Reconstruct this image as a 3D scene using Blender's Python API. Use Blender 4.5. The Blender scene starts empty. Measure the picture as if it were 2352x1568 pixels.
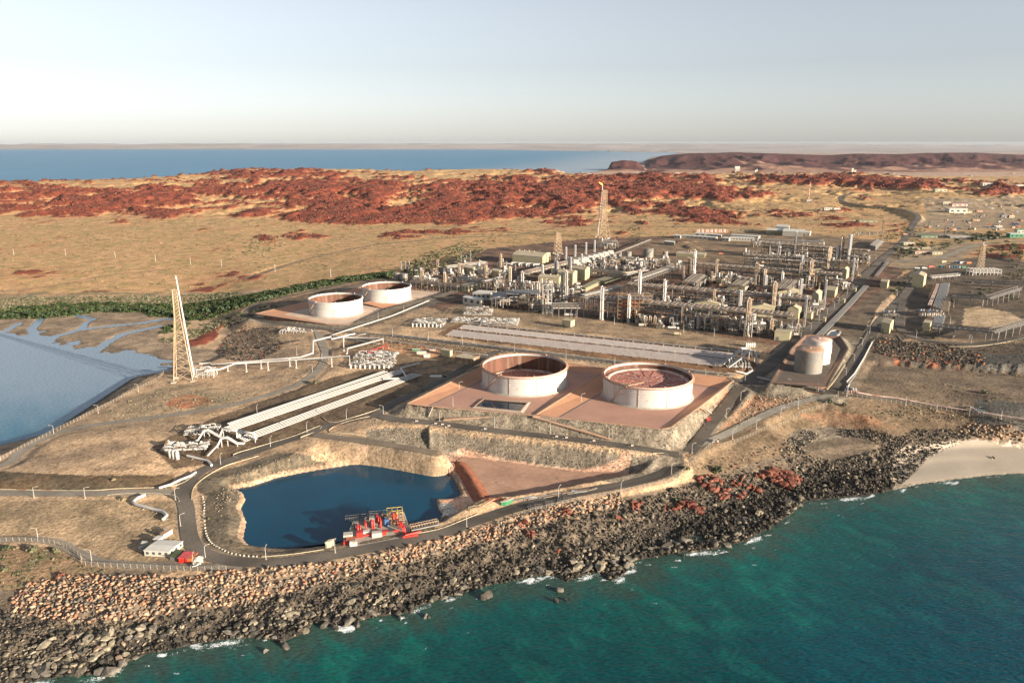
import bpy, bmesh, math, random
import numpy as np
from mathutils import Vector, Matrix
random.seed(7); RNG = np.random.default_rng(11)
SC = bpy.context.scene; COL = SC.collection
R = math.radians
# ------------------------------------------------------------------ camera, world, sun, exposure
FPX, CU, CV, HC = 1760.0, 1176.0, 784.0, 220.0       # focal length and centre in units of a 2352 px wide picture
PITCH = math.atan((784 - 328) / FPX)
cp, sp = math.cos(PITCH), math.sin(PITCH)
cd = bpy.data.cameras.new('camera'); cam = bpy.data.objects.new('camera', cd); COL.objects.link(cam)
cd.sensor_width = 36; cd.lens = 36 * FPX / 2352; cd.clip_start = 1; cd.clip_end = 200000
cam.location = (0, 0, HC); cam.rotation_euler = (math.pi / 2 - PITCH, 0, 0); SC.camera = cam
SUN_EL, SUN_AZ = R(12.5), R(124)
w = bpy.data.worlds.new('World'); SC.world = w; w.use_nodes = True
nt = w.node_tree; nt.nodes.clear()
sky = nt.nodes.new('ShaderNodeTexSky'); sky.sky_type = 'NISHITA'; sky.sun_disc = False
sky.sun_elevation = SUN_EL; sky.sun_rotation = SUN_AZ; sky.altitude = 200
sky.air_density = 1.0; sky.dust_density = 0.6; sky.ozone_density = 2.0
bg = nt.nodes.new('ShaderNodeBackground'); bg.inputs[1].default_value = 0.05
wo = nt.nodes.new('ShaderNodeOutputWorld')
hs = nt.nodes.new('ShaderNodeHueSaturation'); hs.inputs['Saturation'].default_value = .31; hs.inputs['Value'].default_value = 1.2
tn = nt.nodes.new('ShaderNodeMix'); tn.data_type = 'RGBA'; tn.blend_type = 'MULTIPLY'; tn.inputs[0].default_value = 1; tn.inputs[7].default_value = (.985, 1.0, 1.05, 1)
nt.links.new(sky.outputs[0], hs.inputs['Color']); nt.links.new(hs.outputs[0], tn.inputs[6]); nt.links.new(tn.outputs[2], bg.inputs[0]); nt.links.new(bg.outputs[0], wo.inputs[0])
sl = bpy.data.lights.new('sun', 'SUN'); so = bpy.data.objects.new('sun', sl); COL.objects.link(so)
sl.energy = 5.0; sl.angle = R(0.5); sl.color = (1.0, 0.86, 0.68)
sd = Vector((math.sin(SUN_AZ) * math.cos(SUN_EL), math.cos(SUN_AZ) * math.cos(SUN_EL), math.sin(SUN_EL)))
so.rotation_euler = sd.to_track_quat('Z', 'Y').to_euler()
SC.view_settings.view_transform = 'Standard'; SC.view_settings.look = 'None'
SC.view_settings.gamma = 1; SC.view_settings.use_curve_mapping = False
SC.view_settings.exposure = 1.5
SC.cycles.max_bounces = 5; SC.cycles.volume_bounces = 0; SC.cycles.use_denoising = True
# ------------------------------------------------------------------ pixel <-> place
def project(x, y, z):
    dz = z - HC
    d = y * cp - dz * sp
    up = y * sp + dz * cp
    d = np.maximum(d, 1e-3)
    return CU + FPX * x / d, CV - FPX * up / d
def ray(u, v):
    a = (u - CU) / FPX; b = (CV - v) / FPX
    return a, cp + b * sp, -sp + b * cp
def unproj(u, v, z):
    dx, dy, dz = ray(u, v)
    t = (z - HC) / dz
    return t * dx, t * dy
# height of the flat land, given at places found on the photograph and smoothed between them
CP = [(100,1200,9),(300,1180,9),(0,1140,9),(400,1135,10),(300,1050,12),(60,1090,10),(0,1065,7),(120,1005,7),(260,925,7),(400,868,8),(500,950,13),(640,905,15),
(450,1045,10.5),(560,1050,11),(735,985,16.5),(700,850,17),(850,870,19),(910,800,21),(740,740,20),(640,740,18),(1100,780,24),(1300,800,25),(1500,830,25),(1700,860,24),
(1540,1040,18),(1300,1005,20),(1000,968,20),(1620,985,18),(1720,885,21),(1920,900,21),(2352,960,18),(2100,850,24),(2352,860,28),(2300,760,30),(2100,640,28),(1500,700,27),
(1200,650,27),(1800,620,28),(1960,700,26),(1000,650,25),(800,690,24),(650,700,18),(560,720,14),(500,680,3),(300,690,1),(0,700,1),(0,640,7),(400,610,10),(700,600,14),(1200,560,22),(1500,550,28),
(2000,530,34),(2352,520,38),(1800,960,17),(1950,960,15),(2100,960,12),(2200,985,9),(2352,1000,9),(1900,1030,7),(2050,1040,4),(1700,1060,9),
(430,1240,9),(540,1290,9),(900,1245,9),(1200,1165,9),(1450,1108,10),(1560,1060,14),(100,1245,8),(0,1300,7),(300,1310,8),(-400,1100,8),(-400,700,2),(-400,600,10),(2800,560,38),(2800,900,26),(2800,1050,6),(1300,1200,8),(560,740,8),(470,800,2),(600,800,8),(560,560,18),(0,540,18),(2000,560,32)]
cpa = np.array(CP, float); _P = cpa[:, :2] / 300.0; _Z = cpa[:, 2]
_Q = np.c_[_P[:, 0], _P[:, 1] * 1.8]
def _phi(r2): return np.where(r2 > 0, r2 * np.log(r2 + 1e-12), 0)
_n = len(_Q); _A = np.zeros((_n + 3, _n + 3))
_A[:_n, :_n] = _phi(((_Q[:, None] - _Q[None]) ** 2).sum(2)) + np.eye(_n) * 0.02
_A[:_n, _n] = 1; _A[:_n, _n + 1:] = _Q; _A[_n:, :_n] = _A[:_n, _n:].T
_S = np.linalg.solve(_A, np.r_[_Z, 0, 0, 0])
_gu = np.linspace(-700, 3000, 186); _gv = np.linspace(500, 1800, 131)
_GU, _GV = np.meshgrid(_gu, _gv)
_qq = np.c_[_GU.ravel() / 300, _GV.ravel() / 300 * 1.8]
_G = (_phi(((_qq[:, None] - _Q[None]) ** 2).sum(2)) @ _S[:_n] + _S[_n] + _qq @ _S[_n + 1:]).reshape(_GU.shape).clip(0.5, 42)
def zmap(u, v):
    a = np.clip((np.asarray(u, float) + 700) / 3700 * 185, 0, 184.999); b = np.clip((np.asarray(v, float) - 500) / 1300 * 130, 0, 129.999)
    i = a.astype(int); j = b.astype(int); fa = a - i; fb = b - j
    return (_G[j, i] * (1 - fa) + _G[j, i + 1] * fa) * (1 - fb) + (_G[j + 1, i] * (1 - fa) + _G[j + 1, i + 1] * fa) * fb
def zbase(x, y):
    z = np.full(np.shape(x), 15.0)
    for _ in range(7):
        u, v = project(x, y, z); z = 0.5 * z + 0.5 * zmap(u, v)
    return z
# ------------------------------------------------------------------ noise
def _grad(ix, iy, seed):
    h = (ix * 374761393 + iy * 668265263 + seed * 144665) & 0x7fffffff
    h = ((h ^ (h >> 13)) * 1274126177) & 0x7fffffff
    h = (h ^ (h >> 16)) & 0xffff
    a = h.astype(np.float32) * np.float32(2 * math.pi / 65536)
    return np.cos(a), np.sin(a)
def perlin(x, y, seed=0):
    x = np.asarray(x, float); y = np.asarray(y, float)
    x0 = np.floor(x).astype(np.int64); y0 = np.floor(y).astype(np.int64)
    fx = (x - x0).astype(np.float32); fy = (y - y0).astype(np.float32)
    sx = fx * fx * fx * (fx * (fx * 6 - 15) + 10); sy = fy * fy * fy * (fy * (fy * 6 - 15) + 10)
    def g(i, j):
        a, b = _grad(x0 + i, y0 + j, seed); return a * (fx - i) + b * (fy - j)
    n0 = g(0, 0) * (1 - sx) + g(1, 0) * sx; n1 = g(0, 1) * (1 - sx) + g(1, 1) * sx
    return (n0 * (1 - sy) + n1 * sy) * 1.5
def fbm(x, y, oct=4, seed=0, gain=0.5):
    s = 0; a = 1; t = 0
    for k in range(oct):
        s = s + a * perlin(x * 2 ** k + 17.3 * k, y * 2 ** k - 9.1 * k, seed + k); t += a; a *= gain
    return s / t
def ridged(x, y, oct=4, seed=0):
    s = 0; a = 1; t = 0
    for k in range(oct):
        s = s + a * (1 - np.abs(perlin(x * 2 ** k + 5.1 * k, y * 2 ** k, seed + k)) * 2); t += a; a *= 0.5
    return s / t
def sm(a, b, x):
    t = np.clip((x - a) / (b - a), 0, 1); return t * t * (3 - 2 * t)
def inpoly(px, py, poly):
    P = np.asarray(poly, float)
    ins = np.zeros(px.shape, bool)
    bb = (px >= P[:, 0].min()) & (px <= P[:, 0].max()) & (py >= P[:, 1].min()) & (py <= P[:, 1].max())
    X = px[bb]; Y = py[bb]; c = np.zeros(X.shape, bool)
    x1, y1 = P[-1]
    for x2, y2 in P:
        if y1 != y2:
            k = ((y1 > Y) != (y2 > Y)) & (X < (x2 - x1) * (Y - y1) / (y2 - y1) + x1)
            c ^= k
        x1, y1 = x2, y2
    ins[bb] = c
    return ins
def dline(px, py, L, closed=False, reach=None):
    """distance to a polyline (world), and the parameter of the closest point"""
    L = np.asarray(L, float); n = len(L)
    best = np.full(px.shape, 1e9); par = np.zeros(px.shape)
    for k in range(n if closed else n - 1):
        a = L[k, :2]; b = L[(k + 1) % n, :2]; d = b - a; l2 = max(d @ d, 1e-9)
        if reach is not None:
            m = (px > min(a[0], b[0]) - reach) & (px < max(a[0], b[0]) + reach) & (py > min(a[1], b[1]) - reach) & (py < max(a[1], b[1]) + reach)
        else: m = np.ones(px.shape, bool)
        X = px[m]; Y = py[m]
        t = np.clip(((X - a[0]) * d[0] + (Y - a[1]) * d[1]) / l2, 0, 1)
        q = np.hypot(X - a[0] - t * d[0], Y - a[1] - t * d[1])
        bm = best[m]; pm = par[m]; k2 = q < bm
        bm[k2] = q[k2]; pm[k2] = k + t[k2]; best[m] = bm; par[m] = pm
    return best, par
def smooth_line(pts, n=6):
    """Catmull-Rom through points of any dimension"""
    P = np.asarray(pts, float); out = []
    for i in range(len(P) - 1):
        p0 = P[max(i - 1, 0)]; p1 = P[i]; p2 = P[i + 1]; p3 = P[min(i + 2, len(P) - 1)]
        for k in range(n):
            t = k / n
            out.append(0.5 * ((2 * p1) + (-p0 + p2) * t + (2 * p0 - 5 * p1 + 4 * p2 - p3) * t * t + (-p0 + 3 * p1 - 3 * p2 + p3) * t ** 3))
    out.append(P[-1]); return np.array(out)
# ------------------------------------------------------------------ shape of the land
def WP(pts, z=None):
    out = []
    for p in pts:
        zz = p[2] if len(p) > 2 else (float(zmap(p[0], p[1])) if z is None else z)
        x, y = unproj(p[0], p[1], zz); out.append((float(x), float(y), zz))
    return out
SHORE = [(-500,1640),(-100,1600),(60,1568),(150,1552),(235,1548),(272,1530),(340,1500),(395,1492),(450,1478),(520,1468),(600,1462),(640,1478),(700,1452),(722,1428),(790,1438),(850,1418),(935,1408),(960,1392),(1060,1362),(1130,1342),(1262,1318),(1300,1335),(1370,1312),(1405,1334),(1440,1312),(1452,1288),(1560,1270),(1640,1262),(1720,1240),(1790,1200),(1812,1185),(1850,1152),(1900,1146),(1990,1138),(2040,1128),(2110,1112),(2200,1100),(2290,1090),(2352,1087),(2600,1078),(3000,1070)]
sea_poly = WP([(-500,1640),(-900,2600),(3600,2600),(3000,1070)][::1], 0)
shore_w = np.array([p[:2] for p in WP(SHORE, 0)])
SEA = np.array([tuple(p) for p in shore_w] + [(1500, 560), (1500, -50), (-1500, -50), (-1500, 150), (-330, 200)])
BAY = np.array([p[:2] for p in WP([(0,783),(20,771),(82,775),(102,789),(150,800),(211,811),(273,817),(330,822),(352,842),(358,860),(313,878),(231,930),(165,962),(99,1001),(0,1046),(-150,1120),(-500,1290),(-900,1300),(-900,770),(-300,770)], 0)])
MUD = np.array([p[:2] for p in WP([(-900,720),(0,735),(60,722),(140,726),(230,716),(330,714),(380,724),(450,722),(430,740),(380,757),(352,778),(400,790),(500,805),(510,822),(470,838),(400,850),(358,862),(300,872),(100,1003),(-900,1250)], 0)])
CHAN = [(WP([(82,775),(72,755),(85,742),(98,728)],0),5), (WP([(102,789),(132,771),(184,757),(264,748),(330,741),(409,728),(450,722)],0),5),
        (WP([(190,756),(194,743),(214,733),(175,723)],0),4), (WP([(214,811),(250,784),(283,767),(330,757),(365,750)],0),5), (WP([(0,765),(20,757),(43,743)],0),5)]
rim = [(936,926,28.6),(1103,843,31),(1158,815,31),(1306,834,31),(1385,845,31),(1590,858,31),(1672,866,31),(1684,874,30.6),(1612,930,29.6),(1541,981,28.6),(1520,985,28.2),(1227,953,28),(993,933,28)]
RIM = np.array([(*unproj(a, b, c), c) for a, b, c in rim])
rim2 = [(587,720,22),(712,690,23.5),(780,672,23.5),(832,658,23.5),(946,654,23.5),(1046,665,23.5),(996,684,22.2),(885,712,22),(797,746,22),(750,744,22)]
RIM2 = np.array([(*unproj(a, b, c), c) for a, b, c in rim2])
rim3 = [(1770,878,27.5),(1818,800,29),(1850,768,29),(1930,772,29),(1948,800,28.5),(1908,872,27.5),(1900,888,27.5)]
RIM3 = np.array([(*unproj(a, b, c), c) for a, b, c in rim3])
BASIN = np.array([p[:2] for p in WP([(560,1130),(700,1090),(850,1062),(985,1050),(1060,1040),(1200,1062),(1340,1080),(1452,1077),(1440,1092),(1300,1120),(1180,1142),(1105,1148),(1075,1160),(1010,1200),(960,1215),(800,1250),(640,1272),(570,1262),(562,1200)], 6)])
POND = np.array([p[:2] for p in WP([(538,1125),(580,1118),(640,1098),(700,1086),(800,1070),(890,1060),(960,1055),(992,1062),(1018,1072),(1035,1090),(1058,1140),(1040,1148),(1000,1150),(1005,1170),(1015,1185),(1005,1200),(960,1212),(900,1222),(800,1245),(760,1256),(700,1262),(640,1264),(575,1256),(560,1240),(568,1200),(555,1170),(566,1150),(560,1135)], 4)])
CUTR = np.array([p[:2] for p in WP([(1965,835),(2060,838),(2150,845),(2250,852),(2330,858),(2700,870),(2700,930),(2352,925),(2100,892),(1940,885)], 22)])
PIT = np.array([p[:2] for p in WP([(1805,1000),(1830,985),(1900,978),(1960,985),(2030,1000),(2050,1020),(2000,1048),(1900,1062),(1840,1045)], 8)])
HOL = np.array([p[:2] for p in WP([(610,1130),(690,1105),(1150,1050),(1230,1060)], 6)])
SEAFAR = [(-1500,343.6),(600,343.6),(1100,343.6),(1200,345),(1300,347),(1420,349),(1560,351),(1540,357),(1500,361),(1470,376),(1420,389),(1380,394),(1330,402),(1300,404),(1150,404),(800,403),(500,404),(300,411),(0,424),(-1500,430)]
cu = np.array([-900,0,200,300,400,470,500,560,700,850,930,1000,1100,1200,1290,1330,1400,1600,1700,1800,2000,2060,2120,2250,2352,3000])
cv = np.array([424,420,416,411,407,402,396,390,388,389,392,390,388,390,397,404,404,402,400,399,400,403,420,422,425,430])
cD = np.array([2900,3100,3300,3500,3800,4300,4600,4700,4800,4700,4600,4700,4900,4900,4700,4300,4200,4300,4300,4200,4000,3800,3200,3200,3200,3200])
mu = np.array([1340,1384,1398,1430,1462,1476,1492,1520,1569,1690,1830,1900,1960,2050,2120,2230,2352,2600,3000])
mv = np.array([396,389,372,367,369,384,366,357,352,349,354,356,352,353.5,350.5,350,356,352,352])
def far_height(x, y):
    t = x / y; u = CU + t * FPX * 1.02
    def zl(v, D):
        b = (CV - v) / FPX; return HC + D * (-sp + b * cp) / (cp + b * sp)
    D_c = np.interp(u, cu, cD); z_c = zl(np.interp(u, cu, cv), D_c)
    s = np.clip((y - 1900) / (D_c - 1900), 0, 1)
    zA = 22.0
    z = zA + (z_c - zA) * s ** 1.1
    post = np.clip((y - D_c) / 1400, 0, 1)
    z = z * (1 - post) + 4 * post - 14 * sm(0, 1, post) * (1 - post)
    # mountains on the right
    mc = zl(np.interp(u, mu, mv), np.where(u < 1478, 6500., 8200.))
    w1 = np.where(u < 1478, 400., 2300.)
    dm = (y - np.where(u < 1478, 6500., 8200.)) / w1
    pr = np.where(dm < 0, np.clip(1 + dm, 0, 1) ** 0.8, np.clip(1 - dm, 0, 1)) * (u > 1340)
    rg = ridged(x / 900, y / 900, 4, 5)
    rg2_ = ridged(x / 420 + 7, y / 560, 4, 6)
    z = np.where(y > 5200, np.maximum(z, 6 + (mc - 6) * pr * (1 - (.5 * (1 - rg) + .75 * (1 - rg2_)) * np.clip(-dm * 4 + .12, 0, 1))), z)
    # far shore plains and hills
    f = sm(15000, 17000, y)
    hb = np.maximum(0, ridged(x / 2600 + 3, y / 2600, 3, 21) - .35)
    h1 = 100 * hb * np.exp(-((y - 21000) / 2200) ** 2) * sm(1050, 1250, u) * (1 - sm(1560, 1640, u))
    h2 = (55 + 110 * sm(.3, .9, ridged(x / 9000, y / 9000, 3, 31))) * sm(27000, 40000, y) * (1 - .35 * sm(1700, 2300, u))
    z = z + f * (h1 + h2 + 12 * sm(.35, .8, fbm(x / 4000, y / 2500, 3, 41) + .4))
    return z, s, pr
# density of the red outcrops
BL = [(80,455,220,30,.5),(150,490,170,14,.35),(330,470,170,26,.4),(520,440,220,24,.38),(620,400,150,9,.55),(760,430,200,24,.45),(620,490,260,16,.3),(760,505,130,14,.5),(870,470,200,34,.5),(950,500,170,14,.5),(1080,490,90,24,.5),
(1120,430,160,22,.4),(1250,470,160,40,.5),(1330,440,150,26,.45),(1480,440,110,26,.4),(1560,480,120,20,.2),(1240,395,60,8,.3),(1460,410,120,8,.3),(1800,412,170,9,.55),(1950,420,120,12,.6),(2100,425,130,10,.55),(2300,440,90,16,.5),(1700,455,160,9,.34),(1640,490,120,14,.42),(1540,430,80,20,.35),(1700,440,110,14,.3),(1600,440,120,10,.4),(1880,500,120,8,.3),(1750,515,120,7,.3),(1950,520,60,5,.3),(1560,505,80,10,.3),(1350,505,80,9,.35),
(760,545,130,6,.45),(600,548,40,7,.4),(960,533,120,7,.4),(80,622,130,9,.38),(180,635,120,6,.25),(560,632,80,16,.35),(420,650,60,8,.2),(240,648,80,5,.2),(860,610,70,6,.2),(500,672,50,6,.2),(700,655,100,6,.2),(1350,515,70,6,.3),(230,672,40,5,.35),(1790,490,130,8,.12),(1680,510,60,10,.2),(2080,560,60,12,.35),(2300,575,70,16,.4),(2320,600,50,10,.3),(1580,560,50,10,.3)]
def red_density(u, v):
    d = np.full(u.shape, -0.345) + .0 * sm(412, 425, v) * (1 - sm(500, 525, v)) * (1 - sm(1450, 1550, u))
    for a, b, c, e, k in BL:
        d = d + k * np.exp(-((u - a) / c) ** 2 - ((v - b) / e) ** 2)
    return d
def ROADPTS(px, w): return np.array([(p[0], p[1], p[2]) for p in smooth_line(WP(px), 5)]), w
ROADS = {
 'coastal_road': ([(395,1130),(418,1142),(428,1165),(431,1200),(437,1235),(455,1262),(500,1281),(560,1290),(640,1291),(760,1275),(900,1249),(1000,1228),(1100,1194),(1200,1162),(1330,1131),(1450,1109),(1520,1089),(1560,1062),(1600,1018),(1650,952),(1700,888),(1712,876)], 9.0, 'asphalt'),
 'west_road': ([(-300,1134),(-100,1134),(0,1132),(200,1133),(300,1130),(395,1129)], 8.0, 'gravelroad'),
 'terminal_road': ([(416,1138),(435,1105),(470,1078),(540,1052),(640,1018),(710,995),(760,976),(860,955),(905,962),(1000,971),(1150,990),(1300,1006),(1450,1026),(1560,1044)], 9.0, 'asphalt'),
 'bund_road': ([(855,958),(900,928),(960,900),(1040,860),(1110,822),(1160,805),(1250,815)], 9.0, 'asphalt'),
 'dirt_track': ([(720,998),(800,1008),(900,1022),(1000,1040)], 8.0, 'track'),
 'gravel_track': ([(-200,1110),(0,1070),(50,1035),(110,1002),(200,978),(330,962),(500,936),(600,912),(680,885),(730,850),(748,815),(738,785),(728,755)], 8.0, 'gravelroad'),
 'fence_road': ([(-200,1232),(0,1240),(60,1238),(130,1246),(180,1270),(235,1290),(330,1298),(450,1301),(560,1300)], 6.0, 'gravelroad'),
 'pipe_road': ([(560,722),(620,738),(720,752),(830,765),(960,778),(1060,790),(1200,806),(1400,832),(1560,850),(1712,876),(1800,888),(1920,903),(2050,917),(2200,940),(2352,965),(2700,1020)], 9.0, 'asphalt'),
 'tank_road': ([(760,762),(850,742),(960,706),(1060,680),(1150,690),(1300,715),(1500,745),(1700,768),(1800,778)], 9.0, 'asphalt'),
 'tank_back_road': ([(560,722),(600,695),(700,672),(800,650),(900,640)], 8.0, 'asphalt'),
 'plant_road': ([(1720,876),(1770,835),(1830,785),(1900,720),(1950,675),(1990,630),(2030,592),(2070,560),(2088,535),(2098,515),(2110,500),(2098,488),(2060,479),(2000,474),(1950,466),(1930,457),(1935,450),(1965,444)], 13.0, 'asphalt'),
 'east_road': ([(1920,900),(1950,855),(1985,800),(2010,755),(2045,715),(2075,680),(2105,640),(2120,610)], 11.0, 'asphalt'),
 'loop_road': ([(2075,690),(2065,740),(2080,765),(2130,782),(2230,790),(2352,776),(2500,760)], 9.0, 'asphalt'),
 'gravel_spur': ([(1915,905),(1850,920),(1790,938),(1720,970),(1660,1000),(1600,1022)], 8.0, 'paletrack'),
 'yard_road': ([(2030,600),(2100,598),(2160,592),(2210,572),(2260,560),(2352,554),(2500,548)], 12.0, 'gravelroad'),
 'hill_track': ([(560,640),(700,596),(840,565),(900,558),(1060,545),(1180,540),(1300,520),(1400,520),(1500,520),(1750,525)], 6.0, 'track'),
 'scrub_track': ([(-100,672),(60,663),(160,648),(240,632),(380,618)], 6.0, 'redtrack'),
}
RD = {k: ROADPTS(p, wd) for k, (p, wd, m) in ROADS.items()}
def offset_in(d, ins): return np.where(ins, -d, d)
def terrain(x, y, want=False):
    x = np.asarray(x, float); y = np.asarray(y, float); shp = x.shape; x = x.ravel(); y = y.ravel()
    zf, s, pr = far_height(x, y)
    yn = np.minimum(y, 2500.)
    zb = np.where(y < 2400, zbase(x * yn / y, yn), 0)
    k = sm(1750, 2300, y)
    zc = zb * (1 - k) + zf * k
    u, v = project(x, y, zc)
    rough = np.clip(fbm(x / 60, y / 60, 4, 3), -1, 1)
    zc = zc + rough * (0.7 + 3 * k)
    # outcrops and hills
    wx = x + 40 * fbm(x / 200, y / 200, 2, 71); wy = y + 40 * fbm(x / 200, y / 200, 2, 72)
    scl = np.clip(y / 2600, .45, 2.2)
    dist = red_density(u, v)
    rn = .6 * fbm(wx / 150, wy / 210, 4, 51) + .5 * (ridged(wx / 240, wy / 280, 4, 52) - .5) + .3 * fbm(x / 38, y / 50, 3, 53)
    red = sm(0.0, 0.08, rn + dist * 1.0) * (y < 5600)
    red2 = sm(0.0, 0.5, rn + dist)
    hill = sm(1850, 2600, y) * (1 - sm(4700, 5400, y))
    amp = np.interp(y, [1200, 1900, 2500, 4500], [2.5, 6, 12, 18])
    zc = zc + red2 * amp + red * amp * (.2 + .5 * ridged(x / 85, y / 60, 4, 61) - .12) + red2 * amp * .5 * fbm(x / 120, y / 120, 3, 62) - hill * 12 * sm(.0, .5, -rn)
    zc = zc + hill * 10 * fbm(x / 500, y / 400, 3, 81)
    M = {}
    # cuts and fills
    nn = fbm(x / 9, y / 9, 3, 91)
    near = y < 1500
    def poly_d(P, reach=60):
        d = np.full(x.shape, 1e9); ins = np.zeros(x.shape, bool)
        m = (x > P[:, 0].min() - reach) & (x < P[:, 0].max() + reach) & (y > P[:, 1].min() - reach) & (y < P[:, 1].max() + reach)
        if m.any():
            dd, pp = dline(x[m], y[m], P, True); ii = inpoly(x[m], y[m], P[:, :2]); d[m] = np.where(ii, -dd, dd); ins[m] = ii
            return d, ins, m, pp
        return d, ins, m, np.zeros(0)
    dB, iB, _, _ = poly_d(BASIN, 60)
    zc = np.where(dB < 60, np.minimum(zc, np.where(u > 985, 6.2, 7.2) + .25 * rough + np.clip(dB + nn * 1.5, 0, 99) * np.where(u > 985, .62, .3)), zc)
    dP, iP, _, _ = poly_d(POND, 40)
    zc = np.where(dP < 8, np.where(dP < .5 + nn, 2.6 - np.clip(-dP, 0, 8) * .7, np.minimum(zc, 5.2 + np.clip(dP, 0, 8) * .5 + nn * .5)), zc)
    zc = np.where((dP > .6) & (dP < 5) & (nn > -.2), np.maximum(zc, 5.6), zc)
    dC, iC, _, _ = poly_d(CUTR, 60)
    zc = np.where(dC < 60, np.minimum(zc, 21.5 + .4 * rough + np.clip(dC + nn * 5, 0, 99) * 1.2), zc)
    dT, iT, _, _ = poly_d(PIT, 40)
    zc = np.where(dT < 40, np.minimum(zc, 7.5 + np.clip(dT + nn * 2, 0, 99) * .5), zc)
    M['basin'] = dB; M['pond'] = dP; M['cut'] = dC; M['pit'] = dT
    pad = np.full(x.shape, 1e9)
    for RM, fl in ((RIM, 26.9), (RIM2, 21.2), (RIM3, 26.8)):
        d, i, m, pp = poly_d(RM, 60)
        hz = np.zeros(x.shape)
        if m.any():
            a = pp.astype(int) % len(RM); b = (a + 1) % len(RM); f = pp - pp.astype(int)
            hz[m] = RM[a, 2] * (1 - f) + RM[b, 2] * f
        zc = np.where(d < 60, np.where(i, np.where(d < -1.2, fl - .5, hz - .05), np.maximum(zc, hz - .05 - np.clip(d - .8, 0, 99) * .62 + nn * .25 * sm(1, 4, d))), zc)
        pad = np.minimum(pad, d)
    M['pad'] = pad
    # shore
    ms = (y < 1100)
    ds = np.full(x.shape, 999.)
    dd, _ = dline(x[ms], y[ms], shore_w); ins = inpoly(x[ms], y[ms], SEA)
    ds[ms] = np.where(ins, -dd, dd)
    beach = np.zeros(x.shape)
    beach[ms] = sm(1990, 2110, u[ms]) * (1 - sm(40, 55, dd)) * sm(995, 1012, v[ms] + 6 * nn[ms])
    sl = .19 * (1 - beach) + .055 * beach
    zs = .15 + np.clip(ds + nn * 3 * (1 - beach), 0, 999) * sl + np.clip(ds - 48, 0, 999) * .8 * (1 - beach)
    zc = np.where(ds > 0, np.minimum(zc, zs), np.where(ms & (ds < 0), -.4 + ds * .12, zc))
    zc = zc + np.where((ds > 1) & (ds < 60) & (v > 1000), (1.5 * fbm(x / 11, y / 11, 3, 93) + .9 * ridged(x / 17, y / 17, 2, 94) - .5) * sm(1, 6, ds) * (1 - sm(38, 58, ds)) * (1 - beach), 0)
    M['shore'] = ds; M['beach'] = beach
    # bay and mud
    mb = (x < -150) & (y > 480) & (y < 1400) | (x < -280) & (y > 300) & (y < 1400)
    dby = np.full(x.shape, 999.); dmu = np.full(x.shape, 999.); chan = np.full(x.shape, 999.)
    a, _ = dline(x[mb], y[mb], BAY, True); dby[mb] = np.where(inpoly(x[mb], y[mb], BAY), -a, a)
    a, _ = dline(x[mb], y[mb], MUD, True); dmu[mb] = np.where(inpoly(x[mb], y[mb], MUD), -a, a)
    wob = fbm(x / 25, y / 25, 4, 95)
    for L, wd in CHAN:
        a, _ = dline(x[mb], y[mb], [p[:2] for p in L]); chan[mb] = np.minimum(chan[mb], a - wd + 3 * wob[mb])
    zm = .35 + .4 * wob - .5 * (1 - sm(0, 40, dby + 30 * fbm(x / 18, y / 30, 4, 97)))
    zm = np.where(chan < 0, -.4, zm)
    mud = dmu < 0
    zc = np.where(mud, np.where(dby < 0, -1.5, zm), zc)
    zc = np.where((~mud) & (dmu < 60), np.minimum(zc, .5 + np.clip(dmu, 0, 60) * .45), zc)
    M['mud'] = mud; M['bay'] = dby; M['chan'] = chan
    # far sea
    uf, vf = project(x, y, np.zeros_like(x))
    fs = inpoly(uf, vf, SEAFAR) & (y > 3600)
    zc = np.where(fs, np.minimum(zc, -4), np.where(y > 3600, np.maximum(zc, 1.5), zc))
    # roads lie level
    rd = np.full(x.shape, 1e9); rk = np.zeros(x.shape, int)
    for n, (nm, (L, wd)) in enumerate(RD.items()):
        m = (x > L[:, 0].min() - 20) & (x < L[:, 0].max() + 20) & (y > L[:, 1].min() - 20) & (y < L[:, 1].max() + 20)
        if not m.any(): continue
        d, pp = dline(x[m], y[m], L[:, :2], False, 18)
        i = np.minimum(pp.astype(int), len(L) - 2); f = pp - i
        hz = L[i, 2] * (1 - f) + L[i + 1, 2] * f
        zz = zc[m]; g = 1 - sm(wd / 2 + 1.2, wd / 2 + 9, d)
        zc[m] = np.where(d < wd / 2 + 9, zz * (1 - g) + (hz - .3) * g, zz)
        q = d - wd / 2; o = rd[m]; rk_m = rk[m]; rk_m[q < o] = n; rk[m] = rk_m; rd[m] = np.minimum(o, q)
    M['road'] = rd
    if want:
        M.update(u=u, v=v, red=red, rn=rn, s=s, pr=pr, fs=fs, rough=rough, nn=nn, k=k)
        return zc, M
    return zc.reshape(shp)
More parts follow.
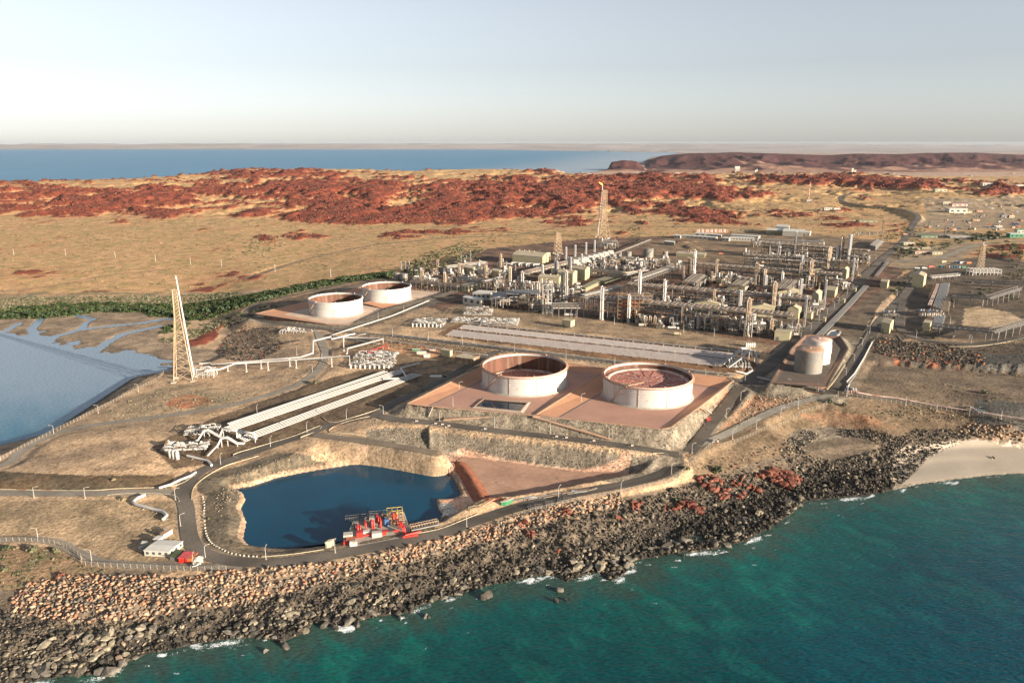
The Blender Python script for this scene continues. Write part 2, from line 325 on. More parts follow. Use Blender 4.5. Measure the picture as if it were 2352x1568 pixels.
# ------------------------------------------------------------------ colours of the land
def C3(*a): return np.array(a, float)
ZC = [ # name, polygon on the photograph's ground, colour 1, colour 2
 ('plant', [(870,650),(960,605),(1130,570),(1350,548),(1600,540),(1760,545),(2000,565),(2095,600),(2060,640),(1960,710),(1790,815),(1700,800),(1400,765),(1100,735),(960,700)], C3(.062,.047,.036), C3(.155,.09,.062)),
 ('plantback', [(1480,560),(1560,540),(1760,530),(1900,540),(2090,560),(2100,600),(1900,640),(1500,600)], C3(.12,.09,.062), C3(.19,.135,.085)),
 ('graded', [(900,745),(1060,700),(1200,712),(1500,748),(1790,795),(1700,822),(1400,770),(1080,738),(1000,760)], C3(0.242,0.180,0.116), C3(0.165,0.125,0.086)),
 ('pipefield', [(1000,768),(1050,742),(1400,775),(1745,815),(1745,850),(1660,856),(1300,812)], C3(0.165,0.095,0.052), C3(0.132,0.080,0.047)),
 ('lpg', [(350,1028),(420,985),(560,935),(700,885),(820,852),(900,835),(1060,828),(1100,845),(1000,880),(880,945),(735,985),(560,1045),(500,1062),(400,1075)], C3(0.083,0.060,0.041), C3(0.132,0.095,0.060)),
 ('terr2', [(830,770),(1000,785),(1150,805),(1120,830),(1000,860),(880,845),(790,830),(780,790)], C3(0.132,0.095,0.060), C3(0.220,0.150,0.095)),
 ('orangeflat', [(870,790),(950,790),(1010,800),(1010,825),(900,810)], C3(0.352,0.200,0.112), C3(0.286,0.180,0.103)),
 ('tanks2', [(560,722),(640,690),(800,655),(860,640),(900,640),(1050,660),(1000,695),(850,750),(700,755)], C3(0.099,0.075,0.052), C3(0.154,0.110,0.073)),
 ('dkr', [(1950,870),(1990,800),(2050,785),(2110,782),(2352,790),(2600,790),(2600,985),(2352,955),(2200,935),(2050,912),(1930,895)], C3(.15,.115,.08), C3(.105,.082,.06)),
 ('eastplant', [(1790,815),(1960,710),(2060,640),(2130,600),(2250,590),(2352,600),(2500,620),(2500,790),(2300,780),(2100,775),(1990,800),(1920,885),(1760,870)], C3(.075,.06,.045), C3(.13,.10,.072)),
 ('pale1', [(2215,710),(2250,704),(2320,718),(2352,735),(2352,748),(2300,752),(2210,750)], C3(0.440,0.330,0.215), C3(0.330,0.250,0.155)),
 ('pale2', [(1985,760),(2000,735),(2020,700),(2045,680),(2050,672),(2065,690),(2040,715),(2005,755)], C3(0.440,0.330,0.224), C3(0.374,0.260,0.163)),
 ('yard', [(2115,455),(2352,452),(2600,452),(2600,520),(2352,525),(2200,528),(2100,522),(2130,490)], C3(0.275,0.205,0.133), C3(0.209,0.165,0.112)),
 ('yard2', [(2095,570),(2200,555),(2260,560),(2200,600),(2150,615),(2080,620),(2040,610)], C3(0.264,0.200,0.129), C3(0.187,0.150,0.103)),
 ('carpark', [(2090,532),(2200,532),(2352,545),(2300,552),(2100,548)], C3(0.143,0.120,0.086), C3(0.220,0.170,0.112)),
 ('coastscrub', [(1570,1050),(1620,1010),(1760,945),(1900,918),(2100,925),(2230,945),(2352,975),(2352,1010),(2200,1010),(2130,1050),(1900,1090),(1700,1100),(1600,1095)], C3(.115,.086,.055), C3(.165,.12,.078)),
 ('redearth', [(1840,942),(1900,935),(2000,955),(2060,985),(2000,978),(1900,955)], C3(.22,.12,.07), C3(.15,.10,.065)),
 ('spoil', [(1660,930),(1700,905),(1790,900),(1860,912),(1800,935),(1720,965),(1650,995)], C3(.17,.12,.08), C3(.24,.14,.09)),
 ('leftflat', [(-300,1150),(0,1148),(200,1148),(300,1150),(400,1150),(425,1200),(430,1250),(470,1285),(300,1290),(200,1275),(130,1243),(0,1232),(-300,1230)], C3(0.286,0.210,0.133), C3(0.176,0.135,0.086)),
 ('grayisland', [(240,945),(330,900),(400,880),(560,900),(620,890),(560,925),(400,955),(220,975)], C3(0.297,0.220,0.138), C3(0.187,0.150,0.099)),
 ('dirtred', [(395,915),(430,905),(480,912),(490,925),(430,938),(380,930)], C3(0.308,0.130,0.069), C3(0.242,0.140,0.077)),
 ('scrubcorner', [(-300,1245),(0,1250),(120,1255),(230,1300),(300,1305),(200,1330),(80,1360),(0,1420),(-300,1460)], C3(0.209,0.140,0.086), C3(0.132,0.110,0.065)),
 ('westbank', [(-300,1098),(0,1082),(200,1092),(400,1090),(395,1118),(200,1126),(-300,1126)], C3(0.083,0.065,0.043), C3(0.132,0.090,0.052)),
]
def ground_colour(x, y, z, M):
    u, v, nn = M['u'], M['v'], M['nn']
    n = x.shape[0]; c = np.empty((n, 3))
    pu = u + 5 * nn; pv = v + 3 * fbm(x / 12, y / 12, 2, 33)
    pn = fbm(x / 30, y / 30, 4, 44); pl = fbm(x / 160, y / 160, 3, 45); fine = fbm(x / 5, y / 5, 2, 46) * (1 - .7 * sm(500, 1500, y))
    lit = C3(.36,.228,.118); grn = C3(.27,.195,.09); pink = C3(.40,.225,.125)
    a = sm(-.25, .35, pn + .5 * pl)[:, None]; b = sm(.0, .5, pl - .1)[:, None]
    c[:] = lit * (1 - a) + grn * a; c[:] = c * (1 - .6 * b) + pink * .6 * b
    mid = (y < 1100) | (v > 760)
    nearc = C3(.36,.255,.16) * (1 - a) + C3(.225,.165,.11) * a
    c = np.where(mid[:, None], nearc, c)
    # red rock
    r = M['red'][:, None]; rc = C3(.135,.036,.021) * (1 + .6 * np.clip(fbm(x / 16, y / 16, 3, 63) + pn, -1, 1))[:, None]
    farr = sm(3500, 6500, y)[:, None]
    rc = rc * (1 - .1 * farr)
    apr = sm(-.2, .05, M['rn'] + red_density(u, v))[:, None] * (v < 700)[:, None]
    c = c * (1 - .45 * apr) + C3(.34,.15,.075) * .45 * apr
    c = c * (1 - r) + rc * r
    # mountains
    pr = M['pr']; mm = ((pr > .03) & (y > 5200))
    mr = sm(-.12, .12, fbm(x / 500, y / 700, 4, 55) + (pr - .32) * 1.1)[:, None]
    mc = C3(.24,.14,.10) * (1 - mr) + C3(.062,.026,.026) * mr
    c = np.where(mm[:, None], mc, c)
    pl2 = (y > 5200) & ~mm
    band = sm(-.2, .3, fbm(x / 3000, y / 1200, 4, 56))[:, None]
    c = np.where(pl2[:, None], (C3(.34,.24,.18) * (1 - band) + C3(.22,.16,.13) * band) * (1 - sm(12000, 20000, y)[:, None]) + (C3(.29,.265,.26) * (1 - band) + C3(.20,.185,.185) * band) * sm(12000, 20000, y)[:, None], c)  # far plain turns paler grey with distance, haze painted into its colour
    for nm, P, c1, c2 in ZC:
        i = inpoly(pu, pv, P); k = sm(-.3, .3, pn[i] + .4 * fine[i])[:, None]; c[i] = c1 * (1 - k) + c2 * k
    # gravel streaks of the graded ground
    dB, dP, pad, ds = M['basin'], M['pond'], M['pad'], M['shore']
    m = (dB > 0) & (dB < 34) & (z < 17.5) & (u > 840) & (v < 1100) & (y < 1200); c[m] = C3(.125,.108,.085) * (1 + .35 * fine[m])[:, None]
    m = (dB < 0) & (dP > 0); k = sm(-.3, .3, pn[m])[:, None]
    c[m] = C3(.42,.25,.17) * (1 - k) + C3(.36,.27,.2) * k
    m = (dP > 0) & (dP < 22) & (u < 1000) & (v > 1040); k = sm(-.25, .35, pn[m] + fine[m])[:, None]; c[m] = C3(.125,.10,.07) * (1 - k) + C3(.08,.07,.053) * k
    m = (dP > -.8) & (dP < 3.2) & ~((u > 620) & (v > 1210)); c[m] = C3(.27,.19,.13) * (1 + .3 * nn[m])[:, None]
    m = (dP < .2); c[m] = C3(.2,.15,.1)
    m = (dP > .5) & (dP < 9) & (u > 1000) & (v > 1135); c[m] = C3(.38,.35,.3)
    i = inpoly(u, v, [(1065,1075),(1100,1065),(1160,1150),(1118,1152)]); c[i] = C3(.26,.1,.055)
    m = (pad > -1.5) & (pad < 17) & (z > 15); c[m] = C3(.15,.13,.10) * (1 + .45 * fine[m] + .2 * nn[m])[:, None]
    m = (pad <= -1.5); c[m] = C3(.3,.17,.12)
    m = (M['pit'] < 0); k = sm(-.2, .2, fine[m] + pn[m])[:, None]; c[m] = C3(.27,.225,.17) * (1 - k) + C3(.14,.12,.09) * k
    dC = M['cut']; m = (dC > 0) & (dC < 16) & (u > 2050) & (u < 2260) & (v < 850) & (y < 1300); k = sm(-.1, .3, fbm(x[m] / 8, y[m] / 20, 3, 58))[:, None]; c[m] = C3(.09,.08,.065) * (1 - k) + C3(.33,.13,.07) * k
    m = (dC > 0) & (dC < 40) & (u >= 2240) & (y < 1300); c[m] = C3(.09,.085,.075)
    # shore: dark wet stones, then red, sand beach
    m = (ds < 70) & (z < 8.2) & (ds > -50) & (M['beach'] < .5) & (v > 985)
    k = sm(.5, 7.5, z[m] + 2 * nn[m])[:, None]; c[m] = C3(.035,.032,.028) * (1 - k) + C3(.14,.11,.08) * k
    m = (M['beach'] >= .5); k = sm(.1, 1.2, z[m])[:, None]; c[m] = C3(.22,.19,.15) * (1 - k) + C3(.36,.31,.25) * k
    m = (v > 1025) & (v < 1062) & (u > 1330) & (u < 1455) & (ds > 30)
    # mud
    m = M['mud']; k = sm(-.3, .4, pn[m])[:, None]; wet = sm(.0, .35, z[m])[:, None]
    c[m] = (C3(.16,.125,.09) * (1 - k) + C3(.24,.185,.13) * k) * (.55 + .45 * wet)
    m = (M['fs']); c[m] = C3(.1,.2,.3)
    m = (~M['mud']) & (M['bay'] < 14) & (v > 850) & (y < 1400); c[m] = C3(.07,.06,.05)
    # land by the mangroves
    i = (v > 672) & (v < 735) & (u < 620) & ~M['mud'] & (y > 900) & (y < 1500); k = sm(-.3, .3, pn[i])[:, None]; c[i] = C3(.17,.14,.085) * k + C3(.3,.2,.12) * (1 - k)
    # foreign verge of the roads
    rd = M['road']; m = (rd > -.5) & (rd < 1.5 + nn) & (y < 2500); c[m] = c[m] * .6 + C3(.25,.21,.16) * .4
    c *= (1 + .14 * sm(700, 800, v) * (u < 1560))[:, None] * np.array([1.04, 1.0, .96])
    c *= (1 + .16 * fine * (y < 1800) + .10 * nn)[:, None]
    return np.clip(c, .01, .9)
def grid_mesh(name, X, Y, Z, attrs):
    r, cc = X.shape; me = bpy.data.meshes.new(name); n = r * cc
    co = np.empty((n, 3), np.float32); co[:, 0] = X.ravel(); co[:, 1] = Y.ravel(); co[:, 2] = Z.ravel()
    me.vertices.add(n); me.vertices.foreach_set('co', co.ravel())
    i = np.arange(n).reshape(r, cc)
    q = np.stack([i[:-1, :-1], i[:-1, 1:], i[1:, 1:], i[1:, :-1]], -1).reshape(-1, 4)
    me.loops.add(q.size); me.loops.foreach_set('vertex_index', q.ravel().astype(np.int32))
    me.polygons.add(len(q)); me.polygons.foreach_set('loop_start', np.arange(0, q.size, 4, dtype=np.int32))
    try: me.polygons.foreach_set('loop_total', np.full(len(q), 4, np.int32))
    except Exception: pass
    me.polygons.foreach_set('use_smooth', np.ones(len(q), bool))
    me.update(calc_edges=True)
    for k, c in attrs.items():
        a = me.color_attributes.new(k, 'FLOAT_COLOR', 'POINT'); d = np.ones((n, 4), np.float32); d[:, :c.shape[1]] = c; a.data.foreach_set('color', d.ravel())
    o = bpy.data.objects.new(name, me); COL.objects.link(o); return o
# ------------------------------------------------------------------ materials
def mat(name, col, speck=0, rough=.7, metal=0., n1=0, a1=.15, n2=0, a2=.1, bump=0., bscale=1., rust=0., rcol=(.2,.07,.03), rs=.15, spec=.5, stretch=None, vcol=None, emit=0, edge=None):
    m = bpy.data.materials.new(name); m.use_nodes = True; N = m.node_tree.nodes; L = m.node_tree.links
    b = N['Principled BSDF']; b.inputs['Roughness'].default_value = rough; b.inputs['Metallic'].default_value = metal
    b.inputs['Specular IOR Level'].default_value = spec
    tc = N.new('ShaderNodeTexCoord').outputs['Object']
    if vcol:
        g = N.new('ShaderNodeNewGeometry').outputs['Position']; tc = g
    if stretch:
        mp = N.new('ShaderNodeMapping'); mp.inputs['Scale'].default_value = stretch; L.new(tc, mp.inputs[0]); tcs = mp.outputs[0]
    else: tcs = tc
    if vcol:
        a = N.new('ShaderNodeVertexColor'); a.layer_name = vcol; cur = a.outputs[0]
    else:
        rg = N.new('ShaderNodeRGB'); rg.outputs[0].default_value = (*col, 1); cur = rg.outputs[0]
    def noise(s, d=4, src=tcs):
        n = N.new('ShaderNodeTexNoise'); n.inputs['Scale'].default_value = s; n.inputs['Detail'].default_value = d; L.new(src, n.inputs['Vector']); return n.outputs['Fac']
    def vary(cur, s, a):
        f = noise(s); mr = N.new('ShaderNodeMapRange'); mr.inputs[1].default_value = .3; mr.inputs[2].default_value = .7
        mr.inputs[3].default_value = 1 - a; mr.inputs[4].default_value = 1 + a; L.new(f, mr.inputs[0])
        v = N.new('ShaderNodeVectorMath'); v.operation = 'SCALE'; L.new(cur, v.inputs[0]); L.new(mr.outputs[0], v.inputs[3]); return v.outputs[0]
    if n1: cur = vary(cur, n1, a1)
    if n2: cur = vary(cur, n2, a2)
    if speck:
        for sc_, lo, hi, dk in ((1.15, .5, .64, .74), (.42, .52, .68, .78), (.11, .54, .68, .78)):
            f = noise(sc_, 3); mr = N.new('ShaderNodeMapRange'); mr.inputs[1].default_value = lo; mr.inputs[2].default_value = hi; mr.inputs[3].default_value = 1.12; mr.inputs[4].default_value = dk; L.new(f, mr.inputs[0])
            v = N.new('ShaderNodeVectorMath'); v.operation = 'SCALE'; L.new(cur, v.inputs[0]); L.new(mr.outputs[0], v.inputs[3]); cur = v.outputs[0]
    if rust:
        f = noise(rs, 6); mr = N.new('ShaderNodeMapRange'); mr.inputs[1].default_value = .62 - rust * .3; mr.inputs[2].default_value = .72 - rust * .25; L.new(f, mr.inputs[0])
        mx = N.new('ShaderNodeMix'); mx.data_type = 'RGBA'; L.new(mr.outputs[0], mx.inputs[0]); L.new(cur, mx.inputs[6]); mx.inputs[7].default_value = (*rcol, 1); cur = mx.outputs[2]
    L.new(cur, b.inputs['Base Color'])
    if bump:
        f = noise(bscale, 5); bp = N.new('ShaderNodeBump'); bp.inputs['Strength'].default_value = 1; bp.inputs['Distance'].default_value = bump; L.new(f, bp.inputs['Height']); L.new(bp.outputs[0], b.inputs['Normal'])
    if emit:
        b.inputs['Emission Color'].default_value = (*col, 1); b.inputs['Emission Strength'].default_value = emit
    return m
MAT = {}
MAT['ground'] = mat('ground', (0,0,0), 1, .95, n1=.5, a1=.3, n2=.07, a2=.22, bump=.45, bscale=.45, vcol='Col', spec=.2)
MAT['asphalt'] = mat('asphalt', (.115,.098,.08), 0, .9, n1=.035, a1=.38, n2=.9, a2=.2, spec=.25)
MAT['gravelroad'] = mat('gravelroad', (.24,.21,.17), 0, .95, n1=.07, a1=.2, n2=.8, a2=.15, spec=.2)
MAT['paletrack'] = mat('paletrack', (.3,.27,.22), 0, .95, n1=.1, a1=.2, n2=.8, a2=.15, spec=.2)
MAT['track'] = mat('track', (.19,.15,.11), 0, .95, n1=.07, a1=.2, n2=.8, a2=.15, spec=.2)
MAT['redtrack'] = mat('redtrack', (.45,.27,.17), 0, .95, n1=.03, a1=.2, spec=.2)
def kind(o, k='structure'): o['kind'] = k; return o
# ------------------------------------------------------------------ the ground sheet
ys = [140.0]
while ys[-1] < 9800:
    D = ys[-1]; ys.append(D + max(.5, min(D * D * 7.5e-6, D * .0045) if D < 5500 else D * .007))
while ys[-1] < 62000: ys.append(ys[-1] * 1.03)
ys = np.array(ys)
ts = np.concatenate([np.linspace(-1.25, -.75, 24, endpoint=False), np.linspace(-.75, .75, 800), np.linspace(.75, 1.25, 25)[1:]])
TT, YY = np.meshgrid(ts, ys); XX = TT * YY
ZZ, MM = terrain(XX, YY, True)
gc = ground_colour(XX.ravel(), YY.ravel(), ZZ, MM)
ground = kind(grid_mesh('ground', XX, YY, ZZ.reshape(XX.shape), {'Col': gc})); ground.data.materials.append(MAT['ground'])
ZG = ZZ.reshape(XX.shape)
def gz(x, y):
    """height of the ground sheet at one place"""
    t = x / y; j = np.searchsorted(ts, t) - 1; i = np.searchsorted(ys, y) - 1
    i = min(max(i, 0), len(ys) - 2); j = min(max(j, 0), len(ts) - 2)
    fy = (y - ys[i]) / (ys[i + 1] - ys[i]); ft = (t - ts[j]) / (ts[j + 1] - ts[j])
    return float((ZG[i, j] * (1 - ft) + ZG[i, j + 1] * ft) * (1 - fy) + (ZG[i + 1, j] * (1 - ft) + ZG[i + 1, j + 1] * ft) * fy)
def G(u, v, z0=None):
    """the place on the ground seen at (u, v) of the photograph"""
    z = float(zmap(u, v)) if z0 is None and v > 520 else (z0 or 20)
    for _ in range(25):
        x, y = unproj(u, v, z); zn = gz(x, y)
        if abs(zn - z) < .02: break
        z = z * .5 + zn * .5
    x, y = unproj(u, v, z); return float(x), float(y), gz(x, y)
def mesh_of(name, V, F, m, parent=None, smooth=False):
    me = bpy.data.meshes.new(name); me.from_pydata([tuple(map(float, p)) for p in V], [], F); 
    if smooth: me.polygons.foreach_set('use_smooth', [True] * len(me.polygons))
    me.materials.append(m if not isinstance(m, str) else MAT[m]); o = bpy.data.objects.new(name, me); COL.objects.link(o)
    if parent: o.parent = parent
    return o
def strip(name, L, wd, m, lift, z_of=None):
    V = []; F = []
    for i, p in enumerate(L):
        a = L[max(i - 1, 0)][:2]; b = L[min(i + 1, len(L) - 1)][:2]; d = np.array(b) - np.array(a); d = d / (np.linalg.norm(d) + 1e-9); nrm = np.array((-d[1], d[0]))
        for s in (-.5, .5):
            q = np.array(p[:2]) + nrm * wd * s; V.append((q[0], q[1], p[2] + lift))
        if i: F.append((2 * i - 2, 2 * i - 1, 2 * i + 1, 2 * i))
    return mesh_of(name, V, F, m)
for n, (nm, (L, wd)) in enumerate(RD.items()):
    if L[:, 1].max() > 1700:   # drape the long tracks over the hills
        L = L.copy(); L[:, 2] = [gz(a, b) + .35 for a, b in L[:, :2]]
    kind(strip(nm, L, wd, ROADS[nm][2], .02 + .012 * n))
# ------------------------------------------------------------------ sea
def sea_material():
    m = bpy.data.materials.new('sea_water'); m.use_nodes = True; N = m.node_tree.nodes; L = m.node_tree.links; b = N['Principled BSDF']
    b.inputs['Roughness'].default_value = .12; b.inputs['IOR'].default_value = 1.33; b.inputs['Specular IOR Level'].default_value = .34
    pos = N.new('ShaderNodeNewGeometry').outputs['Position']
    a = N.new('ShaderNodeVertexColor'); a.layer_name = 'Col'; f = N.new('ShaderNodeVertexColor'); f.layer_name = 'Foam'
    sep = N.new('ShaderNodeSeparateColor'); L.new(f.outputs[0], sep.inputs[0])
    def noise(s, d, sc=(1, 1, 1), rot=0, dist=0):
        mp = N.new('ShaderNodeMapping'); mp.inputs['Scale'].default_value = sc; mp.inputs['Rotation'].default_value = (0, 0, rot); L.new(pos, mp.inputs[0])
        n = N.new('ShaderNodeTexNoise'); n.inputs['Scale'].default_value = s; n.inputs['Detail'].default_value = d; n.inputs['Distortion'].default_value = dist; L.new(mp.outputs[0], n.inputs['Vector']); return n.outputs['Fac']
    n1 = noise(.8, 5, (.45, 1, 1), R(-28)); n2 = noise(.16, 4, (.5, 1, 1), R(-24)); n3 = noise(.03, 3)
    add = N.new('ShaderNodeMath'); add.operation = 'MULTIPLY_ADD'; L.new(n2, add.inputs[0]); add.inputs[1].default_value = 1.2; L.new(n1, add.inputs[2])
    # waves fade with what a pixel can hold
    bp = N.new('ShaderNodeBump'); bp.inputs['Distance'].default_value = .55; L.new(sep.outputs[1], bp.inputs['Strength']); L.new(add.outputs[0], bp.inputs['Height']); L.new(bp.outputs[0], b.inputs['Normal'])
    mr = N.new('ShaderNodeMapRange'); mr.inputs[1].default_value = .3; mr.inputs[2].default_value = .7; mr.inputs[3].default_value = .68; mr.inputs[4].default_value = 1.35; L.new(n1, mr.inputs[0])  # light and dark sides of the ripples painted into the water colour
    sc = N.new('ShaderNodeVectorMath'); sc.operation = 'SCALE'; L.new(a.outputs[0], sc.inputs[0]); L.new(mr.outputs[0], sc.inputs[3])
    fo = noise(.8, 7, dist=1.5); fm = N.new('ShaderNodeMath'); fm.operation = 'ADD'; L.new(fo, fm.inputs[0]); L.new(sep.outputs[0], fm.inputs[1])
    fr = N.new('ShaderNodeMapRange'); fr.inputs[1].default_value = 1.05; fr.inputs[2].default_value = 1.2; L.new(fm.outputs[0], fr.inputs[0])
    mx = N.new('ShaderNodeMix'); mx.data_type = 'RGBA'; L.new(fr.outputs[0], mx.inputs[0]); L.new(sc.outputs[0], mx.inputs[6]); mx.inputs[7].default_value = (.75, .78, .78, 1)
    L.new(mx.outputs[2], b.inputs['Base Color'])
    rr = N.new('ShaderNodeMath'); rr.operation = 'MULTIPLY_ADD'; L.new(fr.outputs[0], rr.inputs[0]); rr.inputs[1].default_value = .6; L.new(sep.outputs[2], rr.inputs[2]); L.new(rr.outputs[0], b.inputs['Roughness'])
    return m
MAT['sea'] = sea_material()
yw = [120.0]
while yw[-1] < 62000:
    D = yw[-1]; yw.append(D * 1.006 if D < 1100 else D * 1.03)
yw = np.array(yw); tw = np.linspace(-1.3, 1.3, 420)
TW, YW = np.meshgrid(tw, yw); XW = TW * YW; xf, yf = XW.ravel(), YW.ravel()
dsh, _ = dline(xf, yf, shore_w); dsh = np.where(inpoly(xf, yf, SEA), dsh, -dsh)
bay = (yf > 480) & (xf < -100) & (yf < 1500) | (dsh < -60) & (yf < 1500)
xr = xf * .82 + yf * .57; yr = -xf * .57 + yf * .82; n1 = fbm(xr / 16, yr / 60, 4, 301); n2 = fbm(xr / 7, yr / 16, 3, 302); n3 = fbm(xf / 90, yf / 160, 3, 303)
deep = C3(.0001,.035,.044); teal = C3(.0003,.064,.060); green = C3(.004,.112,.082); brown = C3(.055,.062,.038)
deep = deep + C3(0, .012, .026) * sm(20, 260, xf)[:, None]
k1 = (1 - sm(10, 110, dsh + 60 * n1 + 20 * n2))[:, None]; k2 = (sm(.02, .5, n1 + .5 * n2) * (.25 + .75 * (1 - sm(30, 150, dsh))))[:, None]; k3 = ((1 - sm(2, 26, dsh + 16 * n2 + 8 * n1)) * .9)[:, None]
wc = deep * (1 - k1) + teal * k1; wc = wc * (1 - .6 * k2) + green * .6 * k2; wc = wc * (1 - .6 * k3) + brown * .6 * k3
wc *= (1 + .3 * n2 + .25 * n3)[:, None]
uw, vw = project(xf, yf, np.zeros_like(xf))
bw = sm(860, 1040, vw + 40 * n1)[:, None]
bc = C3(.16,.225,.29) * (1 - bw) + C3(.018,.12,.19) * bw  # shallow water tint, with the sky reflection painted into the bay colour
wc = np.where((bay & (yf < 1500))[:, None], bc, wc)
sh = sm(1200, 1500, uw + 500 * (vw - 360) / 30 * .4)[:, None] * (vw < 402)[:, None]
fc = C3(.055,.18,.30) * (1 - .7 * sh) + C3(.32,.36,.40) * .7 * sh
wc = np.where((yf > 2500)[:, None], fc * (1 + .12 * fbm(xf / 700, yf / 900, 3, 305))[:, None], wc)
foam = np.clip(.70 * np.exp(-np.abs(dsh - 2.5) / 4.5) + .2 * (n2 > -.1), 0, 1) * (dsh > -4) * (yf < 1100) * (1 - bay) * (.62 + .75 * fbm(xf / 22, yf / 22, 2, 308))
foam = foam + (yf < 1100) * (dsh > 0) * .40 * sm(.60, .70, fbm(xf / 6, yf / 4, 3, 309) + .3 * (1 - sm(10, 60, dsh)))
chop = np.where(yf < 1300, .9 - .5 * sm(500, 1300, yf), .3); chop = np.where(bay & (yf < 1500), .16, chop)
ruf = np.where(yf > 2500, .45, np.where(bay, .26, .10))
foamc = np.c_[foam, chop, ruf]
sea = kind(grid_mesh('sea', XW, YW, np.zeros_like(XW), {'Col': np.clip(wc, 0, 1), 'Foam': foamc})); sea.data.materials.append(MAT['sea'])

# ------------------------------------------------------------------ pond
PL = smooth_line(np.r_[POND, POND[:1]], 3)
POND_IN = WP([(500,1060),(1080,1030),(1110,1140),(1030,1210),(560,1275)], 4)
MAT['pond'] = mat('pond_water', (.0004,.045,.088), 0, .07, n1=.05, a1=.12, n2=.012, a2=.12, bump=.04, bscale=1.2, spec=.18)
kind(mesh_of('pond_water', [(p[0], p[1], 4.4) for p in POND_IN], [(0,1,2,3,4)][::-1], 'pond'))
# ------------------------------------------------------------------ the air
def haze():
    me = bpy.data.meshes.new('haze'); bm = bmesh.new(); bmesh.ops.create_cube(bm, size=1); bm.to_mesh(me); bm.free()
    o = bpy.data.objects.new('haze', me); COL.objects.link(o); o['kind'] = 'stuff'
    o.scale = (160000, 66000, 270); o.location = (0, 30500, 120)
    m = bpy.data.materials.new('haze'); m.use_nodes = True; N = m.node_tree.nodes; N.clear()
    v = N.new('ShaderNodeVolumePrincipled'); v.inputs['Color'].default_value = (.62, .70, .80, 1); v.inputs['Density'].default_value = HAZE; v.inputs['Anisotropy'].default_value = .1
    q = N.new('ShaderNodeOutputMaterial'); m.node_tree.links.new(v.outputs[0], q.inputs['Volume']); me.materials.append(m)
HAZE = 0.7e-5
haze()
# ------------------------------------------------------------------ building helpers
M_ = MAT
def addmat(k, c, *a, **kw): MAT[k] = mat(k, c, 0, *a, **kw)
addmat('bed_pipe', (.50,.45,.42), .45, n1=.3, a1=.12, rust=.1, rcol=(.4,.26,.2), rs=.2)
addmat('white_steel', (.46,.445,.41), .45, n1=.05, a1=.07, n2=.6, a2=.06, rust=.12, rcol=(.42,.26,.17), rs=.35)
addmat('white_pipe', (.44,.425,.40), .4, n1=.3, a1=.06)
addmat('grey_pipe', (.34,.33,.31), .35, .4, n1=.4, a1=.15)
addmat('tank_white', (.47,.455,.425), .5, n1=.04, a1=.05, n2=.35, a2=.05, rust=.07, rcol=(.55,.3,.22), rs=.12)
addmat('tank_grey', (.17,.162,.145), .6, n1=.08, a1=.14, n2=.6, a2=.08, rust=.2, rcol=(.27,.2,.13), rs=.2)
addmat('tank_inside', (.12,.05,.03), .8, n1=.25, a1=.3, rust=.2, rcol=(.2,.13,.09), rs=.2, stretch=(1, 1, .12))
addmat('rust_rim', (.40,.20,.13), .8, n1=.5, a1=.3)
addmat('rust_seam', (.45,.31,.24), .8, n1=.5, a1=.3)
addmat('roof_red', (.34,.115,.075), .75, n1=.08, a1=.3, rust=.30, rcol=(.50,.42,.38), rs=.5)
addmat('roof_pale', (.50,.36,.30), .75, n1=.1, a1=.3, rust=.3, rcol=(.32,.16,.11), rs=.22)
addmat('tan_steel', (.42,.31,.20), .6, n1=.2, a1=.12, rust=.2, rcol=(.4,.2,.1), rs=.3)
addmat('galv', (.16,.15,.14), .5, .3, n1=.2, a1=.15)
addmat('dark_steel', (.10,.10,.095), .6, .2, n1=.2, a1=.2)
addmat('steel', (.19,.172,.15), .42, .35, n1=.25, a1=.16, rust=.25, rcol=(.3,.17,.09), rs=.14)
addmat('silver', (.31,.29,.262), .32, .55, n1=.3, a1=.12, rust=.15, rcol=(.35,.24,.14), rs=.2)
addmat('brown_clad', (.24,.16,.10), .5, .3, n1=.3, a1=.2, rust=.35, rcol=(.45,.33,.22), rs=.25)
addmat('stack_white', (.46,.44,.41), .5, n1=.15, a1=.08, rust=.1, rcol=(.4,.3,.2), rs=.12)
addmat('cream', (.40,.35,.22), .6, n1=.15, a1=.06)
addmat('cream_roof', (.40,.34,.235), .6, n1=.2, a1=.1, rust=.2, rcol=(.3,.15,.08), rs=.1)
addmat('olive', (.22,.20,.12), .65, n1=.2, a1=.12)
addmat('white_wall', (.43,.395,.33), .6, n1=.2, a1=.07)
addmat('white_roof', (.52,.50,.45), .5, n1=.3, a1=.06)
addmat('window', (.05,.07,.09), .15)
addmat('door', (.12,.12,.12), .6)
addmat('concrete', (.33,.29,.24), .85, n1=.2, a1=.15)
addmat('pad_floor', (.37,.205,.15), .9, n1=.04, a1=.13, n2=.5, a2=.06)
addmat('pad_slope', (.46,.23,.13), .9, n1=.06, a1=.1, n2=.7, a2=.08)
addmat('pad_slope_dark', (.17,.095,.062), .9, n1=.06, a1=.15, n2=.7, a2=.1)
addmat('pad_crest', (.38,.24,.16), .9, n1=.1, a1=.2)
addmat('pad_floor_pale', (.52,.39,.29), .9, n1=.05, a1=.13, n2=.5, a2=.06)
addmat('fan_deck', (.24,.205,.165), .55, .3, n1=.3, a1=.3, rust=.3, rcol=(.25,.13,.07), rs=.2)
addmat('fan_dark', (.05,.045,.04), .7)
addmat('red_paint', (.45,.028,.02), .45, n1=.5, a1=.2)
addmat('red_roof', (.50,.07,.07), .5, n1=.6, a1=.2)
addmat('orange_paint', (.40,.12,.05), .5, n1=.5, a1=.2)
addmat('yellow_paint', (.6,.42,.08), .5)
addmat('green_paint', (.03,.17,.08), .5, n1=.4, a1=.15)
addmat('blue_paint', (.05,.12,.26), .5)
addmat('tyre', (.02,.02,.02), .8)
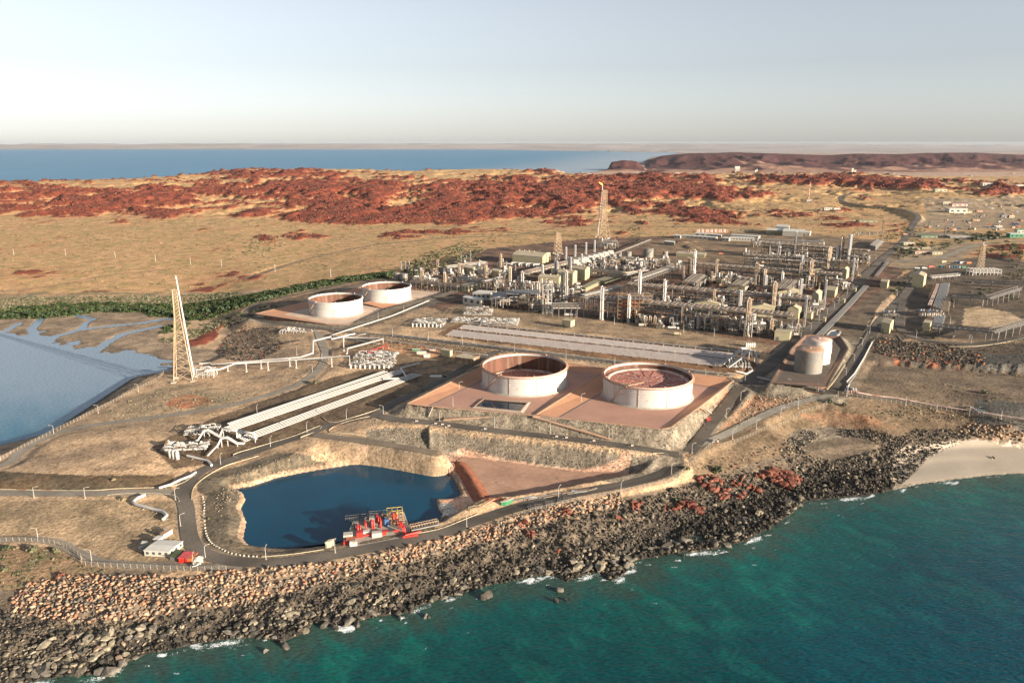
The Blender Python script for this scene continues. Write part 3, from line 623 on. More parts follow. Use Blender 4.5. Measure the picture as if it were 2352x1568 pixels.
addmat('glass_dark', (.02,.025,.03), .1)
addmat('trunk', (.16,.12,.08), .9)
addmat('leaf_mangrove', (.035,.058,.018), .7, n1=.3, a1=.35)
addmat('leaf_scrub', (.13,.125,.065), .8, n1=.3, a1=.35)
addmat('leaf_dark', (.06,.075,.03), .8, n1=.3, a1=.3)
addmat('leaf_dry', (.26,.21,.12), .8, n1=.3, a1=.3)
addmat('flame', (1, .28, .05), .5, emit=1.6)
addmat('fence_mesh', (.26,.23,.19), .7, n1=.6, a1=.2)
addmat('pit_water', (.006,.02,.035), .08)
class MB:
    def __init__(s): s.V = []; s.F = []; s.S = []
    def add(s, V, F, sm_=False):
        o = len(s.V); s.V.extend(V); s.F.extend([tuple(i + o for i in f) for f in F]); s.S.extend([sm_] * len(F))
    def box(s, x, y, z, a, b, c, rz=0.0):
        """centre of the bottom face, sizes, turn"""
        ca, sa = math.cos(rz), math.sin(rz); V = []
        for zz in (0, c):
            for i, j in ((-.5, -.5), (.5, -.5), (.5, .5), (-.5, .5)):
                V.append((x + i * a * ca - j * b * sa, y + i * a * sa + j * b * ca, z + zz))
        s.add(V, [(3, 2, 1, 0), (4, 5, 6, 7), (0, 1, 5, 4), (1, 2, 6, 5), (2, 3, 7, 6), (3, 0, 4, 7)])
    def bar(s, p, q, w, h=None):
        h = h or w; p = Vector(p); q = Vector(q); d = q - p
        if d.length < 1e-6: return
        d.normalize(); a = d.cross(Vector((0, 0, 1)))
        if a.length < 1e-3: a = Vector((1, 0, 0))
        a.normalize(); b = a.cross(d); V = []
        for e in (p, q):
            for i, j in ((-.5, -.5), (.5, -.5), (.5, .5), (-.5, .5)): V.append(tuple(e + a * i * w + b * j * h))
        s.add(V, [(0, 1, 2, 3), (7, 6, 5, 4), (0, 4, 5, 1), (1, 5, 6, 2), (2, 6, 7, 3), (3, 7, 4, 0)])
    def tube(s, pts, r, n=6, cap=True, smooth=True):
        P = [Vector(p) for p in pts]; V = []; F = []; prev = None
        for i, p in enumerate(P):
            d = (P[min(i + 1, len(P) - 1)] - P[max(i - 1, 0)])
            if d.length < 1e-6: d = Vector((0, 0, 1))
            d.normalize(); a = d.cross(Vector((0, 0, 1))) if prev is None else prev - d * prev.dot(d)
            if a.length < 1e-3: a = d.cross(Vector((0, 1, 0)))
            a.normalize(); prev = a; b = d.cross(a); rr = r[i] if hasattr(r, '__len__') else r
            for k in range(n):
                t = 2 * math.pi * k / n; V.append(tuple(p + a * math.cos(t) * rr + b * math.sin(t) * rr))
        for i in range(len(P) - 1):
            for k in range(n): F.append((i * n + k, i * n + (k + 1) % n, (i + 1) * n + (k + 1) % n, (i + 1) * n + k))
        s.add(V, F, smooth)
        if cap: s.add(V[:n], [tuple(range(n))[::-1]]); s.add(V[-n:], [tuple(range(n))])
    def cyl(s, x, y, z0, z1, r, r2=None, n=12, cap=True): s.tube([(x, y, z0), (x, y, z1)], [r, r if r2 is None else r2], n, cap)
    def lathe(s, x, y, prof, n=24, smooth=True, a0=0, a1=2 * math.pi):
        V = []; F = []; full = abs(a1 - a0 - 2 * math.pi) < 1e-6; m = n if full else n + 1
        for r, z in prof:
            for k in range(m):
                t = a0 + (a1 - a0) * k / n; V.append((x + r * math.cos(t), y + r * math.sin(t), z))
        for i in range(len(prof) - 1):
            for k in range(n): F.append((i * m + k, i * m + (k + 1) % m, (i + 1) * m + (k + 1) % m, (i + 1) * m + k))
        s.add(V, F, smooth)
    def frame(s, p, w, d, h, levels, bx, by, t=.5, brace=True, ux=(1, 0), rz=0):
        """a steel frame of posts, beams and braces; p is the corner at its foot"""
        ca, sa = math.cos(rz), math.sin(rz)
        def Q(a, b, c): return (p[0] + a * ca - b * sa, p[1] + a * sa + b * ca, p[2] + c)
        for i in range(bx + 1):
            for j in range(by + 1): s.bar(Q(w * i / bx, d * j / by, 0), Q(w * i / bx, d * j / by, h), t)
        for l in range(1, levels + 1):
            z = h * l / levels
            for j in range(by + 1): s.bar(Q(0, d * j / by, z), Q(w, d * j / by, z), t)
            for i in range(bx + 1): s.bar(Q(w * i / bx, 0, z), Q(w * i / bx, d, z), t)
        if brace:
            for l in range(levels):
                i = l % bx
                s.bar(Q(w * i / bx, 0, h * l / levels), Q(w * (i + 1) / bx, 0, h * (l + 1) / levels), t * .6)
                s.bar(Q(w, 0, h * l / levels), Q(w, d / by, h * (l + 1) / levels), t * .6)
    def build(s, name, m, parent=None, origin=None):
        me = bpy.data.meshes.new(name); V = s.V
        if origin is not None:
            ox, oy, oz = origin; V = [(a - ox, b - oy, c - oz) for a, b, c in V]
        me.from_pydata(V, [], s.F); me.polygons.foreach_set('use_smooth', s.S)
        me.materials.append(MAT[m] if isinstance(m, str) else m); o = bpy.data.objects.new(name, me); COL.objects.link(o)
        if parent: o.parent = parent
        elif origin is not None: o.location = origin
        return o
def thing(name, label, cat, loc, group=None, rz=0):
    o = bpy.data.objects.new(name, None); COL.objects.link(o); o.location = loc; o.rotation_euler = (0, 0, rz)
    o['label'] = label; o['category'] = cat
    if group: o['group'] = group
    o.empty_display_size = .5; return o
def tag(o, label, cat, group=None):
    o['label'] = label; o['category'] = cat
    if group: o['group'] = group
    return o
def copy_tree(o, loc, rz=None, label=None, scale=None, parent=None):
    c = o.copy(); COL.objects.link(c)
    if parent: c.parent = parent
    else:
        c.location = loc
        if rz is not None: c.rotation_euler = (0, 0, rz)
        if scale is not None: c.scale = (scale,) * 3 if not hasattr(scale, '__len__') else scale
        if label: c['label'] = label
    for ch in o.children: copy_tree(ch, None, parent=c)
    return c
ORD = ['first','second','third','fourth','fifth','sixth','seventh','eighth','ninth','tenth','eleventh','twelfth','thirteenth','fourteenth','fifteenth','sixteenth','seventeenth','eighteenth','nineteenth','twentieth','twenty-first','twenty-second','twenty-third','twenty-fourth','twenty-fifth','twenty-sixth','twenty-seventh','twenty-eighth','twenty-ninth','thirtieth'] + ['thirty-' + a for a in ['first','second','third','fourth','fifth','sixth','seventh','eighth','ninth']] + ['fortieth']+ ['forty-' + a for a in ['first','second','third','fourth','fifth','sixth','seventh','eighth','ninth']]
def hgt(u, vb, vt, z=None):
    """place of the foot seen at (u, vb), and the height that reaches vt"""
    if z is None: x, y, z = G(u, vb)
    else: x, y = unproj(u, vb, z)
    b = (CV - vt) / FPX
    # y*sp + dz*cp = b*(y*cp - dz*sp)
    dz = y * (b * cp - sp) / (cp + b * sp)
    return x, y, z, dz + HC - z
def pxm(u, v, px, z=None):
    """metres across for px pixels at the place seen at (u, v)"""
    if z is None: x, y, z = G(u, v)
    else: x, y = unproj(u, v, z)
    return px * (y * cp - (z - HC) * sp) / FPX
# ------------------------------------------------------------------ bunded platforms of the big tanks
def U(u, v, z): x, y = unproj(u, v, z); return (float(x), float(y), z)
def platform(nm, label, rimpts, toes, fz, floor, slope, joints=True, dark=()):
    t = thing(nm, label, 'tank bund', rimpts[0])
    mb = MB(); mb.add([(a, b, fz) for a, b, *_ in toes], [tuple(range(len(toes)))[::-1]]); f = mb.build('floor_slab', floor, t, rimpts[0])
    n = len(rimpts)
    ms = MB()
    for i in range(n):
        j = (i + 1) % n; a, b = rimpts[i], rimpts[j]; c, d = toes[j], toes[i]
        ms.add([tuple(a), tuple(b), (c[0], c[1], fz), (d[0], d[1], fz)], [(0, 1, 2, 3)][::1])
    so_ = ms.build('bund_slope', slope, t, rimpts[0])
    mc = MB(); P = [Vector(p) for p in rimpts]
    for i in range(n):
        a, b = P[i], P[(i + 1) % n]; d = (b - a); 
        mc.bar(a + Vector((0, 0, -.1)), b + Vector((0, 0, -.1)), 1.3, .5)
    mc.build('bund_crest', 'pad_crest' if floor != 'pad_gravel' else 'pad_gravel', t, rimpts[0])
    return t
toe = [(985,931),(1118,868),(1168,848),(1310,850),(1402,863),(1588,881),(1642,888),(1652,893),(1590,930),(1522,979),(1515,981),(1228,951),(994,931)]
TOE = [U(a, b, 27.5) for a, b in toe]
bundA = platform('tank_bund', 'large terracotta walled platform carrying the two red-rimmed roofless tanks', [tuple(p) for p in RIM], TOE, 27.5, 'pad_floor', 'pad_slope')
# divider between the two bays
mb = MB()
c0, c1 = U(1232, 951.5, 28.4), U(1388, 849, 31); r0, r1 = U(1283, 958.5, 27.45), U(1400, 892, 27.45); r1b = U(1440, 866, 27.45); l0, l1 = U(1222, 950.5, 27.45), U(1384, 858, 27.45)
c1 = U(1392, 850, 31)
mb.add([c0, c1, r1b, r0, l0, l1], [(0, 3, 2, 1), (0, 1, 5, 4)]); mb.build('divider_bund', 'pad_slope', bundA, tuple(RIM[0]))
mb = MB(); mb.bar(Vector(c0), Vector(c1), 1.2, .4); mb.build('bund_crest', 'pad_crest', bundA, tuple(RIM[0]))
# concrete joints: recessed dark drains at the toes
mb = MB()
for a, b in (((985, 931), (1118, 868)), ((1222, 950.5), (1384, 858)), ((1283, 958.5), (1400, 892)), ((1522, 979), (1652, 893)), ((1588, 881), (1652, 893))):
    mb.bar(Vector(U(*a, 27.56)), Vector(U(*b, 27.56)), .9, .1)
mb.build('drain', 'dark_steel', bundA, tuple(RIM[0]))
# stairs down the outside
for k, (p, q) in enumerate((((993, 934, 28.2), (983, 957, 21)), ((1475, 983, 27.5), (1466, 1008, 19.5)), ((1612, 931, 29), (1634, 949, 21.5)))):
    mb = MB(); a = Vector(U(*p)); b = Vector(U(*q)); mb.bar(a, b, 1.6, .5); mb.build('stair_run', 'concrete', bundA, tuple(RIM[0]))
mb = MB(); a = U(1225, 955.5, 27.8); b = U(1403, 1007, 20.2)
mb.bar(Vector(a), Vector(b), 4.2, .8); mb.build('access_ramp', 'pad_crest', bundA, tuple(RIM[0]))
mb = MB(); a = U(1200, 951, 27.5); b = U(1020, 962.5, 21.6); mb.bar(Vector(a), Vector(b), 3.2, .8); mb.build('access_ramp', 'pad_crest', bundA, tuple(RIM[0]))
# separator basin in the first bay
t = thing('separator_basin', 'dark rectangular water basin sunk in the floor before the left roofless tank', 'basin', U(1150, 930, 27.5))
o4 = [U(1079, 934, 27.55), U(1109, 913.5, 27.55), U(1222, 921.5, 27.55), U(1212, 931, 27.55), U(1190, 947, 27.55)]
mb = MB()
i4 = [U(1090, 933, 28.4), U(1111, 916, 28.4), U(1212, 924.5, 28.4), U(1196, 944, 28.4)]
oo = [U(1084, 936.5, 27.52), U(1108, 914, 27.52), U(1220, 922, 27.52), U(1202, 949, 27.52)]
for i in range(4):
    j = (i + 1) % 4; mb.add([oo[i], oo[j], i4[j], i4[i]], [(0, 1, 2, 3), (3, 2, 1, 0)])
mb.build('basin_rim', 'concrete', t, tuple(t.location))
mb = MB(); b4 = [(p[0], p[1], 27.62) for p in i4]
mb.add(b4, [(0, 1, 2, 3)][::1]); mb.build('basin_water', 'pit_water', t, tuple(t.location))
mb = MB(); 
for i in range(4):
    j = (i + 1) % 4; mb.bar(Vector(i4[i]) + Vector((0, 0, .02)), Vector(i4[j]) + Vector((0, 0, .02)), .7, .3)
mb.build('kerb', 'pad_crest', t, tuple(t.location))
toe2 = [(652,722),(716,705),(784,684),(836,671),(946,666),(1030,668),(990,683.5),(884,711),(796,744.5),(751,742.5)]
bundB = platform('tank_bund', 'sand coloured walled platform under the two clean white roofless tanks', [tuple(p) for p in RIM2], [U(a, b, 21.5) for a, b in toe2], 21.5, 'pad_floor_pale', 'pad_slope')
mb = MB(); a0, a1, b0, b1 = U(835, 696, 24), U(862, 690, 24), U(893, 712, 21.52), U(925, 700, 21.52)
mb.add([a0, a1, b1, b0], [(0, 3, 2, 1)]); mb.bar(Vector(a0), Vector(a1), 1, .4); mb.build('divider_bund', 'pad_slope', bundB, tuple(RIM2[0]))
toe3 = [(1782,876),(1826,806),(1852,775),(1922,778),(1937,802),(1896,868),(1890,880)]
addmat('pad_gravel', (.10,.075,.058), .95, n1=.1, a1=.2)
bundC = platform('tank_bund', 'dark gravel walled platform under the grey tank and tall white tank', [tuple(p) for p in RIM3], [U(a, b, 27.3) for a, b in toe3], 27.3, 'pad_gravel', 'pad_slope_dark')
# ------------------------------------------------------------------ the big tanks
def open_tank(label, u, vfront, wpx, vtop, z, roofz, roofmat, rimmat, group, seams=4, wall='tank_white', stair=-2.2, rust=True):
    x, yf = unproj(u, vfront, z); r = pxm(u, vfront, wpx, z) / 2
    for _ in range(6):
        yc = yf + r; d = yc * cp - (z - HC) * sp; r = wpx / 2 * d / FPX * .985
    xc = (u - CU) / FPX * d * 1.0
    b = (CV - vtop) / FPX; top = yc * (b * cp - sp) / (cp + b * sp) + HC; h = top - z; roofz = max(1, h - roofz)
    t = thing('storage_tank', label, 'storage tank', (xc, yc, z), group)
    n = 72
    def mk(nm, m, prof, nn=n, a0=0, a1=2 * math.pi):
        mb = MB(); mb.lathe(0, 0, prof, nn, True, a0, a1); return mb.build(nm, m, t)
    mk('shell', wall, [(r, 0), (r, h)])
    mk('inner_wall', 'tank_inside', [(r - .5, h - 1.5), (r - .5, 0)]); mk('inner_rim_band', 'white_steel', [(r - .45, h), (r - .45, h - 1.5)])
    k = mk('top_rim', rimmat, [(r, h), (r + .1, h + .25), (r - .3, h + .5), (r - .5, h + .1)])
    k = mk('wind_girder', rimmat, [(r + .02, h - 1.1), (r + 1.3, h - 1.05), (r + 1.35, h - .75), (r + .02, h - .7)])
    for f in (.55, .68, .80)[:3]:
        mk('stiffening_ring', 'rust_seam' if rust else 'galv', [(r, h * f - .12), (r + .28, h * f), (r, h * f + .12)])
    mk('base_ring', 'concrete', [(r + .1, .9), (r + 1.2, .5), (r + 1.6, .02)])
    for i in range(seams):
        a = -2.55 + i * .62; mb = MB(); mb.bar((math.cos(a) * (r + .12), math.sin(a) * (r + .12), .3), (math.cos(a) * (r + .12), math.sin(a) * (r + .12), h - 1.2), .3, .3)
        mb.build('vertical_seam' if rust else 'down_pipe', 'rust_seam', t)
    # floating roof
    mb = MB(); mb.lathe(0, 0, [(0, roofz + .25), (r * .30, roofz + .1), (r * .86, roofz)], n); mb.build('floating_roof', roofmat, t)
    mb = MB(); mb.lathe(0, 0, [(r * .86, roofz + .02), (r * .87, roofz + .9), (r * .955, roofz + .9), (r * .96, roofz)], n); mb.build('pontoon_ring', 'roof_pale' if rust else 'galv', t)
    mb = MB()
    for i in range(16):
        a = i * math.tau / 16; mb.bar((math.cos(a) * r * .3, math.sin(a) * r * .3, roofz + .25), (math.cos(a) * r * .85, math.sin(a) * r * .85, roofz + .15), .25, .25)
    mb.build('roof_rib', roofmat, t)
    # rolling ladder from the rim down to the roof
    mb = MB(); a = stair
    p0 = Vector((math.cos(a) * (r - 1), math.sin(a) * (r - 1), h)); p1 = Vector((math.cos(a) * r * .2, math.sin(a) * r * .2, roofz + .5)); sd_ = Vector((-math.sin(a), math.cos(a), 0)) * .6
    mb.bar(p0 + sd_, p1 + sd_, .25); mb.bar(p0 - sd_, p1 - sd_, .25)
    for i in range(1, 12): mb.bar(p0 + (p1 - p0) * i / 12 - sd_, p0 + (p1 - p0) * i / 12 + sd_, .15)
    mb.build('rolling_ladder', 'tan_steel', t)
    # gauger platform
    mb = MB(); px_, py_ = math.cos(a) * r, math.sin(a) * r
    mb.box(px_, py_, h + .3, 4, 2.6, .2, a + 1.57)
    for i in (-1.8, 0, 1.8):
        for j in (-1.2, 1.2): mb.bar((px_ + i * math.sin(a) + j * math.cos(a), py_ - i * math.cos(a) + j * math.sin(a), h + .4), (px_ + i * math.sin(a) + j * math.cos(a), py_ - i * math.cos(a) + j * math.sin(a), h + 2.2), .15)
    mb.build('gauger_platform', 'tan_steel', t)
    # spiral stair outside
    mb = MB(); pts = []
    for i in range(25):
        aa = stair - .45 + .45 * i / 24; pts.append(Vector((math.cos(aa) * (r + .9), math.sin(aa) * (r + .9), .3 + (h - .8) * i / 24)))
    for p, q in zip(pts, pts[1:]): mb.bar(p, q, 1.0, .35); mb.bar(p + Vector((0, 0, 1.1)), q + Vector((0, 0, 1.1)), .12)
    mb.build('spiral_stair', 'rust_seam', t)
    # rim vents
    for i in range(8):
        mb = MB(); aa = i * math.tau / 8 + .2; mb.cyl(math.cos(aa) * (r - .2), math.sin(aa) * (r - .2), h + .3, h + 1.1, .9, .5, 8)
        mb.build('foam_pourer', rimmat, t)
    # handrail on the girder
    mb = MB(); N_ = 60
    for i in range(N_):
        aa = i * math.tau / N_; q = (math.cos(aa) * (r + 1.25), math.sin(aa) * (r + 1.25)); mb.bar((*q, h - .8), (*q, h + .35), .09)
    mb.lathe(0, 0, [(r + 1.22, h + .3), (r + 1.28, h + .4)], 60)
    mb.build('handrail', 'rust_rim' if rust else 'galv', t)
    return t, r, h
T1 = open_tank('left of the two red-rimmed roofless tanks, its floating roof sunk deep', 1204.5, 911.5, 196, 838, 27.5, 14.0, 'roof_red', 'rust_rim', None)
T2 = open_tank('right of the two red-rimmed roofless tanks, blotched red floating roof near its top', 1486, 939.5, 204, 860.5, 27.5, 4.9, 'roof_red', 'rust_rim', None)
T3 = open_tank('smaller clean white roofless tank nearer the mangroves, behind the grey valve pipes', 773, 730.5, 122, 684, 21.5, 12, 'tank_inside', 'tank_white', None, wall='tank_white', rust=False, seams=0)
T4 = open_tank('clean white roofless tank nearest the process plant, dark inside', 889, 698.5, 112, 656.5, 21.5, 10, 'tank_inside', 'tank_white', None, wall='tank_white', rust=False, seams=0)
def closed_tank(label, u, vb, wpx, vt, wall, roof, z=None, cone=.07, rings=4, rail=True, cat='storage tank', nm='storage_tank', n=40):
    if z is None: z = G(u, vb)[2]
    x, yf = unproj(u, vb, z); r = pxm(u, vb, wpx, z) / 2; yc = yf + r; d = yc * cp - (z - HC) * sp; r = wpx / 2 * d / FPX
    xc = (u - CU) / FPX * d; b = (CV - vt) / FPX; h = yc * (b * cp - sp) / (cp + b * sp) + HC - z
    t = thing(nm, label, cat, (xc, yc, z))
    mb = MB(); mb.lathe(0, 0, [(r, -.3), (r, h)], n); mb.build('shell', wall, t)
    mb = MB(); mb.lathe(0, 0, [(r + .15, h - .1), (r + .15, h + .05), (r * .5, h + r * cone * .55), (0.01, h + r * cone)], n); mb.build('cone_roof', roof, t)
    for i in range(rings):
        mb = MB(); zz = h * (i + 1) / (rings + 1); mb.lathe(0, 0, [(r, zz - .1), (r + .15, zz), (r, zz + .1)], n); mb.build('stiffening_ring', wall, t)
    if rail:
        mb = MB()
        for i in range(30):
            aa = i * math.tau / 30; mb.bar((math.cos(aa) * r, math.sin(aa) * r, h), (math.cos(aa) * r, math.sin(aa) * r, h + 1.2), .12)
        mb.lathe(0, 0, [(r - .05, h + 1.1), (r + .05, h + 1.2)], 30); mb.build('handrail', 'rust_rim', t)
        mb = MB(); mb.cyl(0, 0, h + r * cone, h + r * cone + .8, 1.2, 1.2, 10); mb.build('roof_vent', roof, t)
        mb = MB(); 
        for i in range(20 if wpx < 50 else 0):
            a0, a1 = -2.2 + i * .06, -2.2 + (i + 1) * .06
            mb.bar((math.cos(a0) * (r + .6), math.sin(a0) * (r + .6), h * i / 20), (math.cos(a1) * (r + .6), math.sin(a1) * (r + .6), h * (i + 1) / 20), .8, .3)
        if wpx < 50: mb.build('spiral_stair', wall, t)
    return t
addmat('roof_brown', (.33,.2,.13), .7, n1=.1, a1=.25, rust=.2, rcol=(.5,.42,.36), rs=.2)
closed_tank('weathered grey cone-roofed tank, nearer of the pair beside the road junction', 1855, 860, 61, 801, 'tank_grey', 'roof_brown', 27.3)
closed_tank('tall white cone-roofed tank with pinkish lid, behind the weathered grey one', 1875.5, 838, 57, 779, 'tank_white', 'roof_pale', 27.3)
closed_tank('slim cream tank standing right of the tall white cone-roofed tank', 1906.5, 812, 6, 793, 'cream', 'cream', 27.3, rings=1, rail=False, n=14)
closed_tank('pale grey cone-roofed tank on the apron behind the stacks', 1488.5, 592, 24, 571, 'tank_grey', 'tank_grey', rings=2, n=28)
closed_tank('small grey tank left of the bigger pale one on the back apron', 1443, 592, 15, 578, 'tank_grey', 'tank_grey', rings=1, n=20, rail=False)
closed_tank('small beige tank with red top rim right of the pale one on the back apron', 1528, 590, 12, 578, 'tank_grey', 'roof_pale', rings=1, n=18, rail=False)
closed_tank('left short silver tank at the mangrove edge of the plant', 912, 643, 14, 627, 'silver', 'silver', rings=1, n=20, rail=False)
closed_tank('right short silver tank at the mangrove edge of the plant', 929, 645, 16, 629, 'silver', 'silver', rings=1, n=20, rail=False)
# ------------------------------------------------------------------ stones
def hull_rock(seed, flat=.75, n=15):
    rg = np.random.default_rng(seed); p = rg.normal(size=(n, 3)); p /= np.linalg.norm(p, axis=1)[:, None]; p *= rg.uniform(.82, 1.0, (n, 1)); p *= np.array([1, rg.uniform(.6, .95), flat * rg.uniform(.8, 1.1)])
    bm = bmesh.new(); vs = [bm.verts.new(q) for q in p]; r = bmesh.ops.convex_hull(bm, input=vs)
    junk = [v for v in bm.verts if not v.link_faces]
    if junk: bmesh.ops.delete(bm, geom=junk, context='VERTS')
    bmesh.ops.recalc_face_normals(bm, faces=bm.faces)
    bm.verts.ensure_lookup_table(); bm.verts.index_update()
    V = np.array([v.co[:] for v in bm.verts]); F = np.array([[v.index for v in f.verts] for f in bm.faces if len(f.verts) == 3]); bm.free(); return V, F
ROCK = [hull_rock(s_, .7, 14 + s_ % 6) for s_ in range(24)]
def rotm(rz, rx, ry):
    n = len(rz); m = np.zeros((n, 3, 3)); a, b, c = np.cos(rz), np.cos(rx), np.cos(ry); d, e, f = np.sin(rz), np.sin(rx), np.sin(ry)
    Z = np.zeros((n, 3, 3)); Z[:, 0, 0] = a; Z[:, 0, 1] = -d; Z[:, 1, 0] = d; Z[:, 1, 1] = a; Z[:, 2, 2] = 1
    X = np.zeros((n, 3, 3)); X[:, 0, 0] = 1; X[:, 1, 1] = b; X[:, 1, 2] = -e; X[:, 2, 1] = e; X[:, 2, 2] = b
    Y = np.zeros((n, 3, 3)); Y[:, 1, 1] = 1; Y[:, 0, 0] = c; Y[:, 0, 2] = f; Y[:, 2, 0] = -f; Y[:, 2, 2] = c
    return Z @ X @ Y
def joined(name, variants, which, P, Rm, S, colr, m):
    """thousands of small pieces as one mesh"""
    Vs, Fs, Cs = [], [], []; off = 0
    for k, (V, F) in enumerate(variants):
        i = np.nonzero(which == k)[0]
        if not len(i): continue
        X = np.einsum('nij,vj->nvi', Rm[i], V) * S[i][:, None, :] if S.ndim == 1 else np.einsum('nij,nvj->nvi', Rm[i], V[None] * S[i][:, None, :])
        X = X + P[i][:, None, :]; nv = len(V)
        f = F[None] + (np.arange(len(i)) * nv)[:, None, None] + off
        Vs.append(X.reshape(-1, 3)); Fs.append(f.reshape(-1, F.shape[1])); Cs.append(np.repeat(colr[i], nv, 0)); off += nv * len(i)
    V = np.concatenate(Vs); F = np.concatenate(Fs); Cc = np.concatenate(Cs)
    me = bpy.data.meshes.new(name); me.vertices.add(len(V)); me.vertices.foreach_set('co', V.astype(np.float32).ravel())
    me.loops.add(F.size); me.loops.foreach_set('vertex_index', F.ravel().astype(np.int32)); me.polygons.add(len(F)); me.polygons.foreach_set('loop_start', np.arange(0, F.size, F.shape[1], dtype=np.int32))
    try: me.polygons.foreach_set('loop_total', np.full(len(F), F.shape[1], np.int32))
    except Exception: pass
    me.update(calc_edges=True)
    a = me.color_attributes.new('Col', 'FLOAT_COLOR', 'POINT'); d = np.ones((len(V), 4), np.float32); d[:, :3] = Cc; a.data.foreach_set('color', d.ravel())
    me.materials.append(MAT[m]); o = bpy.data.objects.new(name, me); COL.objects.link(o); return o
MAT['rock'] = mat('rock', (0,0,0), 0, .9, n1=.5, a1=.3, n2=3.0, a2=.18, bump=.22, bscale=1.1, vcol='Col', spec=.25)
MAT['sand'] = mat('beach_sand', (.38,.325,.255), 0, .95, n1=.03, a1=.08, n2=.5, a2=.05, spec=.2)
MAT['sand_flat'] = mat('sand_flat', (.37,.225,.155), 0, .95, n1=.05, a1=.2, n2=.35, a2=.12, spec=.2)
def patch(name, px, step, m, lift, z=None, top=None):
    P = np.array([G(*p)[:2] if z is None else unproj(p[0], p[1], z) for p in px], float); a = np.arange(P[:, 0].min(), P[:, 0].max(), step); b = np.arange(P[:, 1].min(), P[:, 1].max(), step)
    A, B = np.meshgrid(a, b); wob_ = 1.2 * fbm(A / 5, B / 5, 2, 5); ins = inpoly(A.ravel() + wob_.ravel(), B.ravel() + wob_.ravel(), P).reshape(A.shape); Z = gzv(A.ravel(), B.ravel()).reshape(A.shape)
    for _ in range(3): Z[1:-1, 1:-1] = (Z[1:-1, 1:-1] * 2 + Z[:-2, 1:-1] + Z[2:, 1:-1] + Z[1:-1, :-2] + Z[1:-1, 2:]) / 6
    Z = Z + lift
    if top is not None: ins &= Z < top
    i = np.arange(A.size).reshape(A.shape); ok = ins[:-1, :-1] & ins[1:, :-1] & ins[:-1, 1:] & ins[1:, 1:]
    q = np.stack([i[:-1, :-1], i[:-1, 1:], i[1:, 1:], i[1:, :-1]], -1)[ok]; used = np.unique(q); mp = np.zeros(A.size, int); mp[used] = np.arange(len(used)); V = np.c_[A.ravel(), B.ravel(), Z.ravel()][used]
    return kind(mesh_of(name, V.tolist(), mp[q].tolist(), m, smooth=True))
def gzv(x, y):
    t = x / y; j = np.clip(np.searchsorted(ts, t) - 1, 0, len(ts) - 2); i = np.clip(np.searchsorted(ys, y) - 1, 0, len(ys) - 2)
    fy = (y - ys[i]) / (ys[i + 1] - ys[i]); ft = (t - ts[j]) / (ts[j + 1] - ts[j])
    return (ZG[i, j] * (1 - ft) + ZG[i, j + 1] * ft) * (1 - fy) + (ZG[i + 1, j] * (1 - ft) + ZG[i + 1, j + 1] * ft) * fy
def field(px, sp_, seed, z=None, jit=.45):
    """jittered grid of ground places inside a polygon given on the photograph"""
    P = np.array([G(*p)[:2] if z is None else unproj(p[0], p[1], z) for p in px], float); rg = np.random.default_rng(seed)
    a = np.arange(P[:, 0].min(), P[:, 0].max(), sp_); b = np.arange(P[:, 1].min(), P[:, 1].max(), sp_)
    A, B = np.meshgrid(a, b); A = A + (np.arange(len(b)) % 2)[:, None] * sp_ / 2; A = A.ravel() + rg.uniform(-jit, jit, A.size) * sp_; B = B.ravel() + rg.uniform(-jit, jit, B.size) * sp_
    ins = inpoly(A, B, P); return A[ins], B[ins], rg
patch('sand_beach', [(2062,1117),(2100,1080),(2125,1055),(2170,1028),(2225,1003),(2352,1030),(2500,1040),(2700,1060),(2700,1078),(2500,1082),(2352,1087.5),(2290,1090.5),(2200,1100),(2110,1112)], 1.5, 'sand', .12)
patch('sand_flat', [(1015,1050),(1060,1046),(1200,1066),(1340,1083),(1450,1079),(1440,1090),(1300,1118),(1180,1140),(1118,1150),(1085,1140),(1062,1100)], 1.5, 'sand_flat', .25, top=8.6)
stones = []      # x, y, z, size vector, colour, class
def put(A, B, rg, smin, smax, cols, cls, sink=.25, powr=1.5, keep=None, flat=1.0):
    z = gzv(A, B); n = len(A); s = smin + (smax - smin) * rg.random(n) ** powr
    C = np.array(cols)[rg.integers(0, len(cols), n)] * rg.uniform(.7, 1.25, (n, 1))
    k = np.ones(n, bool) if keep is None else keep(A, B, z)
    S = np.c_[s, s * rg.uniform(.7, 1, n), s * rg.uniform(.6, .95, n) * flat]
    stones.append((np.c_[A, B, z + s * (1 - 2 * sink) * .35][k], S[k], C[k], np.full(k.sum(), cls), rg.integers(0, 24, n)[k], rg.uniform(0, 6.28, n)[k]))
salmon = [(.36,.225,.14),(.32,.18,.11),(.38,.265,.175),(.22,.165,.12),(.13,.115,.095),(.33,.175,.11),(.19,.15,.115)]
dark = [(.04,.036,.03),(.062,.053,.041),(.05,.043,.034),(.105,.085,.06),(.032,.029,.025)]
pale = [(.20,.17,.125),(.16,.135,.10),(.24,.205,.15),(.11,.095,.075)]
redr = [(.155,.048,.03),(.12,.038,.025),(.19,.075,.05)]
top = [(30,1372),(60,1342),(130,1325),(210,1318),(330,1322),(440,1328),(475,1314),(640,1302),(800,1288),(900,1262),(1000,1241),(1100,1212),(1200,1181),(1280,1161),(1345,1150),(1430,1130)]
bot = [(1440,1165),(1340,1178),(1240,1205),(1150,1235),(1080,1252),(1000,1272),(900,1298),(800,1325),(690,1352),(560,1388),(430,1402),(330,1425),(200,1432),(90,1420),(20,1400)]
A, B, rg = field(top + bot, 1.75, 1); q_ = rg.random(len(A)) < .86; put(A[q_], B[q_], rg, .8, 2.0, salmon, 0, .2, 1.2)
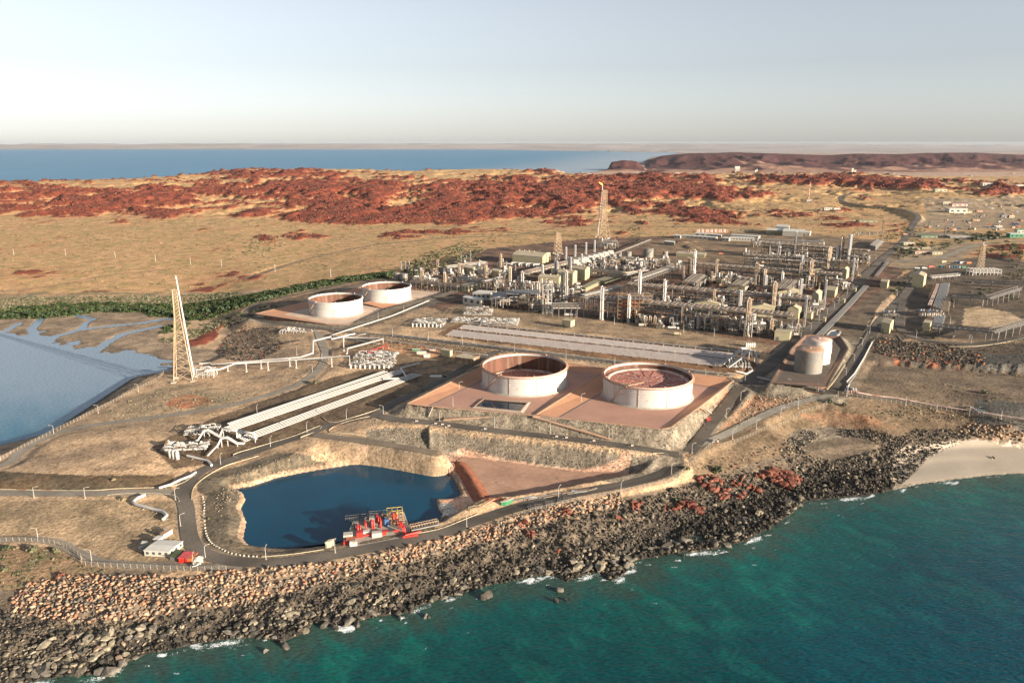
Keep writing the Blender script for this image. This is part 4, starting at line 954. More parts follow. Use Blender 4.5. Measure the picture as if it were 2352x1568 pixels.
A, B, rg = field([(2190,985),(2230,972),(2300,975),(2400,990),(2400,1030),(2300,1018),(2230,1002)], 2.6, 2); put(A, B, rg, 1.2, 2.2, salmon, 0, .2)
nz = lambda A, B: fbm(A / 18, B / 18, 3, 401)
def shorekeep(lo, hi): return lambda A, B, z: (z > lo) & (z < hi)
sh_poly = [(-60,1620),(-60,1400),(20,1400),(90,1420),(200,1432),(330,1425),(430,1402),(560,1388),(690,1352),(800,1325),(900,1298),(1000,1272),(1080,1252),(1150,1235),(1240,1205),(1340,1178),(1440,1150),(1560,1120),(1640,1092),(1800,1082),(1900,1062),(1990,1040),(2060,1010),(2100,985),(2180,985),(2240,1005),(2170,1025),(2120,1062),(2075,1110),(2040,1128),(1990,1138),(1900,1146),(1850,1152),(1812,1185),(1790,1200),(1720,1240),(1640,1262),(1560,1270),(1452,1288),(1440,1312),(1405,1334),(1370,1312),(1300,1335),(1262,1318),(1130,1342),(1060,1362),(960,1392),(935,1408),(850,1418),(790,1438),(722,1428),(700,1452),(640,1478),(600,1462),(520,1468),(450,1478),(395,1492),(340,1500),(272,1530),(235,1548),(150,1552),(60,1568)]
A, B, rg = field(sh_poly, 1.35, 3); k = nz(A, B); s_ = rg.random(len(A)) < .8
A, B, k = A[s_], B[s_], k[s_]; put(A, B, rg, .4, 1.35, dark + [dark[3], pale[1], pale[3]], 1, .2, 1.6)
A, B, rg = field(sh_poly, 4.4, 4); put(A, B, rg, 1.2, 2.8, dark + dark + pale[:2], 1, .22, 2.2)
ledge = [(-60,1620),(-60,1530),(100,1470),(300,1440),(520,1420),(700,1395),(900,1350),(1060,1330),(1240,1290),(1450,1265),(1640,1222),(1780,1165),(1840,1140),(1850,1152),(1812,1185),(1790,1200),(1720,1240),(1640,1262),(1560,1270),(1452,1288),(1440,1314),(1405,1336),(1370,1314),(1300,1337),(1262,1320),(1130,1344),(1060,1364),(960,1394),(935,1410),(850,1420),(790,1440),(722,1430),(700,1454),(640,1480),(600,1464),(520,1470),(450,1480),(395,1494),(340,1502),(272,1532),(235,1550),(150,1554),(60,1570)]
A, B, rg = field(ledge, 3.1, 5); k = fbm(A / 14, B / 14, 3, 402) > -.12; put(A[k], B[k], rg, .9, 3.0, pale + [(.27,.225,.16)], 2, .3, 1.6, flat=.8)
A, B, rg = field(ledge, 7.5, 6); k = fbm(A / 14, B / 14, 3, 402) > -.12; put(A[k], B[k], rg, 2.6, 5.4, [(.24,.2,.145),(.28,.24,.175)], 2, .4, 1.4, flat=.6)
# dark strewn ground east, rough scrub ground, spoil heaps
A, B, rg = field([(1800,1010),(1850,985),(1890,1000),(1840,1030),(1870,1050),(1940,1060),(1900,1085),(1820,1080),(1790,1040)], 1.9, 7); put(A, B, rg, .5, 1.6, dark + pale, 1, .2)
A, B, rg = field([(1930,985),(1990,985),(2050,1000),(2100,1010),(2080,1050),(2010,1062),(2030,1030),(1990,1008),(1930,1002)], 1.9, 8); put(A, B, rg, .5, 1.7, dark + [pale[3], salmon[3]], 1, .2)
A, B, rg = field([(2000,940),(2100,930),(2250,955),(2400,975),(2400,990),(2290,972),(2190,968),(2100,968)], 2.4, 9); put(A, B, rg, .4, 1.3, dark + pale, 1, .2)
A, B, rg = field([(1600,1062),(1720,1030),(1800,1020),(1820,1085),(1740,1100),(1640,1090)], 3.4, 10); put(A, B, rg, .4, 1.2, dark + pale + redr[:1], 1, .2)
A, B, rg = field([(1685,948),(1730,905),(1790,900),(1880,915),(1830,932),(1760,940),(1700,985),(1680,985)], 3.2, 12); put(A, B, rg, .5, 1.6, [(.33,.19,.12),(.3,.22,.15),pale[0]], 1, .25)
A, B, rg = field([(2000,770),(2080,785),(2190,792),(2262,815),(2260,842),(2180,840),(2080,835),(1990,805)], 3.3, 13); put(A, B, rg, .9, 2.6, dark + [pale[3], (.24,.10,.05), dark[2], dark[3]], 1, .3)
A, B, rg = field([(2240,800),(2352,772),(2500,780),(2500,880),(2352,870),(2260,850)], 2.6, 14); put(A, B, rg, .4, 1.1, dark + [pale[3]], 1, .25)
A, B, rg = field([(240,950),(330,905),(420,895),(560,905),(560,925),(400,955),(260,970)], 4.2, 15); put(A, B, rg, .35, 1.1, pale + [dark[3]], 1, .25)
A, B, rg = field([(520,770),(560,745),(640,752),(650,800),(580,835),(520,825),(500,800)], 2.9, 16); put(A, B, rg, .7, 1.9, dark + [(.16,.065,.04), pale[3]], 1, .25)
A, B, rg = field([(870,780),(960,785),(1100,800),(1160,806),(1150,818),(1000,812),(870,795)], 2.4, 17); put(A, B, rg, .4, 1.1, dark + [(.3,.17,.1), pale[3]], 1, .25)
# stone facing of the platform slopes and the embankment over the sand basin
for pg, sd_ in (([(925,935),(1000,935),(1230,957),(1400,975),(1500,988),(1540,988),(1620,940),(1690,880),(1702,886),(1640,960),(1590,1012),(1550,1030),(1400,1008),(1200,988),(1000,962),(900,948)], 20), ([(850,962),(960,975),(1150,997),(1300,1012),(1500,1036),(1522,1046),(1500,1066),(1455,1076),(1340,1076),(1200,1060),(1040,1035),(900,1015),(842,1002)], 21), ([(600,1110),(500,1180),(490,1150),(540,1080),(700,1035),(860,1020),(980,1040),(850,1052),(700,1078)], 22), ([(1800,885),(1900,893),(1912,880),(1950,812),(1960,815),(1925,888),(1900,902),(1790,888)], 23)):
    A, B, rg = field(pg, 1.75, sd_); put(A, B, rg, .3, .8, [(.26,.22,.155),(.19,.17,.125),(.13,.12,.095),(.08,.075,.065),(.3,.22,.15)], 3, .2, 1.3)
def one(u, v, s, col, cls, sx=1, sz=.7, dz=0, k=0, rz=.5):
    x, y, z = G(u, v); stones.append((np.array([[x, y, max(z, -.2) + s * .2 + dz]]), np.array([[s, s * sx, s * sz]]), np.array([col], float), np.array([cls]), np.array([k]), np.array([rz])))
rs_ = random.Random(5)
for u, v, w_ in ((1462,1158,6),(1456,1172,4.5),(1552,1165,6),(1575,1158,7),(1600,1170,6),(1530,1172,4),(1612,1100,5),(1625,1112,6),(1640,1122,7),(1655,1105,5),(1668,1128,5),(1690,1112,5),(1705,1098,4),(1720,1118,5),(1745,1092,6),(1770,1088,8),(1800,1095,9),(1825,1105,8),(1812,1115,7),(1785,1108,6),(1660,1140,5),(1700,1138,5),(1740,1125,5),(1218,1225,5),(1200,1205,4.5),(1420,1190,4),(1300,1178,5),(1640,1098,3.5),(1688,1070,3),(130,1322,4.5),(60,1370,3.5),(1275,1268,4),(760,1310,3)):
    for q in range(7 if w_ > 4.6 else 3):
        one(u + rs_.uniform(-12, 12), v + rs_.uniform(-5, 7), w_ * rs_.uniform(.3, .72), redr[rs_.randrange(3)], 4, rs_.uniform(.6, 1), rs_.uniform(.55, .8), 0, rs_.randrange(24), rs_.uniform(0, 6))
for u, v, s_, a_ in ((1285,1364,3.2,1),(1276,1390,2.8,.6),(1300,1388,1.8,1),(1118,1375,4.5,.7),(1108,1380,3,.8),(978,1422,2.6,.6),(985,1424,2,.8),(920,1425,2.6,.6),(1568,1280,2.6,.7),(655,1490,3.5,.6),(612,1500,2.5,.7),(745,1440,3,.8),(820,1438,3,.6),(770,1445,3,.6),(1440,1300,4,.7),(1380,1308,4,.8),(255,1550,5,.8),(235,1545,4,.8),(280,1528,4,.7),(1325,1305,4,.8),(2100,1122,1.4,.7),(2283,1052,2,.8),(2278,1053,1.2,.8),(2145,1112,1.2,.7)):
    one(u, v, s_, pale[rs_.randrange(3)], 5, a_, .8, 0, rs_.randrange(24), rs_.uniform(0, 6))
SP = np.concatenate([s[0] for s in stones]); SS = np.concatenate([s[1] for s in stones]); SCo = np.concatenate([s[2] for s in stones]); SK = np.concatenate([s[3] for s in stones]); SW = np.concatenate([s[4] for s in stones]); SRz = np.concatenate([s[5] for s in stones])
# wet and weed-dark near the water line
wet = (SP[:, 1] < 1000) & (np.abs(SP[:, 2] - .4) < .9) & (SK > 0); SCo[wet] *= .55
rgm = np.random.default_rng(99); SRm = rotm(SRz, rgm.uniform(-.5, .5, len(SP)), rgm.uniform(-.5, .5, len(SP)))
uu, vv = project(SP[:, 0], SP[:, 1], SP[:, 2]); dep = SP[:, 1] * cp - (SP[:, 2] - HC) * sp
shown = SS[:, 0] / dep * ((uu > 5) & (uu < 2347) & (vv < 1563)) ; shown[SK == 5] *= 0
order = np.argsort(-shown)[:300]; big = np.zeros(len(SP), bool); big[order] = True; big[SK == 5] = True; big[order[-int((SK == 5).sum()):]] = False
LBL = {0: 'salmon or grey armour boulder in the sea wall', 1: 'dark boulder strewn over the foreshore', 2: 'pale weathered boulder on the waterline ledges', 3: 'small facing stone of the bund embankment', 4: 'rust red boulder above the foreshore'}
GRP = {0: 'armour boulders of the sea wall', 1: 'dark foreshore boulders', 2: 'pale waterline boulders', 3: 'facing stones', 4: 'rust red outcrop boulders', 5: None}
L5 = iter(['upper of the two dark rocks standing alone in the green water', 'lower left dark rock standing alone in the green water', 'small dark rock touching the lower lone rock in the water', 'rugged pale rock in the water beside the foam, centre of the shore', 'smaller rock against the rugged pale one in the water', 'low rock awash in the calm bay of the shore', 'small companion of the low awash rock', 'low foam-washed rock off the big pale boulder', 'single rock ringed by white foam off the east shore', 'rock pinnacle in broken foam off the west shore', 'low awash rock left of the pinnacle', 'rock at the tide line among white wash', 'right-hand rock among white wash below the pale ledge', 'middle rock among white wash below the pale ledge', 'large pale rock at the tip of the central point', 'blocky pale rock left of the central tip', 'rounded pale rock at the southwest tip of the shore', 'dark companion of the rounded southwest rock', 'pale rock inshore of the southwest tip', 'squat rock between the two small coves', 'small stone in the surf at the sand beach', 'larger lone stone on the sand beach', 'tiny stone beside the lone stone on the sand', 'small stone at the near end of the beach surf'])
PAL = [(.31,.19,.13),(.25,.18,.13),(.13,.115,.095),(.045,.042,.036),(.08,.07,.058),(.17,.145,.105),(.24,.205,.15),(.115,.036,.024),(.155,.058,.038)]
PALM = [mat('boulder_stone', c, 0, .9, n1=1.3, a1=.4, n2=5, a2=.2, bump=.25, bscale=2.2, spec=.25) for c in PAL]
def rock_mat(c):
    return PALM[min(range(len(PAL)), key=lambda k: sum((math.log(a + .02) - math.log(b + .02)) ** 2 for a, b in zip(PAL[k], c)))]
rmesh = {}
for i in np.nonzero(big)[0]:
    k = int(SW[i]); m = rock_mat(SCo[i]); key = (k, m.name)
    if key not in rmesh:
        me = bpy.data.meshes.new('boulder'); me.from_pydata(ROCK[k][0].tolist(), [], ROCK[k][1].tolist()); me.materials.append(m); rmesh[key] = me
    o = bpy.data.objects.new('boulder', rmesh[key]); COL.objects.link(o); o.location = SP[i]; o.scale = SS[i]; o.rotation_euler = (rgm.uniform(-.4, .4), rgm.uniform(-.4, .4), SRz[i])
    c = int(SK[i]); u_ = uu[i]; where_ = ['west of the site office', 'below the pond', 'below the red pump platform', 'below the spare pipe stacks', 'by the red outcrops', 'toward the sand beach'][int(np.searchsorted([330, 760, 1080, 1400, 1850], u_))]
    tag(o, next(L5) if c == 5 else LBL[c] + ', ' + where_, 'boulder', None if c == 5 else GRP[c] + ' ' + where_)
for c, nm in ((0, 'sea_wall_stones'), (1, 'foreshore_stones'), (2, 'ledge_stones'), (3, 'facing_stones'), (4, 'outcrop_stones')):
    i = np.nonzero((SK == c) & ~big)[0]
    if len(i): kind(joined(nm, ROCK, SW[i], SP[i], SRm[i], SS[i], SCo[i], 'rock'), 'stuff')
# blocks lying on the red hills, far too many to count
rmask = (MM['red'] > .75) & (YY.ravel() > 1500) & (YY.ravel() < 4400) & (np.abs(TT.ravel()) < .74); ri = np.nonzero(rmask)[0]; rgh = np.random.default_rng(4); ri = rgh.choice(ri, min(15000, len(ri)), replace=False, p=(1 / (YY.ravel()[ri]) ** .5) / (1 / (YY.ravel()[ri]) ** .5).sum())
hx = XX.ravel()[ri] + rgh.uniform(-4, 4, len(ri)); hy = YY.ravel()[ri] + rgh.uniform(-6, 6, len(ri)); hs_ = (1.6 + 5.0 * rgh.random(len(ri)) ** 3) * np.clip(hy / 2600, .6, 1.5)
HC_ = np.array([(.14,.042,.025), (.105,.034,.022), (.17,.058,.034), (.085,.030,.022)])[rgh.integers(0, 4, len(ri))] * rgh.uniform(.7, 1.2, (len(ri), 1))
kind(joined('hill_rocks', ROCK, rgh.integers(0, 24, len(ri)), np.c_[hx, hy, gzv(hx, hy) + hs_ * .15], rotm(rgh.uniform(0, 6.28, len(ri)), rgh.uniform(-.4, .4, len(ri)), rgh.uniform(-.4, .4, len(ri))), np.c_[hs_ * 1.3, hs_, hs_ * .75], HC_, 'rock'), 'stuff')
print('stones', len(SP))
# red earth berm on the sand flat
Pb = smooth_line([(*G(1052,1062)[:2],), (*G(1080,1100)[:2],), (*G(1118,1150)[:2],)], 6); bx_ = MB(); V = []; F = []
for i, p in enumerate(Pb):
    a = Pb[max(i - 1, 0)]; b = Pb[min(i + 1, len(Pb) - 1)]; d = (b - a) / np.linalg.norm(b - a); n_ = np.array([-d[1], d[0]]); h_ = 2.8 * math.sin(math.pi * (i + .6) / (len(Pb) + .2)) ** .4 + .3 * math.sin(i * 2.1)
    for o_, z_ in ((-6.5, 0), (-3, .55), (-.8, 1), (.8, 1), (3.2, .5), (6.5, 0)): V.append((p[0] + n_[0] * o_, p[1] + n_[1] * o_, 6.0 + h_ * z_))
    if i:
        for k in range(5): F.append(((i - 1) * 6 + k, (i - 1) * 6 + k + 1, i * 6 + k + 1, i * 6 + k))
MAT['red_earth'] = mat('red_earth', (.27,.105,.06), 0, .95, n1=.3, a1=.25, n2=1.2, a2=.15, bump=.3, bscale=.6, spec=.2); kind(mesh_of('earth_berm', V, F, 'red_earth', smooth=True))
# ------------------------------------------------------------------ street lamps
def make_lamp(h=6.8, pole='white_steel'):
    t = thing('street_lamp', 'x', 'street lamp', (0, 0, 0), 'street lamps along the roads')
    mb = MB(); mb.cyl(0, 0, 0, h, .17, .1, 6); mb.build('pole', pole, t)
    mb = MB(); mb.box(0, 0, -.2, 1.1, 1.1, .55); mb.build('concrete_foot', 'rust_seam', t)
    mb = MB(); mb.tube([(0, 0, h), (.9, 0, h + .45), (2.0, 0, h + .6)], .09, 5); mb.build('arm', pole, t)
    mb = MB(); mb.box(2.35, 0, h + .5, 1.1, .4, .2); mb.build('lamp_head', 'white_steel', t)
    return t
lampA = make_lamp(); used_lamp = [False]
LAMPS = [ # where, list of (u, v, arm turn in degrees)
 ('along the coastal road', 'from the west end', [(403,1147.6,35),(414.8,1208,40),(472,1281.5,45),(611,1285,90),(770,1270,90),(1072,1210,80),(1283,1142,60),(1426,1131,50),(1542,1088,20),(1589,1041,20),(1667,959,20),(1701,918.6,15)]),
 ('on the west gravel road', 'from the left', [(78.7,1142.8,10),(195.8,1144.4,10)]),
 ('along the lower fence road', 'from the left', [(88,1239.6,190),(211,1289.8,190),(445,1302,100)]),
 ('along the terminal road above the pond', 'from the left', [(507,1066.7,80),(621.5,1026,80),(705,992.6,80),(796,963,90),(880.6,951.5,180),(1010,968,90),(1136,981,90),(1264,995.5,90),(1398.5,1007,90),(1545.7,1030.5,90)]),
 ('on the seawall track beside the bay', 'from the left', [(1.6,1057,200),(123.8,996.8,200),(226,949,200),(318,899.7,200)]),
 ('by the loop of the gravel track', 'from the left', [(591,951,90),(718,855,150),(739.7,827,150),(682,815,90)]),
 ('on the floor of the terracotta platform', 'from the left', [(1040.7,936,90),(1054.7,897,20),(1335.5,925,20)]),
 ('along the road behind the big tanks', 'from the left', [(869,736,90),(902,773,90),(927.5,718.6,90),(984,781.6,90),(1062.6,792,90),(1182,808,90),(1300,823,90),(1412,838,90),(1500,850,90),(1620,868,90),(1711,876,90),(1832.7,937.6,90)]),
 ('along the plant road', 'from the near end', [(1815.5,889.6,180),(1839,782,180),(1862.5,759,180),(1880.8,740.3,180),(1899.6,722.8,180),(1916,708,180),(1926.4,697.3,180),(1945.8,677,180),(1958.4,665,180),(1995.7,614,180),(2012,596,180)]),
 ('along the road east of the twin tanks', 'from the near end', [(1879,901.6,90),(1943,862.6,180),(1961.7,829.6,180),(1980,795,180),(1996.9,766.5,180),(2039.8,705,200),(2060,680,200)]),
 ('along the fenced shore pipeline', 'from the left', [(1944.6,909,90),(2080,930,90),(2151.5,943.6,90),(2226,954,90),(2299,961.7,90)]),
 ('on the terrace road above the quarry face', 'from the left', [(2104,777,90),(2230.4,789,90),(2182,742,90),(2190,705,90)]),
 ('along the pale spur track', 'from the left', [(1682,1007,20),(1737,985,20),(1793,957,20)]),
 ('in front of the process plant', 'from the left', [(1165,700,90),(1248,716,90),(1323,728,90),(1411,744,90),(1452,741,90),(1570,762,90),(1640,771,90)]),
]
for where, fr, L in LAMPS:
    for i, (u, v, a) in enumerate(L):
        x, y, z = G(u, v); lab = f'lamp post {where}, {ORD[i]} {fr}'
        if not used_lamp[0]: used_lamp[0] = True; o = lampA; o.location = (x, y, z); o.rotation_euler = (0, 0, R(a)); o['label'] = lab
        else: copy_tree(lampA, (x, y, z), R(a), lab, scale=1.0 if v > 800 else 1.15)
for i, (u, v) in enumerate([(32,586),(151,586),(265,592),(357.5,600),(438,607),(509,612),(632,624),(760,636)]):
    x, y, z = G(u, v); t = thing('utility_pole', f'pale power pole on the spinifex plain, {ORD[i]} from the left', 'power pole', (x, y, z), 'power poles across the plain')
    mb = MB(); mb.cyl(0, 0, -.3, 12, .32, .2, 6); mb.build('pole', 'white_steel', t); mb = MB(); mb.bar((-1.5, 0, 11.2), (1.5, 0, 11.2), .25); mb.build('cross_arm', 'white_steel', t)
# ------------------------------------------------------------------ fences
def fence(label, px, step=3.6, h=2.7, off=0):
    P = smooth_line([G(*p) for p in px], 8); d = np.r_[0, np.cumsum(np.hypot(*np.diff(P[:, :2], axis=0).T))]
    n = int(d[-1] / step); step = d[-1] / n; t = thing('chain_link_fence', label, 'fence', tuple(P[0]))
    pos = []
    for k in range(n + 1):
        s_ = k * step; x = np.interp(s_, d, P[:, 0]); y = np.interp(s_, d, P[:, 1]); pos.append((x, y, gz(x, y)))
    o0 = tuple(P[0]); mp_ = MB(); mp_.bar((0, 0, -.2), (0, 0, h), .16); mp_.bar((0, 0, h), (.2, -.35, h + .45), .1)
    me = None
    for q in pos[:300]:
        if me is None: o = mp_.build('post', 'tan_steel', t); me = o.data
        else: o = bpy.data.objects.new('post', me); COL.objects.link(o); o.parent = t
        o.location = Vector(q) - Vector(o0)
    mw = MB()
    for a, b in zip(pos, pos[1:]):
        for f, w_ in ((.06, .08), (.5, .04), (.96, .09)): mw.bar((a[0], a[1], a[2] + h * f), (b[0], b[1], b[2] + h * f), w_)
        A_ = Vector(a); B_ = Vector(b)
        for j in range(4):
            p = A_ + (B_ - A_) * (j / 4); q = A_ + (B_ - A_) * ((j + 1) / 4)
            mw.bar(p + Vector((0, 0, .1)), q + Vector((0, 0, h - .05)), .035); mw.bar(q + Vector((0, 0, .1)), p + Vector((0, 0, h - .05)), .035)
    w = mw.build('wire_mesh', 'fence_mesh', t, o0); w['kind'] = 'stuff'
    return t
fence('mesh fence along the seaward side of the coastal road, climbing to the gate', [(1180,1188),(1300,1157),(1400,1138),(1470,1122),(1540,1106),(1585,1070),(1620,1035),(1650,1012)])
fence('mesh fence beside the pale spur track, from the white car eastward', [(1655,1026),(1700,1013),(1760,985),(1830,955),(1900,928),(1925,912)])
fence('mesh fence on top of the seawall beside the blue bay', [(0,1058),(70,1020),(140,985),(200,955),(260,925),(320,893),(362,872),(376,858)])
fence('mesh fence around the southwest corner beside the scrub', [(0,1244),(60,1244),(130,1252),(185,1280),(190,1297),(240,1302),(340,1307),(440,1311),(520,1310)])
fence('long mesh fence along the shore pipeline on the east side', [(1925,905),(2020,921),(2120,935),(2220,950),(2352,978),(2450,996)])
fence('mesh fence under the elevated flare line', [(470,845),(540,838),(620,832),(700,826),(755,828)])
# ------------------------------------------------------------------ guard rails and kerbs
def rail(nm, label, px, cat, w_=.4, h=.6, m='cream_roof', step=4.0, gap=.25, single=False):
    P = smooth_line([G(*p) for p in px], 8); d = np.r_[0, np.cumsum(np.hypot(*np.diff(P[:, :2], axis=0).T))]; n = max(2, int(d[-1] / step)); st = d[-1] / n
    t = thing(nm, label, cat, tuple(P[0])); pos = [(float(np.interp(k * st, d, P[:, 0])), float(np.interp(k * st, d, P[:, 1]))) for k in range(n + 1)]
    for a, b in zip(pos, pos[1:]):
        A_ = Vector((*a, gz(*a))); B_ = Vector((*b, gz(*b))); dd = (B_ - A_) * gap / 2 / max((B_ - A_).length, .1)
        mb = MB(); mb.bar(A_ + dd + Vector((0, 0, h * .55)), B_ - dd + Vector((0, 0, h * .55)), w_, h * .8 if not single else .35)
        if single: mb.box(A_.x, A_.y, A_.z - .1, .25, .25, h * .6)
        mb.build('barrier_segment', m, t, tuple(P[0]))
rail('guard_rail', 'pale barrier curving from the terminal road down round the pond corner', [(439.6,1147),(446,1119),(476,1093),(523,1068),(594,1047)], 'barrier')
rail('guard_rail', 'pale barrier on the north side of the west gravel road', [(0,1124),(190,1127),(279,1122),(365,1119),(415,1112),(445,1092)], 'barrier', step=5)
rail('guard_rail', 'pale barrier curling round the white pipe bend south of the west road', [(246,1138),(286,1134),(349,1134),(400,1138),(412,1152)], 'barrier')
rail('guard_rail', 'white rail at the pond edge left of the small cream hut', [(601,1279),(670,1273),(744,1262)], 'barrier', single=True)
rail('guard_rail', 'white rail at the pond edge right of the red pump platform', [(918,1232),(965,1224),(1013,1214),(1050,1200),(1100,1179)], 'barrier', single=True)
rail('guard_rail', 'pale barrier round the tip of the upper gravel slope', [(842,1002),(800,996),(758,993),(762,983),(803,967),(850,957)], 'barrier')
rail('guard_rail', 'pale barrier round the dark pocket left of the tank platform', [(741,958),(750,967),(773,970),(817,957),(855,945),(877,937)], 'barrier')
rail('guard_rail', 'pale barrier of the strip between pipe yard and terminal road', [(545,1052),(534,1047),(545,1040),(600,1024),(680,1000),(736,978),(730,990),(690,1005)], 'barrier')
rail('guard_rail', 'pale barrier round the east end of the embankment road', [(1440,1034),(1490,1042),(1525,1041),(1535,1046)], 'barrier')
rail('guard_rail', 'long pale kerb east of the road beside the quarry flat', [(1950,880),(1965,860),(1990,815),(2008,780)], 'barrier', m='concrete', w_=.9)
rail('guard_rail', 'light kerb on the inner bend of the east road', [(1968,800),(1985,780),(2000,745),(2012,725)], 'barrier', m='concrete')
rail('guard_rail', 'pale barrier along the lip of the curved terrace road', [(2062,770),(2080,788),(2130,794),(2230,796),(2300,788),(2352,777)], 'barrier')
rail('guard_rail', 'row of short kerb blocks behind the big tanks', [(760,757),(960,784),(1200,812),(1400,836),(1560,855)], 'barrier', w_=.7, h=.7, step=5.5, gap=2.4)
rail('retaining_kerb', 'sunlit concrete kerb of the road beside the grey tank platform', [(1898,896),(1912,880),(1925,862),(1940,838)], 'kerb', m='cream_roof', w_=1.4, h=1.0)
# ------------------------------------------------------------------ painted stones by the pond road
blk = MB(); blk.box(0, 0, -.1, .9, .65, .75, .3); blk0 = blk.build('marker_block', 'white_wall'); P = smooth_line([(466,1141),(469,1160),(469,1179),(470,1205),(474,1225),(480,1240),(492,1252),(510,1262),(533,1271),(560,1276),(590,1278)], 3)
for i in range(len(P)):
    o = blk0 if i == 0 else blk0.copy()
    if i: COL.objects.link(o)
    o.location = G(*P[i]); o.rotation_euler = (0, 0, i * 1.3); tag(o, 'white painted block edging the bend of the road round the pond', 'block', 'painted blocks at the pond bend')
# ------------------------------------------------------------------ buildings given by three ground corners
def quad_base(A, B, C):
    a, b, c = (Vector(G(*p)) for p in (A, B, C)); z = min(a.z, b.z, c.z); a.z = b.z = c.z = z
    ex = b - a; ey = c - b; ey = ey - ex * (ey.dot(ex) / ex.length_squared) * .0; return a, ex, ey, z
def shed(nm, label, cat, A, B, C, h, wall, roof, ridge=0, eave=.3, wins=0, wside=0, vents=0, door=False, roofalong='x', group=None, stilts=0):
    a, ex, ey, z = quad_base(A, B, C); t = thing(nm, label, cat, tuple(a), group); ez = Vector((0, 0, 1)); o0 = tuple(a)
    ux, uy = ex.normalized(), ey.normalized(); lx, ly = ex.length, ey.length
    def q(i, j, k): return tuple(ux * i + uy * j + ez * k)
    def prism(mb, pts8): mb.add(pts8, [(3, 2, 1, 0), (4, 5, 6, 7), (0, 1, 5, 4), (1, 2, 6, 5), (2, 3, 7, 6), (3, 0, 4, 7)])
    mb = MB(); b0 = stilts - .4 if not stilts else stilts
    prism(mb, [q(0, 0, b0), q(lx, 0, b0), q(lx, ly, b0), q(0, ly, b0), q(0, 0, h), q(lx, 0, h), q(lx, ly, h), q(0, ly, h)])
    if ridge and roofalong == 'x': mb.add([q(0, 0, h), q(0, ly, h), q(0, ly / 2, h + ridge), q(lx, 0, h), q(lx, ly, h), q(lx, ly / 2, h + ridge)], [(0, 1, 2), (3, 5, 4)])
    if ridge and roofalong == 'y': mb.add([q(0, 0, h), q(lx, 0, h), q(lx / 2, 0, h + ridge), q(0, ly, h), q(lx, ly, h), q(lx / 2, ly, h + ridge)], [(0, 1, 2), (3, 5, 4)])
    mb.build('wall', wall, t)
    e = eave; mb = MB(); th = .12
    if not ridge: prism(mb, [q(-e, -e, h + .01), q(lx + e, -e, h + .01), q(lx + e, ly + e, h + .01), q(-e, ly + e, h + .01), q(-e, -e, h + .25), q(lx + e, -e, h + .25), q(lx + e, ly + e, h + .4), q(-e, ly + e, h + .4)])
    elif roofalong == 'x':
        for s in (0, 1):
            y0, y1 = (-e, ly / 2) if s == 0 else (ly + e, ly / 2)
            prism(mb, [q(-e, y0, h - .05), q(lx + e, y0, h - .05), q(lx + e, y1, h + ridge + .02), q(-e, y1, h + ridge + .02), q(-e, y0, h + th), q(lx + e, y0, h + th), q(lx + e, y1, h + ridge + th + .05), q(-e, y1, h + ridge + th + .05)])
    else:
        for s in (0, 1):
            x0, x1 = (-e, lx / 2) if s == 0 else (lx + e, lx / 2)
            prism(mb, [q(x0, -e, h - .05), q(x0, ly + e, h - .05), q(x1, ly + e, h + ridge + .02), q(x1, -e, h + ridge + .02), q(x0, -e, h + th), q(x0, ly + e, h + th), q(x1, ly + e, h + ridge + th + .05), q(x1, -e, h + ridge + th + .05)])
    rf = mb.build('roof', roof, t)
    def panel(nm_, m_, i0, i1, k0, k1, side='x'):
        mb = MB(); d = .06
        if side == 'x': P8 = [q(i0, -d, k0), q(i1, -d, k0), q(i1, .0, k0), q(i0, .0, k0), q(i0, -d, k1), q(i1, -d, k1), q(i1, .0, k1), q(i0, .0, k1)]
        else: P8 = [q(lx, i0, k0), q(lx + d, i0, k0), q(lx + d, i1, k0), q(lx, i1, k0), q(lx, i0, k1), q(lx + d, i0, k1), q(lx + d, i1, k1), q(lx, i1, k1)]
        prism(mb, P8); return mb.build(nm_, m_, t)
    for i in range(wins): w_ = lx / wins; panel('window', 'window', w_ * (i + .28), w_ * (i + .72), h * .4, h * .8)
    for i in range(wside): w_ = ly / wside; panel('window', 'window', w_ * (i + .3), w_ * (i + .7), h * .45, h * .8, 'y')
    if door: panel('door', 'door', lx * .1, lx * .1 + min(3.5, lx * .2), 0, min(h * .7, 4)); panel('door', 'door', ly * .4, ly * .4 + min(3, ly * .25), 0, min(h * .7, 4), 'y')
    for i in range(vents):
        f = (i + .5) / vents; mb = MB()
        c = Vector(q(lx * f, ly / 2, h + ridge)) if roofalong == 'x' or not ridge else Vector(q(lx / 2, ly * f, h + ridge))
        mb.cyl(c.x, c.y, c.z - .1, c.z + 1.4, 1.0, 1.0, 8); mb.build('roof_vent', roof, t)
    for i in range(stilts and 4 or 0):
        c = Vector(q(lx * (i + .5) / 4, .5, 0)); mb = MB(); mb.box(c.x, c.y, -.4, .4, .4, stilts + .4); mb.build('stilt', 'door', t)
    return t
shed('site_office', 'white flat-roofed site office with dark windows at the bend of the coastal road', 'site office', (332.5,1277.5), (389.5,1279.8), (421,1254.5), 3.6, 'white_wall', 'white_roof', ridge=.35, wins=4, wside=3, roofalong='x', stilts=.4)
shed('annexe', 'small grey annexe box behind the white site office', 'annexe', (354,1249), (366,1250), (376,1243), 3.0, 'white_roof', 'white_roof')
shed('container', 'long white container with brown lid beside the white site office', 'container', (369,1235.2), (376.5,1237.2), (397,1224.5), 2.7, 'white_wall', 'roof_brown')
shed('shed', 'crimson shed with orange end below the white site office', 'shed', (410.6,1291.8), (430,1292.6), (445,1277), 2.7, 'red_paint', 'red_roof', door=False)
